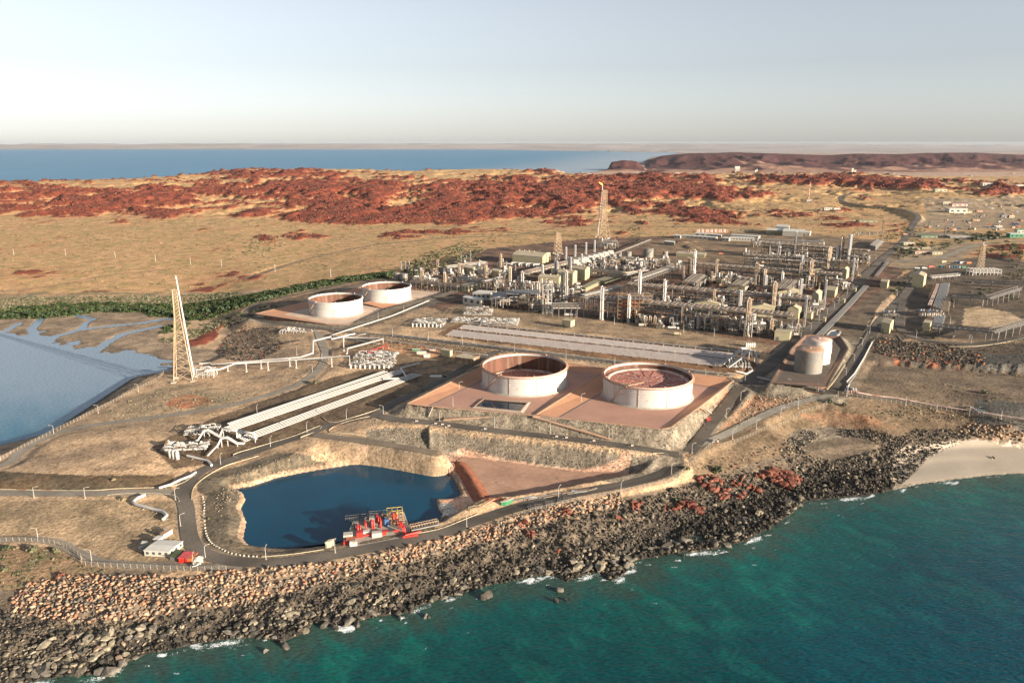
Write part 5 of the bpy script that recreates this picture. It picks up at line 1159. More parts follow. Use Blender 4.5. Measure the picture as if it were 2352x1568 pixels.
shed('shed', 'orange lean-to joined to the crimson shed', 'shed', (430.4,1292.8), (440,1293.4), (454,1279.5), 2.6, 'orange_paint', 'orange_paint')
shed('carport', 'dark green net carport between white office and crimson shed', 'carport', (391,1286), (408,1287.5), (427,1273), 2.3, 'door', 'leaf_dark', eave=.6)
closed_tank('small open grey water tank left of the white site office', 328, 1268.5, 17, 1255, 'tank_grey', 'tank_grey', rings=1, n=16, rail=False, nm='water_tank', cat='water tank')
shed('container', 'white crate behind the grey water tank by the site office', 'crate', (326,1255), (336,1256), (339,1252), 2.0, 'white_wall', 'white_roof')
t = thing('frame_tent', 'small white peaked tent beside the crimson shed', 'tent', G(457, 1288))
mb = MB(); mb.box(0, 0, 0, 4.2, 3.4, 1.9, .3); mb.build('side_wall', 'white_wall', t); mb = MB(); mb.lathe(0, 0, [(2.9, 1.85), (.6, 2.9), (0.01, 3.0)], 4); mb.build('tent_roof', 'white_roof', t)
t = thing('parked_truck', 'small white truck by the crimson shed at the lower fence', 'truck', G(450, 1299), rz=.8)
def vehicle(t, body='white_steel', L=4.8, W=1.9, H=1.8, cab=.55, dark='glass_dark'):
    mb = MB(); mb.box(0, 0, .45, L, W, H * .38); mb.build('body', body, t)
    mb = MB(); w0, w1 = W * .48, W * .4; z0 = .45 + H * .38; z1 = H; a0, a1, b0, b1 = -L * .42, L * .18, -L * .36, L * .02
    mb.add([(a0, -w0, z0), (a1, -w0, z0), (a1, w0, z0), (a0, w0, z0), (b0, -w1, z1), (b1, -w1, z1), (b1, w1, z1), (b0, w1, z1)], [(3, 2, 1, 0), (4, 5, 6, 7), (0, 1, 5, 4), (1, 2, 6, 5), (2, 3, 7, 6), (3, 0, 4, 7)]); mb.build('cabin', dark, t)
    mb = MB(); mb.box((b0 + b1) / 2, 0, z1 + .01, b1 - b0, w1 * 2, .08); mb.build('roof', body, t)
    for i in (-1, 1):
        for j in (-1, 1):
            mb = MB(); mb.tube([(i * L * .31, j * W * .5 - .14, .36), (i * L * .31, j * W * .5 + .14, .36)], .37, 10); mb.build('wheel', 'tyre', t)
vehicle(t)
t = thing('parked_car', 'white off-road car with tailgate and door open where the spur track meets the coastal road', 'car', G(1641.5, 1015.5), rz=.25); vehicle(t, 'white_steel', 5.2, 2.1, 2.0)
mb = MB(); mb.bar((2.6, -.9, .9), (3.1, -.9, 1.9), .1); mb.bar((2.6, .9, .9), (3.1, .9, 1.9), .1); mb.box(3.0, 0, 1.6, .15, 1.8, .9); mb.build('tailgate', 'door', t); mb = MB(); mb.box(.4, -1.7, .5, .12, 1.2, 1.2); mb.build('open_door', 'orange_paint', t)
# a worker bending at the car
def person(label, loc, rz, top='orange_paint', legs='tyre'):
    me = bpy.data.meshes.new('body'); V = [(0, 0, .95), (0, 0, 1.25), (.12, 0, 1.48), (.2, 0, 1.6), (.26, 0, 1.72), (.12, .2, 1.45), (.3, .28, 1.2), (.45, .24, 1.0), (.12, -.2, 1.45), (.3, -.28, 1.2), (.45, -.24, 1.0), (.02, .1, .9), (.05, .12, .48), (0, .12, .06), (.16, .13, .03), (.02, -.1, .9), (0, -.13, .48), (-.06, -.13, .06), (.1, -.13, .03)]
    E = [(0, 1), (1, 2), (2, 3), (3, 4), (2, 5), (5, 6), (6, 7), (2, 8), (8, 9), (9, 10), (0, 11), (11, 12), (12, 13), (13, 14), (0, 15), (15, 16), (16, 17), (17, 18)]
    me.from_pydata(V, E, []); o = bpy.data.objects.new('person', me); COL.objects.link(o); o.modifiers.new('s', 'SKIN'); me.materials.append(MAT[top])
    r = [.17, .17, .17, .07, .12, .08, .06, .05, .08, .06, .05, .1, .08, .06, .05, .1, .08, .06, .05]
    for i, v in enumerate(me.skin_vertices[0].data): v.radius = (r[i], r[i]); v.use_root = i == 0
    o.modifiers.new('d', 'SUBSURF').levels = 1; o.location = loc; o.rotation_euler = (0, 0, rz); return tag(o, label, 'person')
p_ = G(1643, 1019.5); person('person in orange work clothes bending beside the open white car', p_, 1.8)
# ------------------------------------------------------------------ hut, green shed, trailers, pipes stock
shed('hut', 'small cream hut at the pond rim left of the red pump platform', 'hut', (748.5,1258.5), (759,1256.5), (767,1252), 3.6, 'cream', 'cream_roof', door=True)
shed('container', 'bright green container with pink lid beside the coastal road', 'container', (1151,1161), (1162,1160.5), (1178,1153), 2.6, 'green_paint', 'roof_pale')
for i, (u, v) in enumerate([(1222,1168),(1237,1165),(1262,1159),(1290,1152),(1303,1149)]):
    t = thing('cable_tray', f'grey steel skid parked on the seaward verge, {ORD[i]} from the left', 'skid', G(u, v), 'steel skids on the verge', rz=.25)
    mb = MB(); mb.box(0, 0, .1, 5, 2.2, .5); mb.build('base_frame', 'galv', t); mb = MB(); mb.frame((-2.5, -1.1, .6), 5, 2.2, 1.1, 1, 3, 1, .16, False); mb.build('side_frame', 'steel', t)
rg2 = random.Random(3)
for i in range(26):
    u = 1182 + i * 7.2; v = 1150 - i * 1.05 + rg2.uniform(-2, 3); L_ = rg2.uniform(3, 9); k = rg2.choice(['steel', 'white_pipe', 'galv', 'grey_pipe', 'brown_clad', 'roof_brown', 'steel'] + (['green_paint'] if i in (6, 11) else []) if i > 3 else ['galv', 'steel'])
    mb = MB(); n_ = rg2.randint(2, 4)
    for j in range(n_): mb.tube([(-L_ / 2 + j * .2, j * .6, .3), (L_ / 2, j * .6, .3)], .24, 6)
    o = mb.build('pipe_bundle', k); o.location = G(u, v); o.rotation_euler = (0, 0, rg2.uniform(.1, .5)); o['kind'] = 'thing'
    tag(o, f'stack of spare pipes laid out beside the sand basin, {ORD[i]} from the left', 'pipes', 'spare pipes beside the sand basin')
t = thing('scaffold_rack', 'small rusty rack and ladder at the shingle spit by the pond', 'rack', G(1093, 1170), rz=.4); mb = MB(); mb.frame((-4, -1.5, 0), 8, 3, 1.8, 2, 4, 1, .2); mb.build('frame', 'tan_steel', t); mb = MB(); mb.bar((4, 0, 1.8), (14, 5, 2.2), .8, .3); mb.build('gangway', 'tan_steel', t)
for i, (x, y) in enumerate([(255,608),(375,624),(417,629),(457,638),(685,657),(1133,705),(1195,712),(1367,732),(1607,762),(1825,764)]):
    t = thing('hydrant', f'red and white hydrant stand on the embankment road, {ORD[i]} from the left', 'hydrant', G(861.3 + .3662 * x, 746.5 + .3662 * y), 'hydrants on the embankment road')
    mb = MB(); mb.cyl(0, 0, 0, 1.5, .3, .3, 8); mb.tube([(0, 0, 1.3), (1.1, 0, 1.3), (1.1, 0, .2)], .15, 6); mb.build('riser', 'roof_pale', t); mb = MB(); mb.box(1.0, .8, 0, 1.4, .5, 1.1); mb.box(-1.6, 0, 0, 1.2, 1.0, .4); mb.build('guard', 'white_steel', t)
t = thing('fire_monitor', 'red wheeled water monitor on the verge below the right red-rimmed tank', 'water monitor', G(1627, 966), rz=.7)
mb = MB(); mb.box(0, 0, .6, 5, 1.6, .5); mb.build('chassis', 'red_paint', t); mb = MB(); mb.tube([(-2, 0, 1), (0, 0, 2.2), (2.6, 0, 3.2)], [.35, .3, .2], 8); mb.build('nozzle', 'red_paint', t)
for j in (-1, 1):
    for i_ in (-1.6, 1.6): mb = MB(); mb.tube([(i_, j * .9 - .15, .5), (i_, j * .9 + .15, .5)], .5, 8); mb.build('wheel', 'tyre', t)
for i, (x, y, a_, b_, c_, m_, lb) in enumerate(((1345,715,9,3,2.4,'white_wall','white site cabin beside the cream box west of the big tanks'),(1388,742,6,3,3.2,'white_steel','pale blue-white tank container in front of the white site cabin'),(1300,690,7,2.4,1.6,'green_paint','low green crate behind the white site cabin'),(1420,690,8,2.2,1.2,'roof_pale','pink pipe stack beside the cream box west of the big tanks'),(1458,893,10,5,.5,'white_steel','white slab lying at the end of the loading pipes'))):
    t = thing('site_container', lb, 'container', G(574.2 + .29297 * x, 602.9 + .29297 * y)); mb = MB(); mb.box(0, 0, 0, a_, b_, c_); mb.build('body', m_, t); mb = MB(); mb.box(0, 0, c_ + .01, a_ + .2, b_ + .2, .15); mb.build('lid', 'white_roof', t)
t = thing('pipe_loop', 'expansion loop of coloured pipes beside the east shore road', 'pipe loop', G(2290, 945)); 
for j in range(7): mb = MB(); q = j * 1.1; mb.tube([(-16 + q, -3, .6), (-16 + q, 9, .8), (-4, 9 - q * .3, .8), (-4, -3, .8)], .3, 6); mb.build('pipe', ['roof_pale', 'white_pipe', 'blue_paint', 'roof_pale', 'white_pipe', 'green_paint', 'silver'][j], t)
for j in range(6): mb = MB(); q = j * 1.2; mb.tube([(6 + q, -3, .6), (6 + q, 9, .8)], .3, 6); mb.build('pipe', ['roof_pale', 'silver', 'blue_paint', 'orange_paint', 'white_pipe', 'green_paint'][j], t)
# ------------------------------------------------------------------ red pump platform in the pond
o0 = Vector(G(920, 1243)); DZ = 8.6
def D_(u, v, z=DZ): x, y = unproj(u, v, z); return Vector((x, y, z))
t = thing('pump_platform', 'red piped pump platform standing at the edge of the dark blue pond', 'pump platform', tuple(o0)); oo_ = tuple(o0)
pl = [D_(800,1252), D_(823,1253), D_(917,1240), D_(942,1220), D_(928,1180), D_(905,1177), D_(812,1199), D_(806,1215), D_(790,1243)]
mb = MB(); n_ = len(pl); mb.add([tuple(p) for p in pl] + [tuple(p - Vector((0, 0, .7))) for p in pl], [tuple(range(n_))[::-1], tuple(range(n_, 2 * n_))] + [(i, (i + 1) % n_, n_ + (i + 1) % n_, n_ + i) for i in range(n_)]); mb.build('deck', 'concrete', t, oo_)
for k, p in enumerate([pl[8], pl[7], pl[6], (pl[5] + pl[6]) / 2, pl[5], pl[4], pl[3], (pl[3] + pl[4]) / 2]): mb = MB(); mb.cyl(p.x, p.y, -1, DZ - .6, .6, .6, 8); mb.build('pile', 'galv', t, oo_)
def arch(u, v, w_, h_, dx, m='red_paint', r=.42):
    a = D_(u, v); mb = MB(); d = Vector((dx, 1 - abs(dx), 0)).normalized(); b = a + d * w_
    mb.tube([a, a + Vector((0, 0, h_ * .8)), a + d * w_ * .15 + Vector((0, 0, h_)), b - d * w_ * .15 + Vector((0, 0, h_)), b + Vector((0, 0, h_ * .8)), b], r, 8); return mb
for i, (u, v, w_, h_) in enumerate([(823,1226,5,4.2),(828,1223,4,3.4),(841,1217,5,4),(855,1213,7,5),(859,1212,6,4.4),(870,1210,7,5.2),(875,1212,6,4.6),(905,1205,6,5.5),(912,1203,6,5),(918,1214,5,4),(925,1222,6,4.6),(930,1226,5,3.8)]):
    arch(u, v, w_, h_, -.25).build('riser_pipe', 'red_paint', t, oo_)
for i, (u, v, L_, dx) in enumerate([(838,1229,6,.9),(862,1226,7,.95),(884,1222,8,.95),(925,1233,9,.9)]):
    a = D_(u, v, DZ + 1.0); mb = MB(); mb.tube([a, a + Vector((dx * L_, .25 * L_, 0))], .6, 8); mb.build('header_pipe', 'red_paint', t, oo_)
for i, (u, v, a_, b_, c_, m) in enumerate([(827,1232,3.5,2.4,3,'red_paint'),(842,1227,3.5,2.6,2.4,'white_steel'),(866,1231,5.5,3,2.6,'white_wall'),(885,1226,3,2,2,'red_paint'),(855,1208,3,3,6,'tank_grey'),(800,1236,5,4,3,'white_wall'),(806,1244,5,4,2.2,'orange_paint'),(798,1248,4,2,1.8,'red_paint'),(812,1252,4,2,2.6,'white_steel'),(889,1206,2.5,2,4,'blue_paint'),(898,1203,2.5,2,4.5,'steel'),(818,1212,3,2,4,'galv'),(880,1190,2,2,3.4,'steel'),(895,1226,4,1.5,1.6,'steel')]):
    p = D_(u, v); mb = MB(); mb.box(p.x, p.y, p.z, a_, b_, c_, .2); mb.build('equipment_box', m, t, oo_)
for i, (u, v, w_, d_, h_, m) in enumerate([(808,1204,7,3,4,'dark_steel'),(838,1200,10,3,3.6,'galv'),(872,1192,12,3,3.4,'galv'),(908,1195,9,7,4.4,'yellow_paint'),(914,1208,7,5,3.4,'tan_steel')]):
    p = D_(u, v); mb = MB(); mb.frame((p.x - w_ / 2, p.y, p.z), w_, d_, h_, 2, 3, 1, .22, True, rz=.2); mb.build('pipe_frame', m, t, oo_)
mb = MB()
for p, q in zip(pl[3:] + pl[:1], pl[4:] + pl[:2]):
    for f in (.6, 1.2): mb.bar(p + Vector((0, 0, f)), q + Vector((0, 0, f)), .1)
    k_ = max(1, int((q - p).length / 2))
    for j in range(k_): a = p + (q - p) * j / k_; mb.bar(a, a + Vector((0, 0, 1.25)), .12)
mb.build('handrail', 'white_steel', t, oo_)
t = thing('pipe_bridge', 'red pipe on trestles running from the pump platform along the road', 'pipe', tuple(D_(930, 1232)))
a, b = D_(930, 1229, DZ + 1.2), D_(1003, 1211, DZ + 1.2); mb = MB(); mb.tube([a, (a + b) / 2], .65, 8); mb.build('pipe', 'red_paint', t, tuple(t.location)); mb = MB(); a2, b2 = D_(945, 1218, DZ + 1.2), D_(1008, 1204, DZ + 1.2); mb.tube([a2, b2], .55, 8); mb.tube([a2 + Vector((0, 1.4, 0)), b2 + Vector((0, 1.4, 0))], .35, 8); mb.build('pipe', 'galv', t, tuple(t.location))
mb = MB(); mb.frame(tuple(D_(945, 1219)), (b2 - a2).length, 3, 2.6, 2, 10, 1, .18, False, rz=math.atan2((b2 - a2).y, (b2 - a2).x)); mb.build('trestle', 'tan_steel', t, tuple(t.location))
# ------------------------------------------------------------------ pipelines
def pipeline(nm, label, px, r=.5, lift=1.5, n=1, gap=1.5, m='white_pipe', sup=12, cat='pipeline', supm='concrete', hs=None, smoothk=4, legs=None, zs=None):
    """a run of pipes through places on the photograph; each pipe, each support a part"""
    W = []
    for k, p in enumerate(px):
        z0 = G(p[0], p[1])[2] if len(p) < 3 else p[2]; zz = z0 + (lift if hs is None else hs[k]); x, y = unproj(p[0], p[1], zz) if len(p) < 3 else unproj(p[0], p[1], p[2]); W.append((float(x), float(y), zz))
    t = thing(nm, label, cat, W[0]); P = np.array(W)
    for j in range(n):
        off = (j - (n - 1) / 2) * gap; pts = []
        for i in range(len(P)):
            a = P[max(i - 1, 0)]; b = P[min(i + 1, len(P) - 1)]; d = b - a; d = d / (np.hypot(d[0], d[1]) + 1e-6); pts.append((P[i][0] - d[1] * off, P[i][1] + d[0] * off, P[i][2]))
        mb = MB(); mb.tube(pts, r, 8); mb.build('pipe', m, t, W[0])
    if sup:
        for a, b in zip(P, P[1:]):
            L_ = np.linalg.norm(b - a); k_ = max(1, int(L_ / sup)); d = (b - a) / max(L_, .1)
            for q in range(k_):
                c = a + (b - a) * (q + .5) / k_; g_ = gz(c[0], c[1]); w_ = (n - 1) * gap / 2 + r + .6; mb = MB(); nx, ny = -d[1], d[0]
                z1 = c[2] - r
                mb.bar((c[0] - nx * w_, c[1] - ny * w_, z1 - .15), (c[0] + nx * w_, c[1] + ny * w_, z1 - .15), .5, .35)
                for s in ((-1, 1) if w_ > 1.4 else (0,)): mb.bar((c[0] + nx * w_ * s * .85, c[1] + ny * w_ * s * .85, g_ - .3), (c[0] + nx * w_ * s * .85, c[1] + ny * w_ * s * .85, z1), .4 if legs is None else legs)
                mb.build('support', supm, t, W[0])
    return t
def ribbon(label, a0, a1, b0, b1, n, r, lift, m, every=14, posts=0, grp=None, supm='dark_steel'):
    """a broad bank of parallel pipes between two ends: a0-b0 on its far side, a1-b1 on its near side"""
    za = G(*a1)[2] + lift; zb = G(*b1)[2] + lift
    A0, A1, B0, B1 = (Vector((*unproj(*p, z), z)) for p, z in ((a0, za), (a1, za), (b0, zb), (b1, zb)))
    t = thing('pipe_bank', label, 'pipe bank', tuple(A0)); o = tuple(A0)
    for j in range(n):
        f = (j + .5) / n; mb = MB(); p = A0.lerp(A1, f); q = B0.lerp(B1, f); k_ = 6
        mb.tube([p.lerp(q, i / k_) for i in range(k_ + 1)], r, 6); mb.build('pipe', m, t, o)
    L_ = (B0 - A0).length; k_ = int(L_ / every)
    for i in range(k_ + 1):
        f = (i + .3) / (k_ + .6); p = A0.lerp(B0, f); q = A1.lerp(B1, f); d = (q - p).normalized(); mb = MB()
        mb.bar(p - d * .9 - Vector((0, 0, r + .2)), q + d * .9 - Vector((0, 0, r + .2)), .7, .4)
        for e in (p - d * .6, p.lerp(q, .5), q + d * .6): mb.bar((e.x, e.y, gz(e.x, e.y) - .3), (e.x, e.y, e.z - r), .5)
        mb.build('support', supm, t, o)
        if posts:
            for e in (p - d * .8, q + d * .8): mb = MB(); mb.bar((e.x, e.y, e.z - 1), (e.x, e.y, e.z + posts), .28); mb.build('post', 'tan_steel', t, o)
    return t
ribbon('upper bank of white loading pipes sloping across the dark gravel yard', (507,983), (524,993), (914,848.4), (934,853.4), 5, .40, 1.6, 'white_pipe', 34)
ribbon('lower bank of white loading pipes nearest the terminal road', (545,1004), (563,1015), (946,856.3), (972,860.7), 5, .40, 1.6, 'white_pipe', 34)
ribbon('twin white pipes running along the upper edge of the gravel yard', (520,972), (527,976), (880,851), (893,853.5), 2, .45, 2.0, 'white_pipe', 34)
ribbon('far one of the two wide silver pipe beds before the process plant', (1066,745.5), (1052,754.5), (1684,810.5), (1676,823.5), 13, .29, 1.4, 'bed_pipe', 16, 2.4)
ribbon('near one of the two wide silver pipe beds before the process plant', (1041,757), (1022,770), (1676,825), (1656,842), 14, .29, 1.4, 'bed_pipe', 16, 2.4)
pipeline('pipeline', 'long pipe along the far edge of the silver pipe beds', [(1070,742),(1200,755),(1400,776),(1560,793),(1690,806)], .45, 1.2, 2, 1.5, 'grey_pipe', 10, supm='white_wall')
pipeline('pipeline', 'long pair of pipes on low sleepers behind the big tanks', [(900,768),(1050,785),(1200,803),(1400,827),(1560,846),(1690,861)], .4, 1.0, 2, 1.4, 'grey_pipe', 9, supm='white_wall')
pipeline('pipeline', 'two white pipes along the road foot of the small tank platform', [(870,790),(760,770),(800,757),(900,725),(985,690)], .45, 1.2, 2, 1.5, 'white_pipe', 12)
pipeline('pipeline', 'slim white line across the orange terrace left of the big tanks', [(850,775),(950,790),(1010,800),(1085,812),(1120,815)], .4, 1.2, 1, 1.4, 'white_pipe', 10)
pipeline('pipeline', 'thick white bent pipe at the west end of the pond bend', [(333,1136),(316,1143),(305,1152),(312,1158),(350,1168),(375,1175),(383,1183),(375,1192)], 1.0, 1.2, 1, 1, 'white_pipe', 14)
pipeline('pipeline', 'thick white bent pipe leaving the loading manifold', [(430,1046),(458,1053),(478,1058),(486,1068)], .9, 1.2, 1, 1, 'white_pipe', 10)
pipeline('pipeline', 'white pipe with valve drum beside the junction west of the pond', [(365,1120),(392,1112),(412,1102),(438,1092),(450,1084)], .8, 1.4, 1, 1, 'white_pipe', 8)
pipeline('pipeline', 'pale pipes along the fenced shore road, from the valve pit east', [(1950,897),(2000,907),(2060,914),(2150,931),(2250,946),(2352,962),(2460,980)], .38, .9, 2, 1.3, 'roof_pale', 12)
pipeline('pipeline', 'silver pipe under the gravel foot of the grey tank platform', [(1740,866),(1800,880),(1860,889),(1893,897)], .7, 1.3, 2, 2.0, 'grey_pipe', 10)
pipeline('pipeline', 'cream kerb pipe bending down beside the east road to the valve pit', [(2003,785),(1985,820),(1962,858),(1944,877),(1951,882),(1940,898)], .6, 1.0, 1, 1, 'white_pipe', 12)
# elevated flare lines on tall legs
def flareline(label, px, hs, r=.75, every=20, m='white_pipe'):
    W = []
    for (u, v), h_ in zip(px, hs):
        zz = float(zmap(u, v + 8)) + h_; x, y = unproj(u, v, zz); W.append(Vector((x, y, zz)))
    t = thing('elevated_pipeline', label, 'pipeline', tuple(W[0])); mb = MB(); mb.tube(W, r, 8); mb.build('pipe', m, t, tuple(W[0]))
    for a, b in zip(W, W[1:]):
        L_ = (b - a).length; k_ = int(L_ / every)
        if abs(b.z - a.z) > L_ * .6: continue
        for i in range(k_):
            c = a.lerp(b, (i + .5) / k_); g_ = gz(c.x, c.y); mb = MB(); mb.bar((c.x, c.y, g_ - .3), (c.x, c.y, c.z - r * .6), .7); mb.box(c.x, c.y, g_ - .2, 1.8, 1.8, .8); mb.bar((c.x - 1.2, c.y, c.z - r), (c.x + 1.2, c.y, c.z - r), .5); mb.build('support_leg', 'white_steel', t, tuple(W[0]))
    return t
flareline('upper of the two elevated white flare lines to the lattice flare', [(458,835),(482,833),(486,837),(558,831),(640,824),(690,820),(719,811),(719,783),(760,773),(761,779),(815,766)], [10,10,9,9,9,9,9,18,18,15,14])
flareline('lower of the two elevated white flare lines to the lattice flare', [(470,852),(505,848),(540,835),(640,829),(720,823),(803,818),(803,838)], [9,9,10,9,9,9,4])
# ------------------------------------------------------------------ lattice flare towers
def lattice(t, h, w0, w1, wm=None, hm=None, bays=14, m='tan_steel', leg=.9, br=.42, skew=0):
    legs = [(-1, -1), (1, -1), (1, 1), (-1, 1)]
    def wid(z):
        if wm and z > hm: return wm + (w1 - wm) * (z - hm) / (h - hm)
        top = wm if wm else w1; hh = hm if wm else h; return w0 + (top - w0) * z / hh
    zs = [0]; 
    while zs[-1] < h - .1: zs.append(min(h, zs[-1] + max(h / bays * .55, wid(zs[-1]) * .62)))
    P = lambda k, z: Vector((legs[k][0] * wid(z) / 2 + skew * z / h, legs[k][1] * wid(z) / 2, z))
    for k in range(4):
        mb = MB()
        zz = [0, hm, h] if wm else [0, h]
        for a, b in zip(zz, zz[1:]): mb.bar(P(k, a), P(k, b), leg)
        mb.build('leg', m, t)
        mb = MB(); mb.box(*P(k, 0)[:2], -1, 4, 4, 2.2); mb.build('footing', 'orange_paint' if leg > .8 else 'concrete', t)
    for k in range(4):
        mb = MB(); k2 = (k + 1) % 4
        for a, b in zip(zs, zs[1:]):
            mb.bar(P(k, a), P(k2, b), br); mb.bar(P(k2, a), P(k, b), br); mb.bar(P(k, b), P(k2, b), br)
        o = mb.build('bracing', m, t)
def flare(label, u, vb, vt, w0, w1, stack_top=None, wm=None, fm=None, m='tan_steel', flame=False, skid=None, stackside=1, st_r=.9, leg=.9, br=.42):
    x, y, z, h = hgt(u, vb, vt); t = thing('flare_tower', label, 'flare tower', (x, y, z), rz=.25)
    k = pxm(u, vb, 1); lattice(t, h, w0 * k, w1 * k, wm * k if wm else None, h * fm if fm else None, m=m, leg=leg, br=br)
    if stack_top is not None:
        H = hgt(u, vb, stack_top)[3]; a = Vector((stackside * w0 * k * .5, 0, 4)); b = Vector((stackside * w1 * k * .5 + .4, 0, H)); mb = MB(); mb.tube([a, a.lerp(b, .5), b], [st_r, st_r, st_r * .8], 8); mb.build('flare_stack', 'white_pipe', t)
        if flame:
            mb = MB(); mb.tube([b, b + Vector((-2, 0, 2.5)), b + Vector((-6, 0, 5)), b + Vector((-8.5, 0, 7.5))], [.5, 1.6, 1.3, .1], 7); mb.build('flame', 'flame', t)
    mb = MB(); mb.box(0, 0, h - .3, w1 * k + 2, w1 * k + 2, .3); mb.build('top_platform', m, t)
    return t, h
flare('tall beige lattice flare tower with white stack on the bay shore', 424, 872, 664, 41, 9, 634, 12, .72, stackside=1, st_r=.85, leg=.6, br=.2)
flare('tallest lattice flare tower with small orange flame behind the plant', 1385, 545, 437, 26, 10, 426, 11, .45, flame=True, stackside=-1, st_r=1.0, leg=.8, br=.28)
flare('short empty lattice tower left of the burning flare', 1281, 583, 535, 16, 9, None, m='tan_steel', leg=.7, br=.28)
flare('grey lattice flare tower with twin stacks on the east yard', 2249, 627, 562, 14, 7, 555, m='tan_steel', stackside=-.3, st_r=.8, leg=.6, br=.25)
# knock-out skid under the bay flare
t = thing('flare_skid', 'white piped skid at the foot of the bay shore flare', 'pipe skid', G(462, 866)); mb = MB(); mb.frame((-7, -4, 0), 20, 8, 9, 3, 4, 2, .35); mb.build('frame', 'white_steel', t)
mb = MB(); mb.box(-3, 0, 11, 9, 7, .4); mb.build('deck', 'tan_steel', t); mb = MB(); mb.tube([(-6, -3, 1), (-6, -3, 8), (2, -3, 8), (2, -3, 11), (10, -3, 11), (12, -3, 9)], .7, 8); mb.build('pipe', 'white_pipe', t); mb = MB(); mb.tube([(4, 3, 1), (4, 3, 7), (14, 3, 7), (14, 3, 2)], .5, 8); mb.build('pipe', 'white_pipe', t)
t = thing('steel_platform', 'white steel frame platform at the foot of the east yard flare', 'steel platform', G(2238, 633)); mb = MB(); mb.frame((-3, 0, 0), 42, 16, 9, 2, 8, 2, .5); mb.build('frame', 'white_steel', t)
# ------------------------------------------------------------------ process plant
def A_(x, y): return 861.3 + .26856 * x, 505.3 + .26856 * y
def B_(x, y): return 1435.5 + .26856 * x, 505.3 + .26856 * y
def C_(x, y): return 1780.1 + .30023 * x, 505.3 + .30023 * y
def Dc(x, y): return 574.2 + .29297 * x, 602.9 + .29297 * y
def local(t): return Matrix.Rotation(t.rotation_euler[2], 4, 'Z')
# shared meshes of a cooler bay
def bay_mesh(w, d):
    mb = MB(); mb.box(0, 0, 0, w * .98, d, 1.6); o = mb.build('plenum', 'fan_deck')
    me = o.data; bpy.data.objects.remove(o)
    mf = MB(); mf.lathe(0, 0, [(w * .38, 1.6), (w * .36, 2.1), (w * .31, 2.1), (w * .31, 1.7), (0.01, 1.72)], 10); o = mf.build('fan_ring', 'fan_deck'); mf_ = o.data; bpy.data.objects.remove(o)
    return me, mf_
BAY = {}
def fan_rack(label, p0, p1, h=23, width=16, zg=None, bays=None, levels=3, legs=True, tone='steel', pipes=8, low=6):
    zg = zg or float(zmap((p0[0] + p1[0]) / 2, (p0[1] + p1[1]) / 2 + 25))
    a = Vector((*unproj(*p0, zg + h), zg)); b = Vector((*unproj(*p1, zg + h), zg)); d = b - a; L = d.length; ang = math.atan2(d.y, d.x)
    t = thing('cooler_rack', label, 'pipe rack', tuple(a), rz=ang)
    n = bays or int(L / 9); w = L / n; key = round(w, 1)
    if key not in BAY: BAY[key] = bay_mesh(w, width)
    me, mf_ = BAY[key]
    for i in range(n):
        o = bpy.data.objects.new('fan_bay', me); COL.objects.link(o); o.parent = t; o.location = (w * (i + .5), width / 2, h - 2.6)
        for j in (-.25, .25):
            f = bpy.data.objects.new('fan_ring', mf_); COL.objects.link(f); f.parent = o; f.location = (0, width * j, 0)
    mb = MB(); k = max(2, int(L / 12))
    for i in range(k + 1):
        x = L * i / k
        for y in (0, width): mb.bar((x, y, -.3), (x, y, h - 2.6), .75)
        for l in range(1, levels + 1):
            z = (h - 2.8) * l / levels; mb.bar((x, 0, z), (x, width, z), .6)
        if i < k and i % 2 == 0:
            for l in range(levels): z0, z1 = (h - 2.8) * l / levels, (h - 2.8) * (l + 1) / levels; mb.bar((x, 0, z0), (x + L / k, 0, z1), .35)
    mb.build('rack_frame', tone, t)
    for l in range(1, levels + 1):
        for y in (0, width):
            mb = MB(); z = (h - 2.8) * l / levels; mb.bar((0, y, z), (L, y, z), .6); mb.build('rack_beam', tone, t)
    rg = random.Random(hash(label) % 1000 if False else len(label) * 7 + int(L))
    for i in range(pipes):
        l = rg.choice(range(1, levels)) if levels > 1 else 1; y = rg.uniform(.8, width - .8) if i > 3 else .2 + i * .9; z = (h - 2.8) * l / levels + .8; x0 = rg.uniform(0, .2) * L; x1 = rg.uniform(.8, 1) * L; r = rg.choice([.3, .45, .6])
        xs = [x0 + (x1 - x0) * q / 4 for q in range(5)]; mb = MB(); mb.tube([(x, y, z) for x in xs], r, 6); mb.build('pipe', rg.choice(['silver', 'white_pipe', 'silver', 'brown_clad']), t)
    # top walkway with rails and header pipes
    mb = MB()
    for y in (-1.2, width + 1.2):
        mb.box(L / 2, y, h - 2.9, L, 1.3, .15); 
        for f in (.6, 1.15): mb.bar((0, y - .6 * (1 if y < 0 else -1), h - 2.8 + f), (L, y - .6 * (1 if y < 0 else -1), h - 2.8 + f), .12)
    mb.build('walkway', 'galv', t)
    for i in range(low):
        x = L * (i + .5) / low + rg.uniform(-6, 6); r = rg.uniform(1.2, 2.2); mb = MB(); L2 = rg.uniform(6, 10)
        if i % 2: mb.tube([(x, 4, r + .8), (x, 4 + L2, r + .8)], r, 10); nm = 'horizontal_vessel'
        else: mb.cyl(x, width * .4, 0, rg.uniform(8, 14), r, r, 10); nm = 'vertical_vessel'
        mb.build(nm, rg.choice(['silver', 'brown_clad', 'stack_white']), t)
    for i in range(max(3, int(L / 28))):
        x = rg.uniform(.05, .95) * L; z1 = rg.uniform(.4, .95) * h; y = -rg.uniform(.8, 2.5); mb = MB(); mb.tube([(x, y, .5), (x, y, z1 * .9), (x + .4, y, z1), (x + 2, y, z1), (x + rg.uniform(4, 10), y, z1)], rg.uniform(.35, .6), 6); mb.build('riser_pipe', rg.choice(['silver', 'white_pipe', 'brown_clad']), t)
    return t, L, ang
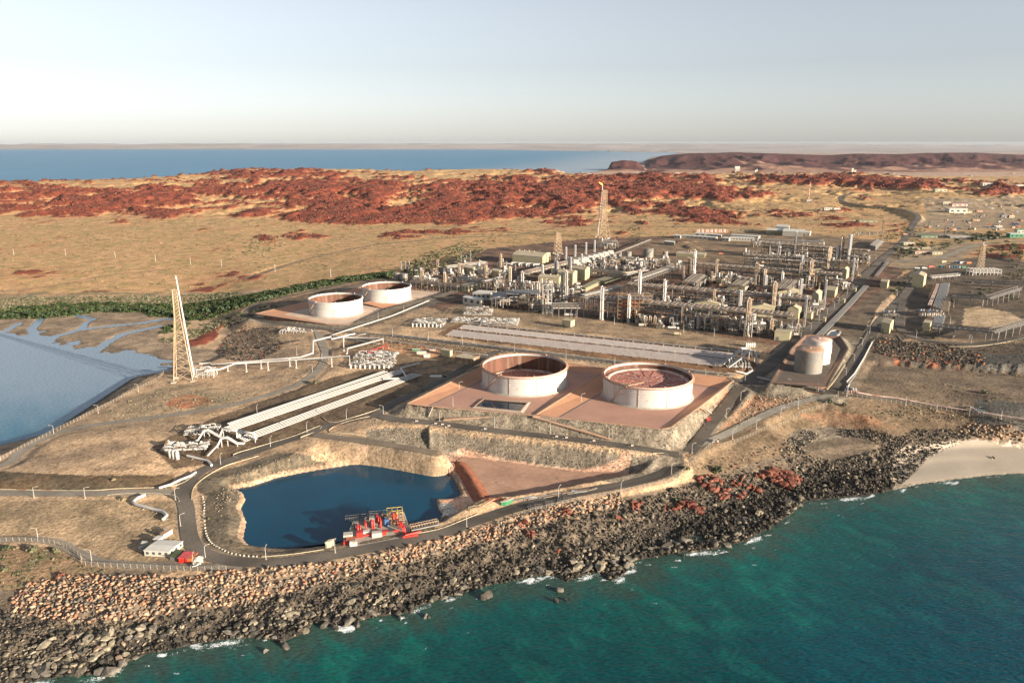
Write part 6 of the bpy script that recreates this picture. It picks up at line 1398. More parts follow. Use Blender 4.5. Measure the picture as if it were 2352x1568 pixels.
fan_rack('nearest long fan-cooler rack across the plant front', (1353,681), (1820,722), 23, 17, pipes=12, low=14)
fan_rack('second long fan-cooler rack from the front', (1436,650), (1862,683), 23, 17, pipes=12, low=12)
fan_rack('third long fan-cooler rack, middle of the plant', (1597,604), (1932,628), 23, 17, pipes=10, low=8)
fan_rack('fourth long fan-cooler rack from the front', (1707,583), (1967,600), 23, 17, pipes=10, low=6)
fan_rack('rearmost long fan-cooler rack beside the white warehouse', (1750,556), (1994,574), 23, 17, pipes=10, low=6)
fan_rack('short slanting cooler bank in the middle court, left one', B_(1010,552), B_(1098,482), 16, 16, pipes=4, low=2, levels=2)
fan_rack('short slanting cooler bank in the middle court, right one', B_(1395,580), B_(1470,505), 16, 16, pipes=4, low=2, levels=2)
fan_rack('short slanting cooler bank west of the grey ducted stack', B_(610,525), B_(692,458), 16, 18, pipes=4, low=2, levels=2)
def pipe_rack(label, p0, p1, h=12, width=9, levels=2, pipes=8, tone='steel', every=9, bend=None, leg=.55, zg=None, mats=('silver', 'white_pipe', 'silver', 'brown_clad')):
    zg = zg or float(zmap((p0[0] + p1[0]) / 2, (p0[1] + p1[1]) / 2 + 12))
    a = Vector((*unproj(*p0, zg + h), zg)); b = Vector((*unproj(*p1, zg + h), zg)); d = b - a; L = d.length; t = thing('pipe_rack', label, 'pipe rack', tuple(a), rz=math.atan2(d.y, d.x)); mb = MB(); k = max(2, int(L / every))
    ca, sa = math.cos(t.rotation_euler[2]), math.sin(t.rotation_euler[2])
    for i in range(k + 1):
        x = L * i / k
        for y in (0, width): 
            g_ = gz(a.x + x * ca - y * sa, a.y + x * sa + y * ca) - zg - .4; mb.bar((x, y, min(g_, 0)), (x, y, h), leg)
        for l in range(1, levels + 1): mb.bar((x, 0, h * (.5 + .5 * l / levels)), (x, width, h * (.5 + .5 * l / levels)), leg * .8)
        if i % 3 == 0 and i < k: mb.bar((x, 0, h * .5), (x + L / k, 0, h), leg * .5)
    for l in range(1, levels + 1):
        for y in (0, width): mb.bar((0, y, h * (.5 + .5 * l / levels)), (L, y, h * (.5 + .5 * l / levels)), leg * .7)
    mb.build('rack_frame', tone, t); rg = random.Random(int(L * 10))
    for i in range(pipes):
        l = 1 + i % levels; y = width * (i + .5) / pipes; z = h * (.5 + .5 * l / levels) + .7; r = rg.choice([.3, .42, .55]); mb = MB(); mb.tube([(0, y, z), (L * .33, y, z), (L * .66, y, z), (L, y, z)], r, 6); mb.build('pipe', rg.choice(mats), t)
    return t
pipe_rack('low pipe rack linking the western units behind the cream hut', (1049,638), (1130,646), 12, 10)
pipe_rack('long slanting pipe rack running up to the burning flare', (1213,626), (1406.5,577.8), 12, 12, pipes=10)
pipe_rack('elevated pipe bridge in front of the tall silver twins', (1270,699), (1341,699), 15, 7, 3, 6, every=7)
pipe_rack('white loop rack left of the frame tower', A_(955,530), A_(1110,490), 16, 8, 3, 6, every=6)
pipe_rack('dark pipe rack crossing behind the cream compressor houses', (1355,618), (1439,629), 12, 12, 2, 8)
pipe_rack('slanting pipe rack left of the second cooler rack', (1345,680), (1433,658.5), 14, 10, 2, 9)
pipe_rack('silver slanting rack rising to the third cooler rack', B_(130,510), B_(450,398), 14, 14, 2, 10)
pipe_rack('low rack east of the dark crossing rack', (1440,629), (1494,622), 12, 12, 2, 8)
pipe_rack('pipe rack behind the far cooler rack with looping pipes', B_(1080,165), B_(1700,190), 14, 10, 2, 8)
pipe_rack('pipe rack between third and fourth cooler racks', B_(1050,330), B_(1700,360), 12, 9, 2, 8)
pipe_rack('low dark rack at the western units front', A_(300,520), A_(700,560), 9, 8, 2, 6)
pipe_rack('pale rack along the north edge of the western units', A_(620,400), A_(960,360), 9, 8, 2, 6)
pipe_rack('long pale rack along the north road of the plant', A_(2040,300), B_(230,170), 7, 5, 1, 4)
# towers and stacks
tops = random.Random(17)
def tower(label, u, vb, vt, wpx, m='silver', plats=4, top=True, cat='process tower', nm='process_tower', rings=None, duct=0, cage=True, taper=1.0):
    x, y, z, h = hgt(u, vb, vt, float(zmap(u, vb))); z = gz(x, y); r = max(.55, pxm(u, vb, wpx) / 2); t = thing(nm, label, cat, (x, y, z)); n = 14
    mb = MB(); mb.lathe(0, 0, [(r * 1.25, -.3), (r * 1.25, .8), (r, 2), (r * taper, h - r * .6), (r * .7 * taper, h - .1), (.01, h)] if top else [(r * 1.2, -.3), (r, 2.5), (r * taper, h), (r * .8 * taper, h), (r * .8 * taper, h - 3)], n); mb.build('shell', m, t)
    for i in range(plats):
        zz = h * (.3 + .68 * i / max(1, plats - 1)) - .6; mb = MB(); a0 = tops.uniform(0, 6); mb.lathe(0, 0, [(r, zz), (r + 1.5, zz), (r + 1.5, zz + .2), (r, zz + .2)], 10, False, a0, a0 + 4.2); mb.lathe(0, 0, [(r + 1.45, zz + 1.0), (r + 1.5, zz + 1.2)], 10, False, a0, a0 + 4.2); mb.build('ring_platform', 'tan_steel' if m != 'stack_white' else 'galv', t)
    if cage:
        mb = MB(); a = -1.2; c, s = math.cos(a) * (r + .5), math.sin(a) * (r + .5); mb.bar((c, s, 0), (c, s, h * .97), .35); mb.build('ladder', 'galv', t)
        mb = MB(); a = -2.4; c, s = math.cos(a) * (r + .55), math.sin(a) * (r + .55); mb.tube([(c, s, 1), (c, s, h * .92), (c * .5, s * .5, h + .9), (0, 0, h + .8), (0, 0, h)] if top else [(c, s, 1), (c, s, h * .5)], max(.25, r * .22), 6); mb.build('overhead_pipe', 'silver' if m != 'silver' else 'white_pipe', t)
    for i in range(rings or 0): mb = MB(); zz = h * (i + 1) / (rings + 1); mb.lathe(0, 0, [(r, zz - .2), (r + .18, zz), (r, zz + .2)], n); mb.build('stack_ring', 'rust_seam', t)
    if duct:
        s = duct; mb = MB(); mb.bar((s * r * .5, 0, h * .55), (s * (r + 9), -2, h * .12), r * 1.1, r * 1.1); mb.box(s * (r + 10), -2, 0, 5, 5, h * .16); mb.build('flue_duct', 'brown_clad', t)
    return t
def stack(label, u, vb, vt, wpx, m='stack_white', duct=0, rings=3): return tower(label, u, vb, vt, wpx, m, 1, False, 'stack', 'exhaust_stack', rings, duct)
GL = {1: ((1353,727),(1820,769)), 2: ((1436,692),(1862,724)), 3: ((1597,639),(1932,662)), 4: ((1707,614),(1967,630)), 5: ((1750,584),(1994,602))}
ROWL = {'behind the nearest cooler rack': 2, 'in the nearest row': 1, 'in the second row': 2, 'in the middle court': 3, 'nearest row': 1, 'second row': 2, 'middle court': 3, 'far rows': 0, 'in the far rows': 0, 'behind the third cooler rack': 0}
def fixbase(u, vb, key):
    '''keep a foot in front of the rack it is seen before'''
    r = ROWL.get(key)
    if r is None: return vb
    if r == 0: r = 5 if vb < 604 else 4
    (a, b), (c, d) = GL[r]
    return vb if not a - 10 < u < c + 10 else max(vb, b + (d - b) * (u - a) / (c - a) + 5)
def batch(rows, kindf, fmt):
    for key, items in rows.items():
        items = [(it[0], fixbase(it[0], it[1], key)) + tuple(it[2:]) for it in items]
        for i, it in enumerate(sorted(items, key=lambda q: q[0])): kindf(fmt.format(o=ORD[i], k=key), *it)
def a_(zx, top, base, w, *r): u, vb = A_(zx, base); return (u, vb, A_(0, top)[1], w * .26856, *r)
def b_(zx, top, base, w, *r): u, vb = B_(zx, base); return (u, vb, B_(0, top)[1], w * .26856, *r)
batch({'in the row before the burning flare': [a_(1632,230,385,17), a_(1710,212,365,17), a_(1802,192,340,17), a_(1875,172,320,17)],
       'among the cream compressor houses': [a_(1766,290,410,18), a_(1655,318,448,17), a_(1673,318,450,17), a_(1540,350,485,17), a_(1557,350,487,17), a_(1432,382,520,22)],
       'around the pale north tanks': [a_(2297,345,440,14), a_(2052,312,360,10)],
       'of the slim ones in the western units': [a_(1200,385,460,10), a_(818,260,375,8), a_(740,300,378,7), a_(782,305,378,7), a_(222,358,440,9), a_(262,356,440,9), a_(293,350,440,9)],
       'behind the nearest cooler rack': [b_(977,598,760,34), b_(1308,625,790,34), b_(1530,640,915,21), b_(1698,508,765,20)],
       'behind the second cooler rack': [b_(1193,475,625,31), b_(1497,498,655,29), b_(1940,325,525,18)],
       'behind the third cooler rack': [b_(1505,298,405,26), b_(1767,318,425,26), b_(1810,215,300,30), b_(1907,122,200,30), b_(1447,97,175,14), b_(1308,187,270,16)]},
      lambda lab, u, vb, vt, w: stack(lab, u, vb, vt, w), 'pale exhaust stack, {o} from left {k}')
batch({'court': [b_(735,440,560,24,'brown_clad',1), b_(482,560,680,28,'tank_grey',1), b_(882,590,735,26,'tank_grey',-1), b_(1105,470,605,26,'tank_grey',-1), b_(1113,272,365,19,'tank_grey',1), b_(1432,295,395,20,'tank_grey',-1)]},
      lambda lab, u, vb, vt, w, m, du: stack(lab, u, vb, vt, w, m, du), 'grey furnace stack with slanting flue duct, {o} from the left of the six')
batch({'in the nearest row': [a_(1938,570,800,34,'silver',3), b_(30,640,770,30,'silver',3), b_(490,730,870,32,'brown_clad',3), b_(1040,665,990,46,'brown_clad',5), b_(1245,840,985,36,'brown_clad',3), b_(560,770,880,26,'brown_clad',2), b_(622,800,900,22,'silver',2), b_(1185,860,960,24,'brown_clad',1), b_(1330,890,965,18,'stack_white',1), a_(1470,505,790,22,'silver',6)],
       'in the second row': [b_(120,430,650,30,'silver',4), b_(333,510,640,30,'silver',4), b_(755,590,700,24,'brown_clad',3), b_(1262,525,735,42,'brown_clad',5), b_(1410,690,780,28,'brown_clad',2), b_(1390,600,720,16,'silver',2), a_(1597,445,705,20,'silver',3), a_(1636,435,710,24,'silver',4)],
       'in the middle court': [b_(587,255,440,26,'silver',4), b_(540,320,460,12,'brown_clad',4), b_(560,330,462,12,'brown_clad',4), b_(500,395,515,14,'brown_clad',2), b_(775,335,490,22,'brown_clad',4), b_(1110,360,540,16,'tan_steel',5), b_(1130,372,545,16,'brown_clad',5), b_(1485,362,555,18,'tan_steel',5), b_(1508,380,555,16,'brown_clad',4), b_(1575,335,575,36,'brown_clad',5), b_(1190,420,520,30,'brown_clad',3), b_(1340,440,500,26,'silver',1), b_(1725,470,580,30,'brown_clad',3)],
       'in the far rows': [b_(1730,230,410,36,'tan_steel',5), b_(1840,135,300,24,'tan_steel',5), b_(1850,160,300,16,'brown_clad',3)],
       'in the western units': [a_(1157,398,612,24,'cream_roof',2), a_(1262,440,635,26,'silver',4), a_(408,400,568,24,'brown_clad',4), a_(538,345,462,16,'brown_clad',4), a_(600,415,588,20,'tan_steel',5), a_(722,370,478,22,'brown_clad',3), a_(950,385,492,20,'tan_steel',4), a_(1077,290,405,16,'tan_steel',5), a_(1400,530,700,26,'silver',3), a_(1060,510,620,12,'silver',2)]},
      lambda lab, u, vb, vt, w, m, p: tower(lab, u, vb, vt, w, m, p), 'process column with ring platforms, {o} from the left {k}')
batch({'k': [b_(177,820,905,26), b_(215,820,905,26), b_(255,820,905,26)]}, lambda lab, u, vb, vt, w: tower(lab, u, vb, vt, w, 'brown_clad', 1), 'squat brown drum, {o} from the left of the three at the front road')
# process units
def unit(label, u, vb, wpx, hpx, seed, tone='steel', dpx=None, mix=('silver', 'brown_clad', 'stack_white', 'silver', 'white_pipe')):
    rg = random.Random(seed); z = float(zmap(u, vb)); x, y = unproj(u, vb, z); z = gz(x, y); k = pxm(u, vb, 1); W = wpx * k; H = hpx * k; D = W * rg.uniform(.6, 1.0)
    t = thing('process_unit', label, 'process unit', (x - W / 2, y, z), rz=rg.choice([-.08, -.08, 0]))
    bx = max(2, int(W / 6)); by = max(1, int(D / 8)); lv = max(2, int(H / 6)); hf = H * rg.uniform(.7, 1.0)
    mb = MB(); mb.frame((0, 0, -.2), W, D, hf, lv, bx, by, .5); mb.build('steel_frame', tone, t)
    for l in range(1, lv + 1):
        if rg.random() < .75: mb = MB(); x0 = rg.choice([0, 0, W * .3]); x1 = rg.choice([W, W, W * .7]); mb.box((x0 + x1) / 2, D / 2, hf * l / lv - .05, x1 - x0, D * .9, .2); mb.build('deck', rg.choice(['galv', 'fan_deck', 'galv']), t)
    for l in range(lv + 1):
        for q in range(rg.randint(1, 3)):
            r = rg.uniform(.7, 1.9); zz = hf * l / lv + r + .4
            if zz > H + 2: continue
            px_, py_ = rg.uniform(.1, .7) * W, rg.uniform(.05, .8) * D; L_ = rg.uniform(3, 8); mb = MB()
            if rg.random() < .5: mb.tube([(px_, py_, zz), (min(px_ + L_, W * 1.1), py_, zz)], r, 10)
            else: mb.cyl(px_, py_, zz - r, zz + rg.uniform(2, 6), r, r * .9, 10)
            mb.build('vessel', rg.choice(mix), t)
    for q in range(max(6, int(W * H / 45))):
        r = rg.uniform(.18, .5); x0, y0 = rg.uniform(-.05, 1.0) * W, rg.uniform(-.12, .3) * D; z0, z1 = rg.uniform(0, .4) * H, rg.uniform(.5, 1.1) * H; x1 = x0 + rg.uniform(-.5, .5) * W; y1 = y0 + rg.uniform(0, .6) * D; mb = MB()
        mb.tube([(x0, y0, z0), (x0, y0, z1 - .6), (x0 + math.copysign(.5, x1 - x0), y0, z1), (x1, y0, z1), (x1, y1, z1), (x1, y1, z1 * .6)], r, 6); mb.build('pipe', rg.choice(mix + ('white_pipe', 'tan_steel')), t)
    mb = MB()
    for y0 in (0, D): mb.bar((0, y0, hf + 1.1), (W, y0, hf + 1.1), .14)
    for x0 in (0, W): mb.bar((x0, -.1, hf + 1.1), (x0, D + .1, hf + 1.1), .15)
    mb.build('handrail', 'galv', t)
    return t
UN = {
 'western units': ['A',(395,560,90,80),(480,562,60,60),(590,585,100,90),(670,562,60,80),(735,475,60,80),(790,400,70,40),(880,440,90,45),(960,490,60,70),(1090,405,80,55),(1110,470,70,60),(350,540,60,50),(830,500,60,30),(900,400,70,35),(640,500,60,45),(450,500,70,40)],
 'frame tower court': ['A',(1170,620,60,110),(1240,635,80,120),(1330,650,90,110),(1050,625,70,90),(1160,760,320,105),(1370,790,110,120),(1470,800,80,270),(1560,700,60,130),(1690,700,130,100),(1590,640,60,90),(1430,640,60,100),(1720,640,80,60)],
 'flare feed area': ['A',(1960,250,110,60),(2050,250,70,80),(1990,225,90,60),(1960,390,110,50),(2090,350,120,40),(2230,425,90,50),(2180,390,80,40),(1870,440,90,40),(2290,460,70,50),(1720,420,80,30),(2010,440,70,30),(1500,460,80,40)],
 'nearest row': ['B',(430,905,100,100),(545,905,80,140),(640,905,60,100),(770,950,185,130),(930,935,60,120),(1080,1000,130,190),(1160,985,70,90),(1250,975,80,120),(1330,965,70,90),(1430,905,110,110),(1480,960,60,80),(120,880,70,80),(320,880,80,70),(700,890,60,90),(1000,960,50,110),(1390,930,60,90)],
 'second row': ['B',(175,660,100,80),(320,700,110,95),(450,690,60,70),(580,700,70,60),(780,700,110,110),(860,735,60,80),(1150,730,70,70),(1270,740,80,140),(1345,745,70,100),(1440,755,80,90),(1600,765,120,120),(1655,775,80,90),(240,640,60,60),(980,730,60,60),(1530,745,60,90),(60,640,70,60)],
 'middle court': ['B',(790,490,90,80),(900,530,80,80),(1180,510,70,90),(1260,510,80,80),(1350,500,110,80),(1600,590,110,140),(1730,575,70,90),(1830,555,100,90),(1550,520,60,90),(1680,530,60,60),(1880,530,70,70),(980,470,70,50),(700,420,70,50),(830,420,70,50),(960,400,80,50),(1430,470,60,60),(1000,440,60,40)],
 'far rows': ['B',(1330,350,80,50),(1650,345,90,60),(1480,350,100,50),(1820,310,60,60),(1130,240,80,60),(1290,270,80,50),(1900,320,70,60),(1980,400,60,70),(1580,250,80,50),(1740,300,70,60),(1420,240,70,45),(2060,330,60,80),(1940,390,60,60),(1240,330,70,40),(1050,310,70,40)],
 'north tank yard': ['B',(330,360,90,35),(240,385,90,35),(60,370,100,40),(130,400,70,40),(20,440,80,40),(400,420,80,30),(560,300,60,30),(230,450,80,35)],
}
fr = random.Random(77)
for key, (x0, y0, x1, y1, sl_, nx, ny) in {'western units': (340, 440, 1120, 560, 30, 7, 3), 'frame tower court': (1000, 560, 1800, 700, 40, 7, 3), 'flare feed area': (1500, 330, 2330, 460, 30, 8, 3), 'north tank yard': (60, 370, 500, 470, 0, 5, 2), 'nearest row': (60, 860, 1430, 960, 60, 9, 1), 'second row': (0, 700, 1580, 800, 70, 11, 1), 'middle court': (640, 520, 1840, 600, 40, 9, 1), 'far rows': (1060, 330, 1960, 420, 30, 8, 1)}.items():
    for i in range(nx):
        for j in range(ny):
            if fr.random() < .18: continue
            UN[key].append((x0 + (x1 - x0) * (i + fr.uniform(.2, .8)) / nx, y0 + (y1 - y0) * (j + fr.uniform(.2, .8)) / ny + sl_ * i / nx, fr.uniform(40, 85), fr.uniform(28, 62)))
sd_ = 100
for key, L in UN.items():
    f = A_ if L[0] == 'A' else B_
    for i, (zx, zb, zw, zh) in enumerate(sorted(L[1:])):
        u, v = f(zx, zb); v = fixbase(u, v, key); sd_ += 1
        if key == 'frame tower court' and zw > 300: lab = 'broad open steel frame with flat grey roof at the plant front left'; 
        elif zh > 260: lab = 'tallest white scaffold frame tower at the plant front left'
        else: lab = f'open steel process unit, {ORD[i]} from the left in the {key}' if key not in ('western units', 'north tank yard', 'flare feed area', 'frame tower court') else f'open steel process unit, {ORD[i]} from the left of the {key}'
        unit(lab, u, v, zw * .26856, zh * .26856, sd_, tone='steel' if zh < 260 else 'white_steel')
t = thing('flat_roof', 'grey sheet roof deck over the broad front steel frame', 'roof deck', G(*A_(1110, 770))); mb = MB(); mb.box(22, 14, 19, 40, 26, .8); mb.build('roof_sheet', 'galv', t)
t = thing('scaffold', 'orange red painted scaffold wrapped unit at the plant front', 'scaffold', G(*A_(2065, 872))); k = pxm(*A_(2065, 872), 1)
for i in range(7): mb = MB(); mb.box(20, 8, 2 + i * 4, 38 - (i % 3) * 6, 14, .5); mb.build('scaffold_deck', 'orange_paint' if i % 3 else 'galv', t)
mb = MB(); mb.frame((1, 0, 0), 38, 16, 30, 7, 8, 2, .45); mb.build('scaffold_tubes', 'brown_clad', t)
# looping pipes over the far racks
for i, (x0, x1, zt) in enumerate(((1320,1400,245),(1370,1560,255),(1240,1330,205),(1450,1520,160),(1560,1700,170),(1840,1990,310))):
    u, v = B_(x0, zt + 30); u1, _ = B_(x1, 0); z = float(zmap(u, v)) + 22; a = Vector((*unproj(u, v, z), z)); b = Vector((*unproj(u1, v + 1.5, z), z)); t = thing('loop_pipe', f'big silver loop pipe over the far racks, {ORD[i]} of six', 'pipe', tuple(a)); mb = MB(); up = Vector((0, 0, 6)); mb.tube([a - up * 3, a, a + up, b + up, b, b - up * 3], 1.0, 8); mb.build('pipe', 'silver', t, tuple(a))
    for q in (a, b): mb = MB(); mb.cyl(q.x, q.y, z - 18, z - 30, .8, .8, 6); mb.build('support_leg', 'steel', t, tuple(a))
# buildings of the plant
def S_(f, lab, A, B, C, h, ridge=0, wall='cream', roof='cream_roof', nm='plant_building', cat='building', **k): return shed(nm, lab, cat, f(*A), f(*B), f(*C), h, wall, roof, ridge=ridge, **k)
S_(A_, 'big cream gabled hall with roof ventilators near the burning flare', (1176,372), (1432,390), (1500,352), 15, 4, vents=6, door=True, roofalong='x')
S_(A_, 'left small cream box building in the western units', (770,470), (838,480), (858,466), 12, 0)
S_(A_, 'right small cream box building in the western units', (995,486), (1062,497), (1084,481), 10, 0)
S_(A_, 'long low cream building with dark doors before the western units', (720,600), (797,614), (930,582), 8, 0, door=True, wins=3)
S_(A_, 'far one of the two white flat sheds before the frame tower', (835,680), (985,690), (1040,668), 9, 0, wall='white_wall', roof='white_roof', wins=4)
S_(A_, 'near one of the two white flat sheds before the frame tower', (752,718), (905,744), (932,728), 9, 0, wall='white_wall', roof='white_roof', wins=3)
S_(A_, 'left of the three cream compressor houses with ridge vents', (1395,542), (1572,556), (1606,532), 10, 2, vents=3, door=True)
S_(A_, 'middle of the three cream compressor houses with ridge vents', (1560,540), (1690,556), (1728,530), 16, 3, vents=2, door=True)
S_(A_, 'right of the three cream compressor houses with ridge vents', (1680,502), (1795,520), (1836,494), 16, 3, vents=2, door=True)
S_(A_, 'low olive roofed shed right of the compressor houses', (1755,600), (1800,614), (1925,556), 5, 0, wall='olive', roof='olive')
S_(A_, 'long olive roofed shed beside the dark crossing rack', (1880,540), (1965,552), (2102,505), 5, 0, wall='olive', roof='olive')
S_(A_, 'small cream shed on stilts before the silver pipe beds', (1597,914), (1673,928), (1707,914), 8, 0, stilts=1.5, door=True)
for i, (A, B, C, h) in enumerate((((590,775),(805,790),(828,765),9.5),((1060,818),(1270,832),(1290,806),11),((1385,842),(1480,852),(1505,828),12))): S_(B_, f'cream gabled house behind the nearest cooler rack, {ORD[i]} from the left', A, B, C, h, 3, roofalong='y')
for i, (A, B, C, h) in enumerate((((870,632),(1030,645),(1045,622),9),((1285,676),(1470,686),(1485,660),10),((1590,710),(1650,720),(1680,692),12))): S_(B_, f'cream gabled house behind the second cooler rack, {ORD[i]} from the left', A, B, C, h, 3, roofalong='y')
for i, (A, B, C, h) in enumerate((((1210,428),(1365,436),(1376,420),7),((1590,463),(1740,471),(1760,452),7),((1850,500),(1890,505),(1912,488),13))): S_(B_, f'cream gabled house behind the third cooler rack, {ORD[i]} from the left', A, B, C, h, 3, roofalong='y')
S_(B_, 'low green-cream substation at the front right plant corner', (1275,1025), (1405,1040), (1420,1014), 9, 0, door=True, vents=0)
S_(B_, 'low cream cabin behind the front right stack', (1540,848), (1590,857), (1608,836), 8, 0)
S_(B_, 'low cream substation beside the plant road, farther one', (1765,596), (1860,603), (1874,588), 7, 0)
S_(B_, 'gabled cream substation beside the plant road, nearer one', (1715,652), (1792,664), (1816,628), 9, 2)
S_(B_, 'pale green box in the court right of the ducted stack', (780,546), (825,551), (842,534), 7, 0)
S_(B_, 'white warehouse front hall with long pitched roof', (1345,136), (1522,143), (1532,118), 10, 3, wall='white_wall', roof='white_roof')
S_(B_, 'left wing of the white warehouse', (1203,121), (1388,131), (1400,112), 9, 2, wall='olive', roof='white_roof')
S_(B_, 'tallest middle hall of the white warehouse', (1290,110), (1398,116), (1404,100), 14, 3, wall='white_wall', roof='white_roof')
S_(B_, 'right wing of the white warehouse', (1532,138), (1578,142), (1590,124), 8, 2, wall='white_wall', roof='white_roof')
for i, (A, B, C, h) in enumerate((((420,156),(472,160),(480,150),6),((482,152),(776,170),(791,162),5),((595,138),(690,142),(695,136),6),((700,140),(824,150),(829,142),5),((830,180),(888,184),(905,172),6),((895,176),(1092,184),(1100,173),6),((905,148),(1142,161),(1156,153),5))): S_(B_, f'long low white hut behind the plant, {ORD[i]} of seven', A, B, C, h, 0, wall='white_wall', roof='white_roof', wins=8 if i in (1, 3, 5, 6) else 2, group='white huts behind the plant')
S_(B_, 'flat shed by the pale grey cone-roofed tank', (435,310), (680,322), (695,300), 5, 0, wall='olive', roof='cream_roof')
S_(B_, 'small grey hut on the back apron', (335,210), (420,215), (428,200), 6, 0, wall='tank_grey', roof='white_roof')
S_(B_, 'grey roofed deck right of the rearmost cooler rack', (2090,250), (2140,262), (2200,205), 8, 0, wall='galv', roof='concrete')
S_(C_, 'cream corner building with tall vent at the east works', (808,856), (872,870), (901,836), 11, 2, door=True)
S_(C_, 'small cream cabin under the east trestle', (1128,846), (1180,852), (1193,832), 9, 0)
S_(C_, 'big cream windowless block at the head of the east pipe bundle', (1042,508), (1130,522), (1150,496), 17, 2, roofalong='y')
S_(C_, 'cream building left of the windowless block', (803,517), (856,524), (870,505), 9, 2)
S_(C_, 'tiny cream hut behind the east pipe bundle', (1350,626), (1386,631), (1392,616), 6, 0)
S_(Dc, 'small cream box by the pump shed west of the big tanks', (1497,724), (1568,737), (1588,726), 5.5, 0)
S_(Dc, 'brown flat-roofed pump shed with four bent pipes', (1607,786), (1735,808), (1800,780), 6, 0, wall='brown_clad', roof='cream_roof')
# manifolds
def manifold(label, u, v, wpx, dpx, n, m='white_pipe', drums=0, rz=-.1, h=3.0, along=False):
    x, y, z = G(u, v); k = pxm(u, v, 1); W = wpx * k; D = dpx * k / .3; t = thing('valve_manifold', label, 'pipe manifold', (x, y, z), rz=rz); rg = random.Random(int(u * 3 + v))
    mb = MB(); mb.frame((0, 0, 0), W, D, h, 1, max(3, int(W / 6)), 2, .3, False); mb.build('steel_frame', 'steel', t); mb = MB(); mb.box(W / 2, D * .5, h * .55, W * .9, D * .3, .15); mb.build('deck', 'tan_steel', t)
    for i in range(n if along else 0):
        yy = D * (i + .5) / n; r = rg.uniform(.3, .5); x0 = 0
        while x0 < W:
            L_ = rg.uniform(3.5, 8); x1 = min(W, x0 + L_); mb = MB(); zz = h * rg.choice([.45, .8, 1.0]) + .6; mb.tube([(x0, yy, zz - .8), (x0, yy, zz), (x1, yy, zz), (x1, yy, zz - 1.2)], r, 6); mb.build('pipe', m, t)
            if rg.random() < .5: mb = MB(); mb.box(x0 + 1.2, yy, zz - .5, 1.1, 1.1, 1.9); mb.build('valve', rg.choice(['white_steel', 'galv', 'steel']), t)
            x0 = x1 + rg.uniform(.8, 2.5)
    for i in range(0 if along else n):
        q = W * (i + .5) / n; r = rg.uniform(.24, .38); mb = MB(); l0 = rg.uniform(-.05, .1) * D; l1 = rg.uniform(.85, 1.05) * D; mb.tube([(q, l0, .4), (q, l0, h + .4), (q, l0 + .6, h + .9), (q, l1 - .6, h + .9), (q, l1, h + .4), (q, l1, .4)], r, 6); mb.build('pipe', m, t)
        mb = MB(); yv = D * rg.uniform(.3, .7); mb.box(q, yv, h + .4, 1.3, 1.8, 1.4); mb.cyl(q, yv, h + 1.6, h + 2.8, .35, .35, 6); mb.build('valve', rg.choice(['white_steel', 'white_pipe', 'galv', 'blue_paint' if i % 4 == 0 else 'white_steel']), t)
    for y0 in (.1, .35, .8): mb = MB(); mb.tube([(-1, D * y0, 1.4), (W + 1, D * y0, 1.4)], .5, 6); mb.build('header_pipe', m, t)
    for i in range(drums): mb = MB(); q = W * (i + .5) / drums; mb.cyl(q, -1.8, 0, 3.8, .9, .9, 10); mb.build('drum', 'white_steel', t)
    return t
manifold('white pump manifold of parallel pipes beside the seawall notch', *Dc(225,560), 86, 12, 12, rz=-.3)
manifold('white valve station behind the small tanks road', *Dc(1262,500), 74, 18, 9, drums=8, rz=-.1, along=True)
manifold('crowded white manifold at the end of the elevated flare line', *Dc(810,760), 95, 16, 9, rz=-.1, along=True)
manifold('front rows of the crowded white manifold, drums along its foot', *Dc(775,825), 100, 14, 6, drums=9, rz=-.1, along=True)
manifold('left part of the low white pipe yard before the plant', *A_(760,820), 62, 14, 6, rz=-.1, h=7, along=True)
manifold('middle part of the low white pipe yard before the plant', *A_(650,885), 75, 12, 8, rz=-.15, along=True)
manifold('right part of the low white pipe yard before the plant', *A_(900,905), 84, 18, 9, rz=-.12, along=True)
manifold('upper loading manifold at the west end of the pipe banks', 424, 1004, 70, 14, 7, rz=.12, along=True, h=4)
manifold('lower loading manifold above the pond road', 372, 1040, 95, 12, 6, drums=0, rz=.1, along=True)
manifold('valve pit manifold at the road junction east of the grey tank', 1946, 903, 22, 6, 4, 'roof_pale', rz=-.15, h=1.6)
manifold('white bend manifold under the east end of the silver beds', 1672, 846, 50, 12, 7, rz=-.1, h=5)
manifold('dark equipment skid in the east works', *C_(835,740), 34, 10, 7, 'galv', rz=-.05)
manifold('middle crossing manifold of the east pipe bundle', *C_(1120,745), 52, 12, 10, 'silver', rz=-.05, h=5)
for i, (u, v) in enumerate(((392,1050),(400,1052),(408,1054))):
    t = thing('standing_drum', f'{["left","middle","right"][i]} of the three upright white drums at the loading manifold', 'drum', G(u, v)); mb = MB(); mb.lathe(0, 0, [(1.3, 0), (1.3, 5.2), (.9, 5.9), (.01, 6.1)], 12); mb.build('shell', 'white_steel', t); mb = MB(); mb.lathe(0, 0, [(1.35, .8), (1.4, 1), (1.35, 1.2)], 12); mb.build('band', 'galv', t)
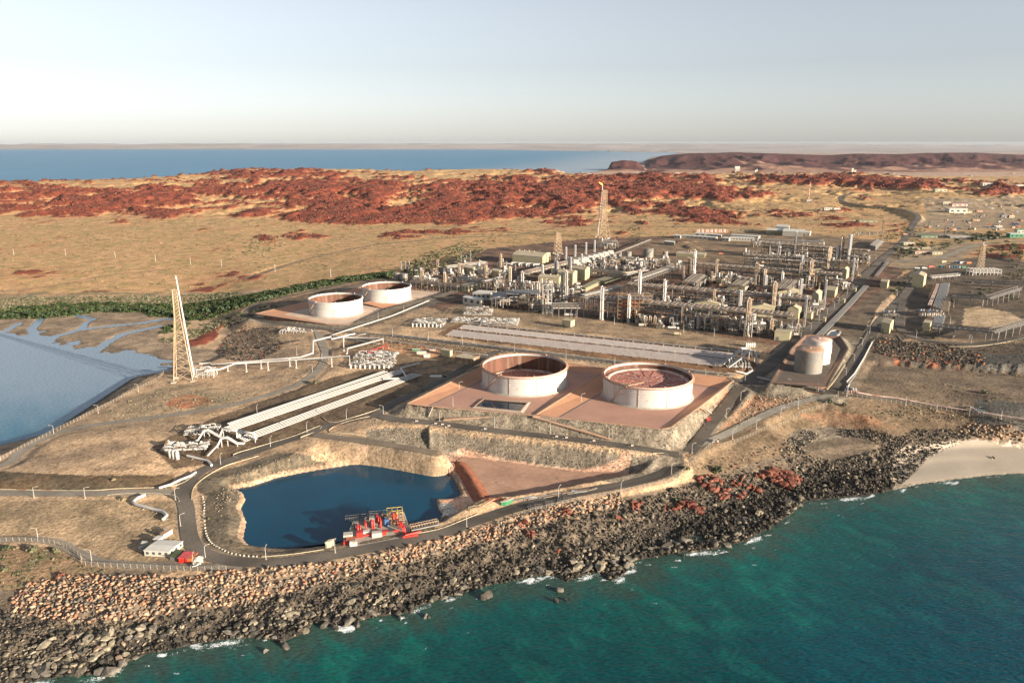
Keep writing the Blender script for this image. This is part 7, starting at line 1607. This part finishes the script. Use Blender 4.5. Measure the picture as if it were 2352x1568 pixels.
# sloping riser pipes joining the banks
def free_pipe(label, pts, r, m='white_pipe', n=1, gap=1.5, legs=True):
    """pts: (u, v, height above ground)"""
    W = []
    for u, v, h_ in pts:
        z = G(u, v)[2] + h_ if h_ < 3 else float(zmap(u, v)) + h_; x, y = unproj(u, v, z); W.append(Vector((x, y, z)))
    t = thing('riser_pipes', label, 'pipe', tuple(W[0]))
    for j in range(n):
        off = Vector((0, (j - (n - 1) / 2) * gap, 0)); mb = MB(); mb.tube([p + off for p in W], r, 8); mb.build('pipe', m, t, tuple(W[0]))
    for p in W[1:-1]: mb = MB(); mb.bar((p.x, p.y, gz(p.x, p.y) - .3), (p.x, p.y, p.z), .5); mb.build('support', 'white_steel', t, tuple(W[0]))
    return t
free_pipe('left humped white pipes at the west end of the loading banks', [(430,1022,1.5),(455,1010,2),(468,988,6),(480,988,6),(505,1003,2),(530,1008,1.5)], .65, n=2)
free_pipe('right humped white pipes at the west end of the loading banks', [(478,1045,1.5),(500,1022,2),(508,1006,6),(522,1004,6),(545,1018,2),(562,1018,1.5)], .65, n=2)
free_pipe('high white crossover pipe on the upper loading bank', [(505,1000,2),(512,984,6),(545,990,6),(545,1004,2)], .7, n=2)
free_pipe('high white crossover pipe on the lower loading bank', [(553,1000,2),(548,990,6),(585,996,6),(588,1008,2)], .7, n=2)
free_pipe('zigzag white pipes from the crowded manifold to the loading banks', [(880,870,1.5),(935,868,1.5),(920,845,1.5),(965,833,1.5)], .6, n=2)
free_pipe('zigzag white pipe above the terrace behind the flare line', [(797,812,4),(798,800,4),(880,778,4),(790,775,4),(840,766,4)], .7, n=2)
free_pipe('white pipe tower bends at the east end of the silver beds, upper', [(1660,835,3),(1690,812,7),(1705,800,9),(1722,800,9),(1728,818,4)], .42, n=3, gap=2.6)
free_pipe('white pipe tower bends at the east end of the silver beds, lower', [(1672,842,3),(1700,822,7),(1716,806,9),(1735,806,9),(1738,836,2)], .42, n=3, gap=2.6)
free_pipe('flat white bends on the ground below the east bed end', [(1690,852,1.2),(1715,858,1.2),(1728,850,1.2),(1722,838,1.2)], .6, n=2)
free_pipe('red firewater pipe crossing the terrace, upper', [(826,808,2),(880,797,2),(893,796,2),(885,802,2)], .3, 'red_paint')
free_pipe('red firewater pipe crossing the terrace, lower', [(837,812,2),(856,808,2),(890,789,2)], .3, 'red_paint')
for i in range(5):
    u, v = B_(1035 + i * 17, 1085); t = thing('small_drum', f'small white vertical drum, {ORD[i]} of five at the east bed end', 'drum', G(u, v)); mb = MB(); mb.lathe(0, 0, [(1.15, 0), (1.15, 3.6), (.8, 4.2), (.01, 4.4)], 10); mb.build('shell', 'white_steel', t); mb = MB(); mb.cyl(0, 0, 4.3, 5, .3, .3, 6); mb.build('nozzle', 'galv', t)
# east side: bundle, trestles, channel
ribbon('western bank of clad pipes in the east bundle', C_(1236,488), C_(1262,490), C_(1165,650), C_(1196,655), 3, .7, 4, 'roof_pale', 14)
ribbon('main bank of clad pipes in the east bundle', C_(1268,486), C_(1335,480), C_(1205,660), C_(1292,692), 8, .6, 4, 'silver', 14, supm='steel')
ribbon('eastern bank of clad pipes in the east bundle', C_(1292,592), C_(1345,586), C_(1268,695), C_(1325,700), 6, .6, 4, 'brown_clad', 14, supm='steel')
ribbon('southern bank of clad pipes in the east bundle', C_(1215,735), C_(1302,725), C_(1205,832), C_(1272,838), 8, .6, 4, 'silver', 14, supm='steel')
def trestle(label, p0, p1, h=9, w=6, tone='galv', leg=16):
    z0 = float(zmap(*p0)) + h; z1 = float(zmap(*p1)) + h; a = Vector((*unproj(*p0, z0), z0)); b = Vector((*unproj(*p1, z1), z1)); d = b - a; L = d.length; u_ = d.normalized(); s_ = Vector((-u_.y, u_.x, 0)); t = thing('pipe_trestle', label, 'pipe trestle', tuple(a)); k = max(3, int(L / 5)); mb = MB(); H = 3.2; up = Vector((0, 0, H))
    for s in (0, 1):
        o = s_ * w * s
        for zz in (Vector(), up): mb.bar(a + o + zz, b + o + zz, .45)
        for i in range(k): p, q = a + d * i / k + o, a + d * (i + 1) / k + o; mb.bar(p, p + up, .3); mb.bar(p, q + up, .25)
    mb.build('truss', tone, t, tuple(a)); mb = MB(); mb.bar(a + s_ * w / 2, b + s_ * w / 2, w * .9, .2); mb.build('walkway', 'galv', t, tuple(a))
    for j in range(4): mb = MB(); o = s_ * (1 + j * 1.3) + Vector((0, 0, .7)); mb.tube([a + o, a + d * .5 + o, b + o], .4, 6); mb.build('pipe', ['grey_pipe', 'silver', 'brown_clad', 'galv'][j], t, tuple(a))
    for i in range(int(L / leg) + 1):
        c = a + d * (i + .5) / (int(L / leg) + 1)
        for s in (0, 1): q = c + s_ * w * s; mb = MB(); mb.bar((q.x, q.y, gz(q.x, q.y) - .4), tuple(q), .55); mb.build('trestle_leg', tone, t, tuple(a))
    return t
trestle('lower trestle from the east bundle to the bend', C_(1195,815), C_(1680,865))
trestle('lower trestle from the bend up to the right edge', C_(1685,865), C_(1960,782))
trestle('upper trestle from the east bundle to the bend', C_(1345,588), C_(1645,606))
trestle('upper trestle from the bend up to the right edge', C_(1650,606), C_(1890,532))
trestle('low pipe trestle along the north side of the east works', C_(1200,445), C_(1420,425), 4, 4)
trestle('low pipe trestle eastward past the grey flare', C_(1420,470), C_(1905,498), 4, 4)
pipeline('pipe_track', 'dark pipes in the sloping channel beside the plant road', [C_(330,890), C_(420,800), C_(560,655), C_(700,500)], .45, 1.2, 4, 1.9, 'grey_pipe', 22, supm='galv')
pipeline('pipe_track', 'pipes continuing the channel toward the north', [C_(770,430), C_(860,320)], .5, 1.2, 3, 1.8, 'silver', 18, supm='steel')
for i, (x, y) in enumerate(((375,775),(522,630),(608,545))):
    S_(C_, f'small cream relay box beside the plant road, {["near","middle","far"][i]} one', (x - 10, y + 8), (x + 8, y + 10), (x + 14, y + 2), 5, 0)
t = thing('settling_basin', 'sunken settling basin with pale kerb near the twin cone-roofed tanks', 'basin', G(*C_(445,880)))
o8 = [C_(395,878), C_(425,848), C_(475,842), C_(500,852), C_(490,872), C_(455,900), C_(415,905)]; zb_ = t.location.z + .5; W = [Vector((*unproj(*p, zb_), zb_)) for p in o8]; mb = MB()
for p, q in zip(W, W[1:] + W[:1]): mb.bar(p, q, 1.6, 1.4)
mb.build('kerb', 'concrete', t, tuple(t.location)); mb = MB(); mb.add([tuple(p - Vector((0, 0, .1))) for p in W], [tuple(range(7))]); mb.build('water_surface', 'pit_water', t, tuple(t.location))
# ------------------------------------------------------------------ yard things
def lorry(label, u, v, m, rz=0, L=9, tank=False, group=None):
    t = thing('parked_truck', label, 'truck', G(u, v), group, rz); mb = MB(); mb.box(-L * .1, 0, .9, L * .8, 2.4, .3); mb.build('chassis', 'dark_steel', t); mb = MB(); mb.box(L * .42, 0, .6, L * .18, 2.4, 2.3); mb.build('cab', m, t)
    mb = MB(); mb.box(-L * .12, 0, 1.2, L * .72, 2.4, 2.2) if not tank else mb.tube([(-L * .48, 0, 2.3), (L * .25, 0, 2.3)], 1.15, 10); mb.build('load_body', m, t)
    for i in (-.35, -.2, .4):
        for j in (-1, 1): mb = MB(); mb.tube([(i * L, j * 1.2 - .15, .5), (i * L, j * 1.2 + .15, .5)], .5, 8); mb.build('wheel', 'tyre', t)
    return t
lorry('white tank truck parked before the front row process units', *B_(412,935), 'white_steel', -.1, 12, True)
lorry('white and yellow truck on the front plant road, left side', *B_(148,910), 'white_wall', -.1, 8)
lorry('pale crate truck on the graded strip before the plant', *B_(447,985), 'cream', -.1, 7)
lorry('red fire engine in the east yard', *C_(1192,366), 'red_paint', .3, 11)
lorry('left white truck beside the red fire engine', *C_(1083,376), 'white_steel', 0, 8)
lorry('right white truck beside the red fire engine', *C_(1140,376), 'white_steel', 0, 8)
lorry('orange machine on the back apron road', *B_(820,295), 'orange_paint', 0, 8)
lorry('orange truck at the east gate junction', *C_(990,115), 'orange_paint', .2, 12)
lorry('white van truck near the frame tower rack', *A_(1670,822), 'white_steel', -.1, 14)
cols_ = ['green_paint', 'blue_paint', 'green_paint', 'orange_paint', 'white_steel', 'blue_paint', 'green_paint', 'blue_paint', 'white_steel', 'green_paint']
cn_ = ['dark green', 'deep blue', 'green', 'orange', 'white', 'blue', 'green', 'blue', 'pale', 'green']
for i in range(10):
    u, v = C_(1262 + i * 20, 361 + i * .6); mb = MB(); mb.box(0, 0, 0, 6.0, 2.6, 2.6); mb.box(0, -1.33, .3, 5.4, .05, 2.0); mb.box(0, 0, 2.6, 5.8, 2.4, .08); o = mb.build('container', cols_[i]); o.location = G(u, v); tag(o, f'{cn_[i]} shipping container, {ORD[i]} from the left in the coloured row of the east yard', 'container', 'coloured containers in the east yard')
for i, (x, y, m) in enumerate(((1395,330,'blue_paint'),(1430,332,'white_steel'),(1480,333,'orange_paint'),(1290,325,'cream'))):
    mb = MB(); mb.box(0, 0, 0, 7.5, 2.8, 3.0); mb.box(0, 0, 3.0, 7.2, 2.6, .1); o = mb.build('site_cabin', m); o.location = G(*C_(x, y)); tag(o, f'{["blue","white","orange","cream"][i]} cabin behind the coloured container row', 'cabin')
carm = None; cc_ = 0
for (f, x0, x1, y0, dy, n) in ((C_,620,850,100,-4,16),(C_,1215,1700,122,26,26),(C_,600,800,112,0,12),(A_,540,640,590,10,4),(B_,880,1080,88,10,12),(C_,1500,1700,478,4,5)):
    for i in range(n):
        if rg2.random() < .2: continue
        u, v = f(x0 + (x1 - x0) * i / n, y0 + dy * i / n + rg2.uniform(-1, 1)); q = G(u, v)
        if carm is None:
            carm = thing('parked_car', '', 'car', (0, 0, 0)); vehicle(carm); carw = carm; o = carm; o.location = q
        else: o = copy_tree(carm, q, rg2.uniform(1.2, 1.9), scale=1.15)
        o['group'] = 'cars parked around the plant'; reg = {620:'in the front line of the gatehouse car park', 1215:'along the hedge of the east car park', 600:'in the rear line of the gatehouse car park', 540:'beside the western units', 880:'behind the white huts', 1500:'beside the east trestle'}[x0]
        o['label'] = f'white car {reg}, {ORD[i]} bay from left'
for i in range(22):
    u, v = B_(608 + i * 12.5, 108 - (i > 12) * 2); mb = MB(); mb.cyl(0, 0, 0, 6.5, 1.2, 1.2, 8); mb.cyl(0, 0, 6.5, 7.5, 1.0, .3, 8); o = mb.build('gas_bottle', 'white_steel' if i % 3 else 'orange_paint'); o.location = G(u, v); tag(o, f'{"white" if i % 3 else "orange"} upright bottle, {ORD[i]} from the left in the row behind the huts', 'gas bottle', 'row of upright bottles behind the huts')
for i, (x, y, s) in enumerate(((2110,105,.5),(2200,132,.3),(1420,870,1),(1375,885,1))): pass
for i in range(4):
    u, v = A_(1195 + i * 62, 392 + i * 4); mb = MB(); mb.box(0, 0, 2, 11, 5, 4.5); mb.box(0, -3, .5, 2, 2, 4); mb.box(0, 0, 0, 9, 4, 2); o = mb.build('air_intake', 'white_steel'); o.location = G(u, v); tag(o, f'white ducted air unit at the big cream hall, {ORD[i]} from the left', 'air unit')
for i in range(8):
    u, v = A_(1720 + i * 42, 412 - i * 12); x, y, z = G(u, v); t = thing('filter_house', f'white boxy intake house in the turbine row, {ORD[i]} from the left', 'filter house', (x, y, z)); mb = MB(); mb.box(0, 0, 6, 9, 7, 8); mb.build('filter_box', 'white_steel', t); mb = MB(); mb.frame((-4.5, -3.5, -.2), 9, 7, 6.2, 1, 2, 1, .4); mb.build('frame', 'steel', t); mb = MB(); mb.bar((4, 0, 9), (9, 0, 4), 3.5); mb.build('duct', 'white_steel', t)
# ------------------------------------------------------------------ far things
def far_box(nm, label, cat, u, v, wpx, hpx, dpx, m, roof=None, wins=0, rz=0, group=None):
    x, y, z = G(u, v, 20); k = pxm(u, v, 1, z); t = thing(nm, label, cat, (x, y, z), group, rz); W, H = wpx * k, hpx * k; D = W * dpx
    mb = MB(); mb.box(0, 0, -1, W, D, H + 1); mb.build('wall', m, t); mb = MB(); mb.box(0, 0, H + .02, W * 1.03, D * 1.03, .6); mb.build('roof', roof or m, t)
    for i in range(wins): mb = MB(); mb.box(-W / 2 + W * (i + .5) / wins, -D / 2 - .05, H * .3, W / wins * .4, .2, H * .4); mb.build('window', 'window', t)
    return t
far_box('tower_block', 'tall pale square tower on the plain before the purple mountains', 'tower', 1692, 399, 11, 16, .8, 'white_wall', 'white_roof', 4)
far_box('silo', 'slim pale silo right of the square tower', 'silo', 1738, 398, 2.2, 9, 1, 'white_wall'); far_box('silo', 'second slim pale silo right of the square tower', 'silo', 1735, 398, 2.2, 7, 1, 'white_roof')
far_box('works_tower', 'pale works towers in front of the mountains at right', 'tower', 1957, 397, 4, 10, 1, 'white_wall'); far_box('works_tower', 'lower works block right of the pale tower', 'works', 1963, 397, 5, 6, 1, 'cream_roof')
x, y, z, h = hgt(1857, 462, 418, None); t = thing('radio_mast', 'red and white lattice radio mast on the spinifex plain', 'mast', (x, y, z)); seg = 9
for i in range(seg): mb = MB(); mb.bar((0, 0, h * i / seg), (0, 0, h * (i + 1) / seg), 2.0); mb.build('mast_section', 'orange_paint' if i % 2 == 0 else 'white_wall', t)
far_box('hut', 'small white hut at the foot of the radio mast', 'hut', 1858, 463, 12, 3.5, .5, 'white_wall', 'roof_pale', 2)
far_box('plain_building', 'grey white roofed depot on the spinifex plain, left hall', 'building', 1900, 483, 18, 6, .5, 'white_wall', 'tank_grey', 3); far_box('plain_building', 'grey white roofed depot on the spinifex plain, right hall', 'building', 1921, 484, 15, 5, .5, 'white_wall', 'white_roof', 3)
far_box('plain_building', 'tiny white cabin left of the plain depot', 'building', 1883, 483, 7, 2, .5, 'white_wall')
for i, (u, v, w_, h_, m, r) in enumerate([(2195,488,40,9,'white_wall','white_roof'),(2200,473,34,5,'roof_pale','roof_red'),(2172,470,16,6,'cream','white_roof'),(2210,470,30,3,'tank_grey','blue_paint'),(2222,489,16,4,'cream','roof_brown'),(2248,487,14,4,'roof_brown','orange_paint'),(2158,440,26,5,'cream','white_roof'),(2265,430,24,6,'white_wall','white_roof'),(2290,432,14,4,'olive','tank_grey'),(2305,500,14,6,'tank_grey','galv'),(2322,500,12,5,'cream','roof_pale'),(2240,508,16,4,'brown_clad','roof_brown'),(2290,522,18,4,'white_wall','roof_brown'),(2330,545,30,9,'green_paint','white_roof'),(2345,536,24,8,'white_wall','green_paint'),(2130,545,36,4,'olive','green_paint'),(2200,546,46,4,'tank_grey','concrete'),(2262,550,40,3,'galv','concrete'),(2090,574,36,5,'olive','cream_roof'),(2115,582,34,5,'roof_pale','roof_brown'),(2150,584,22,5,'cream','concrete'),(2085,562,24,5,'cream','white_wall'),(2125,572,20,4,'olive','cream_roof'),(1990,510,40,4,'olive','olive'),(2340,430,20,5,'white_wall','white_roof')]):
    far_box('yard_building', f'{["white","red roofed","cream","blue roofed","brown roofed","orange roofed","white roofed","long white","grey","flat grey","pink roofed","dark","brown capped","green gabled","white and green","green long","flat concrete","low grey","olive","brown long","small pale","cream gatehouse","small olive","wide dark canopy","white corner"][i]} building of the east yards, {ORD[i]} counted from the long road', 'building', u, v, w_, h_, .55, m, r, 3, rz=-.05)
rg3 = random.Random(8)
yi = 0
for i in range(70):
    u = rg3.uniform(2120, 2350); v = rg3.uniform(470, 528); 
    if i > 45: u = rg3.uniform(2150, 2350); v = rg3.uniform(505, 530)
    x, y, z = G(u, v); mb = MB(); s = rg3.uniform(2, 7); mb.box(0, 0, 0, s * rg3.uniform(1, 2.4), s * .6, rg3.uniform(1.5, 4)); mb.box(0, 0, 4, s * .5, s * .3, .5) if rg3.random() < .1 else None; mk_ = rg3.choice(['white_wall', 'roof_brown', 'galv', 'orange_paint', 'tank_grey', 'cream', 'dark_steel', 'blue_paint', 'roof_red']); o = mb.build('yard_crate', mk_); o.location = (x, y, z); o.rotation_euler = (0, 0, rg3.uniform(0, 3)); nm_ = {'white_wall':'white','roof_brown':'brown','galv':'grey steel','orange_paint':'orange','tank_grey':'stone grey','cream':'cream','dark_steel':'black','blue_paint':'blue','roof_red':'rust red'}[mk_]; row_ = 'behind' if v < 490 else 'before'; tag(o, f'{nm_} crate stored {row_} the long white shed of the east yards', 'crate', f'{nm_} crates {row_} the long white shed')
t = thing('sports_light', 'tall pole with lamps on the east yards', 'light pole', G(2276, 502)); mb = MB(); mb.cyl(0, 0, 0, 25, .6, .3, 6); mb.build('pole', 'galv', t); mb = MB(); mb.box(0, 0, 25, 6, 1.5, 1.5); mb.build('lamp_head', 'white_steel', t)
for i, (u, v, vt) in enumerate(((2025,556,505),(2170,545,520),(2135,520,505))): x, y, z, h = hgt(u, v, vt); t = thing('lattice_mast', f'{["red brown lattice mast by the gatehouse car park","thin mast by the east car park hedge","thin mast in the pale yard"][i]}', 'mast', (x, y, z)); lattice(t, h, 4, 2, bays=8, m='brown_clad' if i == 0 else 'galv', leg=.4, br=.2)
# ------------------------------------------------------------------ plants
def leaf_cluster(seed, n=90, flat=.7, size=.24):
    rg = np.random.default_rng(seed); V = []; F = []
    c = rg.normal(size=(7, 3)); c /= np.linalg.norm(c, axis=1)[:, None]; c *= rg.uniform(.2, .6, (7, 1)); c[:, 2] = np.abs(c[:, 2]) * .9
    for i in range(n):
        q = rg.normal(size=3); q /= np.linalg.norm(q); p = c[rg.integers(7)] + q * rg.uniform(.25, .48); p[2] = max(p[2] * flat, 0.0)
        a = rg.normal(size=3); a /= np.linalg.norm(a); b = np.cross(a, q + .1); b /= np.linalg.norm(b) + 1e-6; s = size * rg.uniform(.6, 1.3); k = len(V)
        V += [p - a * s, p + a * s * .2 + b * s, p + a * s, p - b * s * .8]; F.append([k, k + 1, k + 2, k + 3])
    return np.array(V), np.array(F)
LEAF = [leaf_cluster(s_, 60) for s_ in range(8)]; LEAFF = [leaf_cluster(s_ + 50, 110, .8, .2) for s_ in range(6)]
MAT['leafcol'] = mat('leaf_mass', (0,0,0), 0, .8, n1=.8, a1=.3, vcol='Col', spec=.2)
def plants(name, polys, sp_, seed, smin, smax, cols, dens=1.0, nscale=40, thr=-9, z=None, flat=.8):
    X, Y, S, K, Cc = [], [], [], [], []
    for i, pg in enumerate(polys):
        A, B, rg = field(pg, sp_, seed + i, z); k = (rg.random(len(A)) < dens) & (fbm(A / nscale, B / nscale, 3, seed) > thr); A, B = A[k], B[k]; n = len(A)
        X.append(A); Y.append(B); S.append(smin + (smax - smin) * rg.random(n) ** 2); K.append(rg.integers(0, 8, n)); Cc.append(np.array(cols)[rg.integers(0, len(cols), n)] * rg.uniform(.7, 1.3, (n, 1)))
    X, Y, S, K, Cc = (np.concatenate(q) for q in (X, Y, S, K, Cc)); P = np.c_[X, Y, gzv(X, Y) - .1]; n = len(X); Rm = rotm(rg.uniform(0, 6.28, n), np.zeros(n), np.zeros(n)); return kind(joined(name, LEAF, K, P, Rm, np.c_[S, S, S * flat], Cc, 'leafcol'), 'stuff')
mgreen = [(.032,.052,.016),(.045,.068,.02),(.028,.045,.016),(.07,.08,.035)]; sgreen = [(.14,.14,.08),(.10,.105,.055),(.2,.19,.125),(.08,.085,.045)]; dry = [(.2,.17,.09),(.14,.13,.07),(.25,.2,.12)]
MANG = [[(-60,716),(60,704),(130,697),(230,695),(340,697),(420,701),(420,733),(340,727),(330,718),(230,717),(140,728),(60,733),(0,733),(-60,733)], [(420,701),(480,691),(560,680),(640,664),(730,645),(830,631),(900,624),(930,628),(900,638),(800,648),(700,668),(600,692),(530,716),(460,737),(425,735)], [(372,752),(400,745),(440,742),(430,752),(400,762),(370,768)]]
plants('mangrove_belt', MANG, 4.2, 60, 2.2, 6.8, mgreen, .92, 14, -.28)
plants('scrub_behind_mangroves', [[(-60,690),(100,682),(300,680),(500,672),(560,670),(500,690),(420,700),(340,696),(230,694),(130,696),(60,703),(-60,714)], [(500,735),(560,715),(620,700),(640,705),(590,722),(565,735),(520,752),(450,775),(380,790),(360,782),(440,757)]], 4.4, 64, 1.8, 3.8, sgreen, .85)
plants('plain_scrub', [[(-50,540),(2000,520),(2060,560),(1500,545),(1130,565),(900,640),(600,670),(0,680)], [(-50,540),(0,500),(600,505),(1400,500),(1900,455),(2100,440),(2352,450),(2352,470),(2120,470),(2080,520),(1900,520),(1200,545),(0,560)]], 14, 70, 1.2, 3.4, dry + sgreen, .8, 60, .0)
plants('plant_edge_trees', [[(925,640),(930,610),(975,580),(1060,560),(1110,575),(1060,600),(1000,622)]], 7, 76, 2.0, 5.0, sgreen + [(.08,.09,.03)], .8, 30, -.15)
plants('hill_scrub', [[(0,510),(600,520),(1200,530),(1440,500),(2000,470),(2350,440),(2350,420),(2000,410),(1400,410),(900,405),(300,425),(0,430)]], 24, 80, 1.6, 4.0, dry + sgreen, .85, 90, .02)
plants('gully_trees', [[(1440,520),(1480,470),(1500,440),(1520,440),(1500,480),(1470,530),(1480,560),(1440,560)], [(560,560),(580,545),(640,545),(660,560),(600,590),(560,590)], [(950,590),(1040,560),(1200,535),(1180,545),(1040,575),(960,600)]], 13, 84, 2, 4.5, sgreen, .9, 60, -.2)
plants('east_trees', [[(2050,575),(2095,548),(2130,556),(2200,560),(2160,575),(2110,590),(2060,600)], [(2180,530),(2300,540),(2300,548),(2160,536)], [(2230,575),(2352,560),(2352,640),(2300,650),(2330,600),(2260,585)], [(2225,670),(2260,660),(2310,668),(2352,680),(2352,700),(2300,690),(2240,688)], [(2080,520),(2130,530),(2080,545),(2040,555),(2010,552),(2040,530)], [(2040,690),(2060,640),(2090,630),(2085,650),(2060,700)]], 10, 90, 2.2, 5.2, sgreen + [(.06,.08,.03), (.08,.09,.035)], .8, 30, -.2)
plants('corner_scrub', [[(-80,1255),(0,1252),(120,1258),(200,1300),(300,1312),(200,1318),(80,1345),(0,1400),(-80,1420)]], 2.6, 96, .5, 1.9, dry + sgreen + [(.06,.08,.03)], .7, 12, -.05)
plants('bank_scrub', [[(1570,1050),(1640,1030),(1720,1060),(1800,1040),(1700,1095),(1600,1092)], [(1900,925),(2000,925),(2100,945),(2000,965),(1900,950)], [(1690,905),(1800,905),(1790,930),(1700,960)], [(640,880),(700,862),(700,880),(650,905)], [(230,930),(300,900),(330,905),(260,950)], [(1960,860),(2060,860),(2350,900),(2350,930),(2050,895)], [(1990,760),(2100,775),(2250,795),(2200,810),(2050,800)]], 5.5, 100, .5, 1.9, dry + sgreen, .6, 18, -.1)
plants('pond_scrub', [[(480,1120),(540,1080),(700,1035),(860,1022),(980,1045),(700,1085),(560,1130),(500,1200)], [(250,960),(420,975),(400,1000),(200,1000)], [(60,1080),(200,1060),(370,1090),(300,1100)]], 4.5, 107, .4, 1.2, dry, .6, 15, -.05)
# separate trees and shrubs
def tree_proto(seed, m, trunk_h=.45, nm='shrub'):
    t = thing(nm, 'x', 'shrub' if nm == 'shrub' else 'tree', (0, 0, 0)); V, F = LEAFF[seed % 6]; o = mesh_of('crown', (V + np.array([0, 0, trunk_h])), [tuple(map(int, f)) for f in F], m, t)
    mb = MB(); mb.tube([(0, 0, -.2), (.05, 0, trunk_h * .6), (0, 0, trunk_h + .2)], [.09, .06, .03], 5)
    for a in range(3): mb.tube([(0, 0, trunk_h * .5), (math.cos(a * 2.1) * .3, math.sin(a * 2.1) * .3, trunk_h + .25)], [.04, .02], 4)
    mb.build('trunk', 'trunk', t); return t
PR = {}
def plant_tree(label, u, v, s, kind_='scrub', grp=None, nm='shrub'):
    key = (kind_, nm, int(u) % 3)
    q = G(u, v)
    if key not in PR:
        o = tree_proto(len(PR), 'leaf_' + kind_, .2 if nm == 'shrub' else .5, nm); PR[key] = o; o.location = q; o.scale = (s,) * 3; o['label'] = label
    else: o = copy_tree(PR[key], q, (u * 7) % 6, label, s)
    if grp: o['group'] = grp
    elif 'group' in o: del o['group']
    return o
for lab, u, v, s, kd in (('round olive bush beside the coastal road bend fence', 1578, 1078, 3.2, 'scrub'), ('green bush on top of the red outcrop by the sea wall', 1554, 1150, 3, 'mangrove'), ('low green bush spread behind the red rocks', 1648, 1082, 4.5, 'mangrove'), ('dark bush on the spoil bank below the spur track', 1905, 925, 3.6, 'leafd'), ('second dark bush on the bank right of the first', 1938, 932, 3, 'leafd'), ('large bush inside the loop of the gravel track', 726, 880, 4.2, 'scrub'), ('low bush at the right end of the quarry flat', 2262, 903, 4, 'scrub'), ('round yellowish shrub beside the tank platform foot', 968, 898, 2.2, 'dry'), ('green shrub at the foot of the pipe bank end', 1022, 866, 2.2, 'dark'), ('shrub on the west gravel flat', 260, 1103, 1.8, 'dry'), ('bush in the crook of the white bent pipe', 285, 1148, 3, 'dry'), ('grey shrub on the mound by the site office', 345, 1220, 1.8, 'dry'), ('shrub between pond and painted blocks', 481, 1192, 1.6, 'scrub'), ('round shrub on the terrace road below the east trestle', 2144, 778, 3.8, 'dark'), ('left dark bush in the southwest scrub', 14, 1262, 3.4, 'dark'), ('middle dark bush in the southwest scrub', 78, 1265, 4.2, 'scrub'), ('right bush in the southwest scrub', 130, 1268, 3, 'scrub'), ('lower bush in the southwest scrub', 12, 1310, 3.2, 'scrub'), ('bush beside the white pump manifold', 470, 746, 3, 'scrub')):
    plant_tree(lab, u, v, s, 'dark' if kd == 'leafd' else kd)
rg4 = random.Random(12)
for i in range(60):
    t_ = i / 59; u = -20 + 920 * t_ + rg4.uniform(-4, 4); v = np.interp(u, [0, 140, 230, 330, 420, 520, 600, 700, 800, 900], [731, 727, 716, 717, 732, 716, 694, 668, 648, 637]) + rg4.uniform(-3, 0); plant_tree('green mangrove tree at the seaward edge of the dense belt round the tidal flat', u, v, rg4.uniform(4.5, 7.5), 'mangrove', 'mangrove trees at the edge of the tidal flat', 'mangrove_tree')
for i in range(60):
    u = rg4.choice([rg4.uniform(2045, 2160), rg4.uniform(2175, 2300), rg4.uniform(2230, 2350)]); v = np.interp(u, [2045, 2160, 2300, 2350], [590, 560, 545, 600]) + rg4.uniform(-10, 8); plant_tree('grey-green gum tree standing among the gatehouse and east car park', u, v, rg4.uniform(4, 7), rg4.choice(['scrub', 'dark']), 'gum trees east of the plant', 'gum_tree')
for i in range(40):
    u = rg4.uniform(930, 1110); v = np.interp(u, [930, 1110], [630, 578]) + rg4.uniform(-18, 12); plant_tree('olive tree in the thicket between the plain and the western units', u, v, rg4.uniform(4, 7), rg4.choice(['scrub', 'dark']), 'olive trees in the thicket west of the plant', 'thicket_tree')
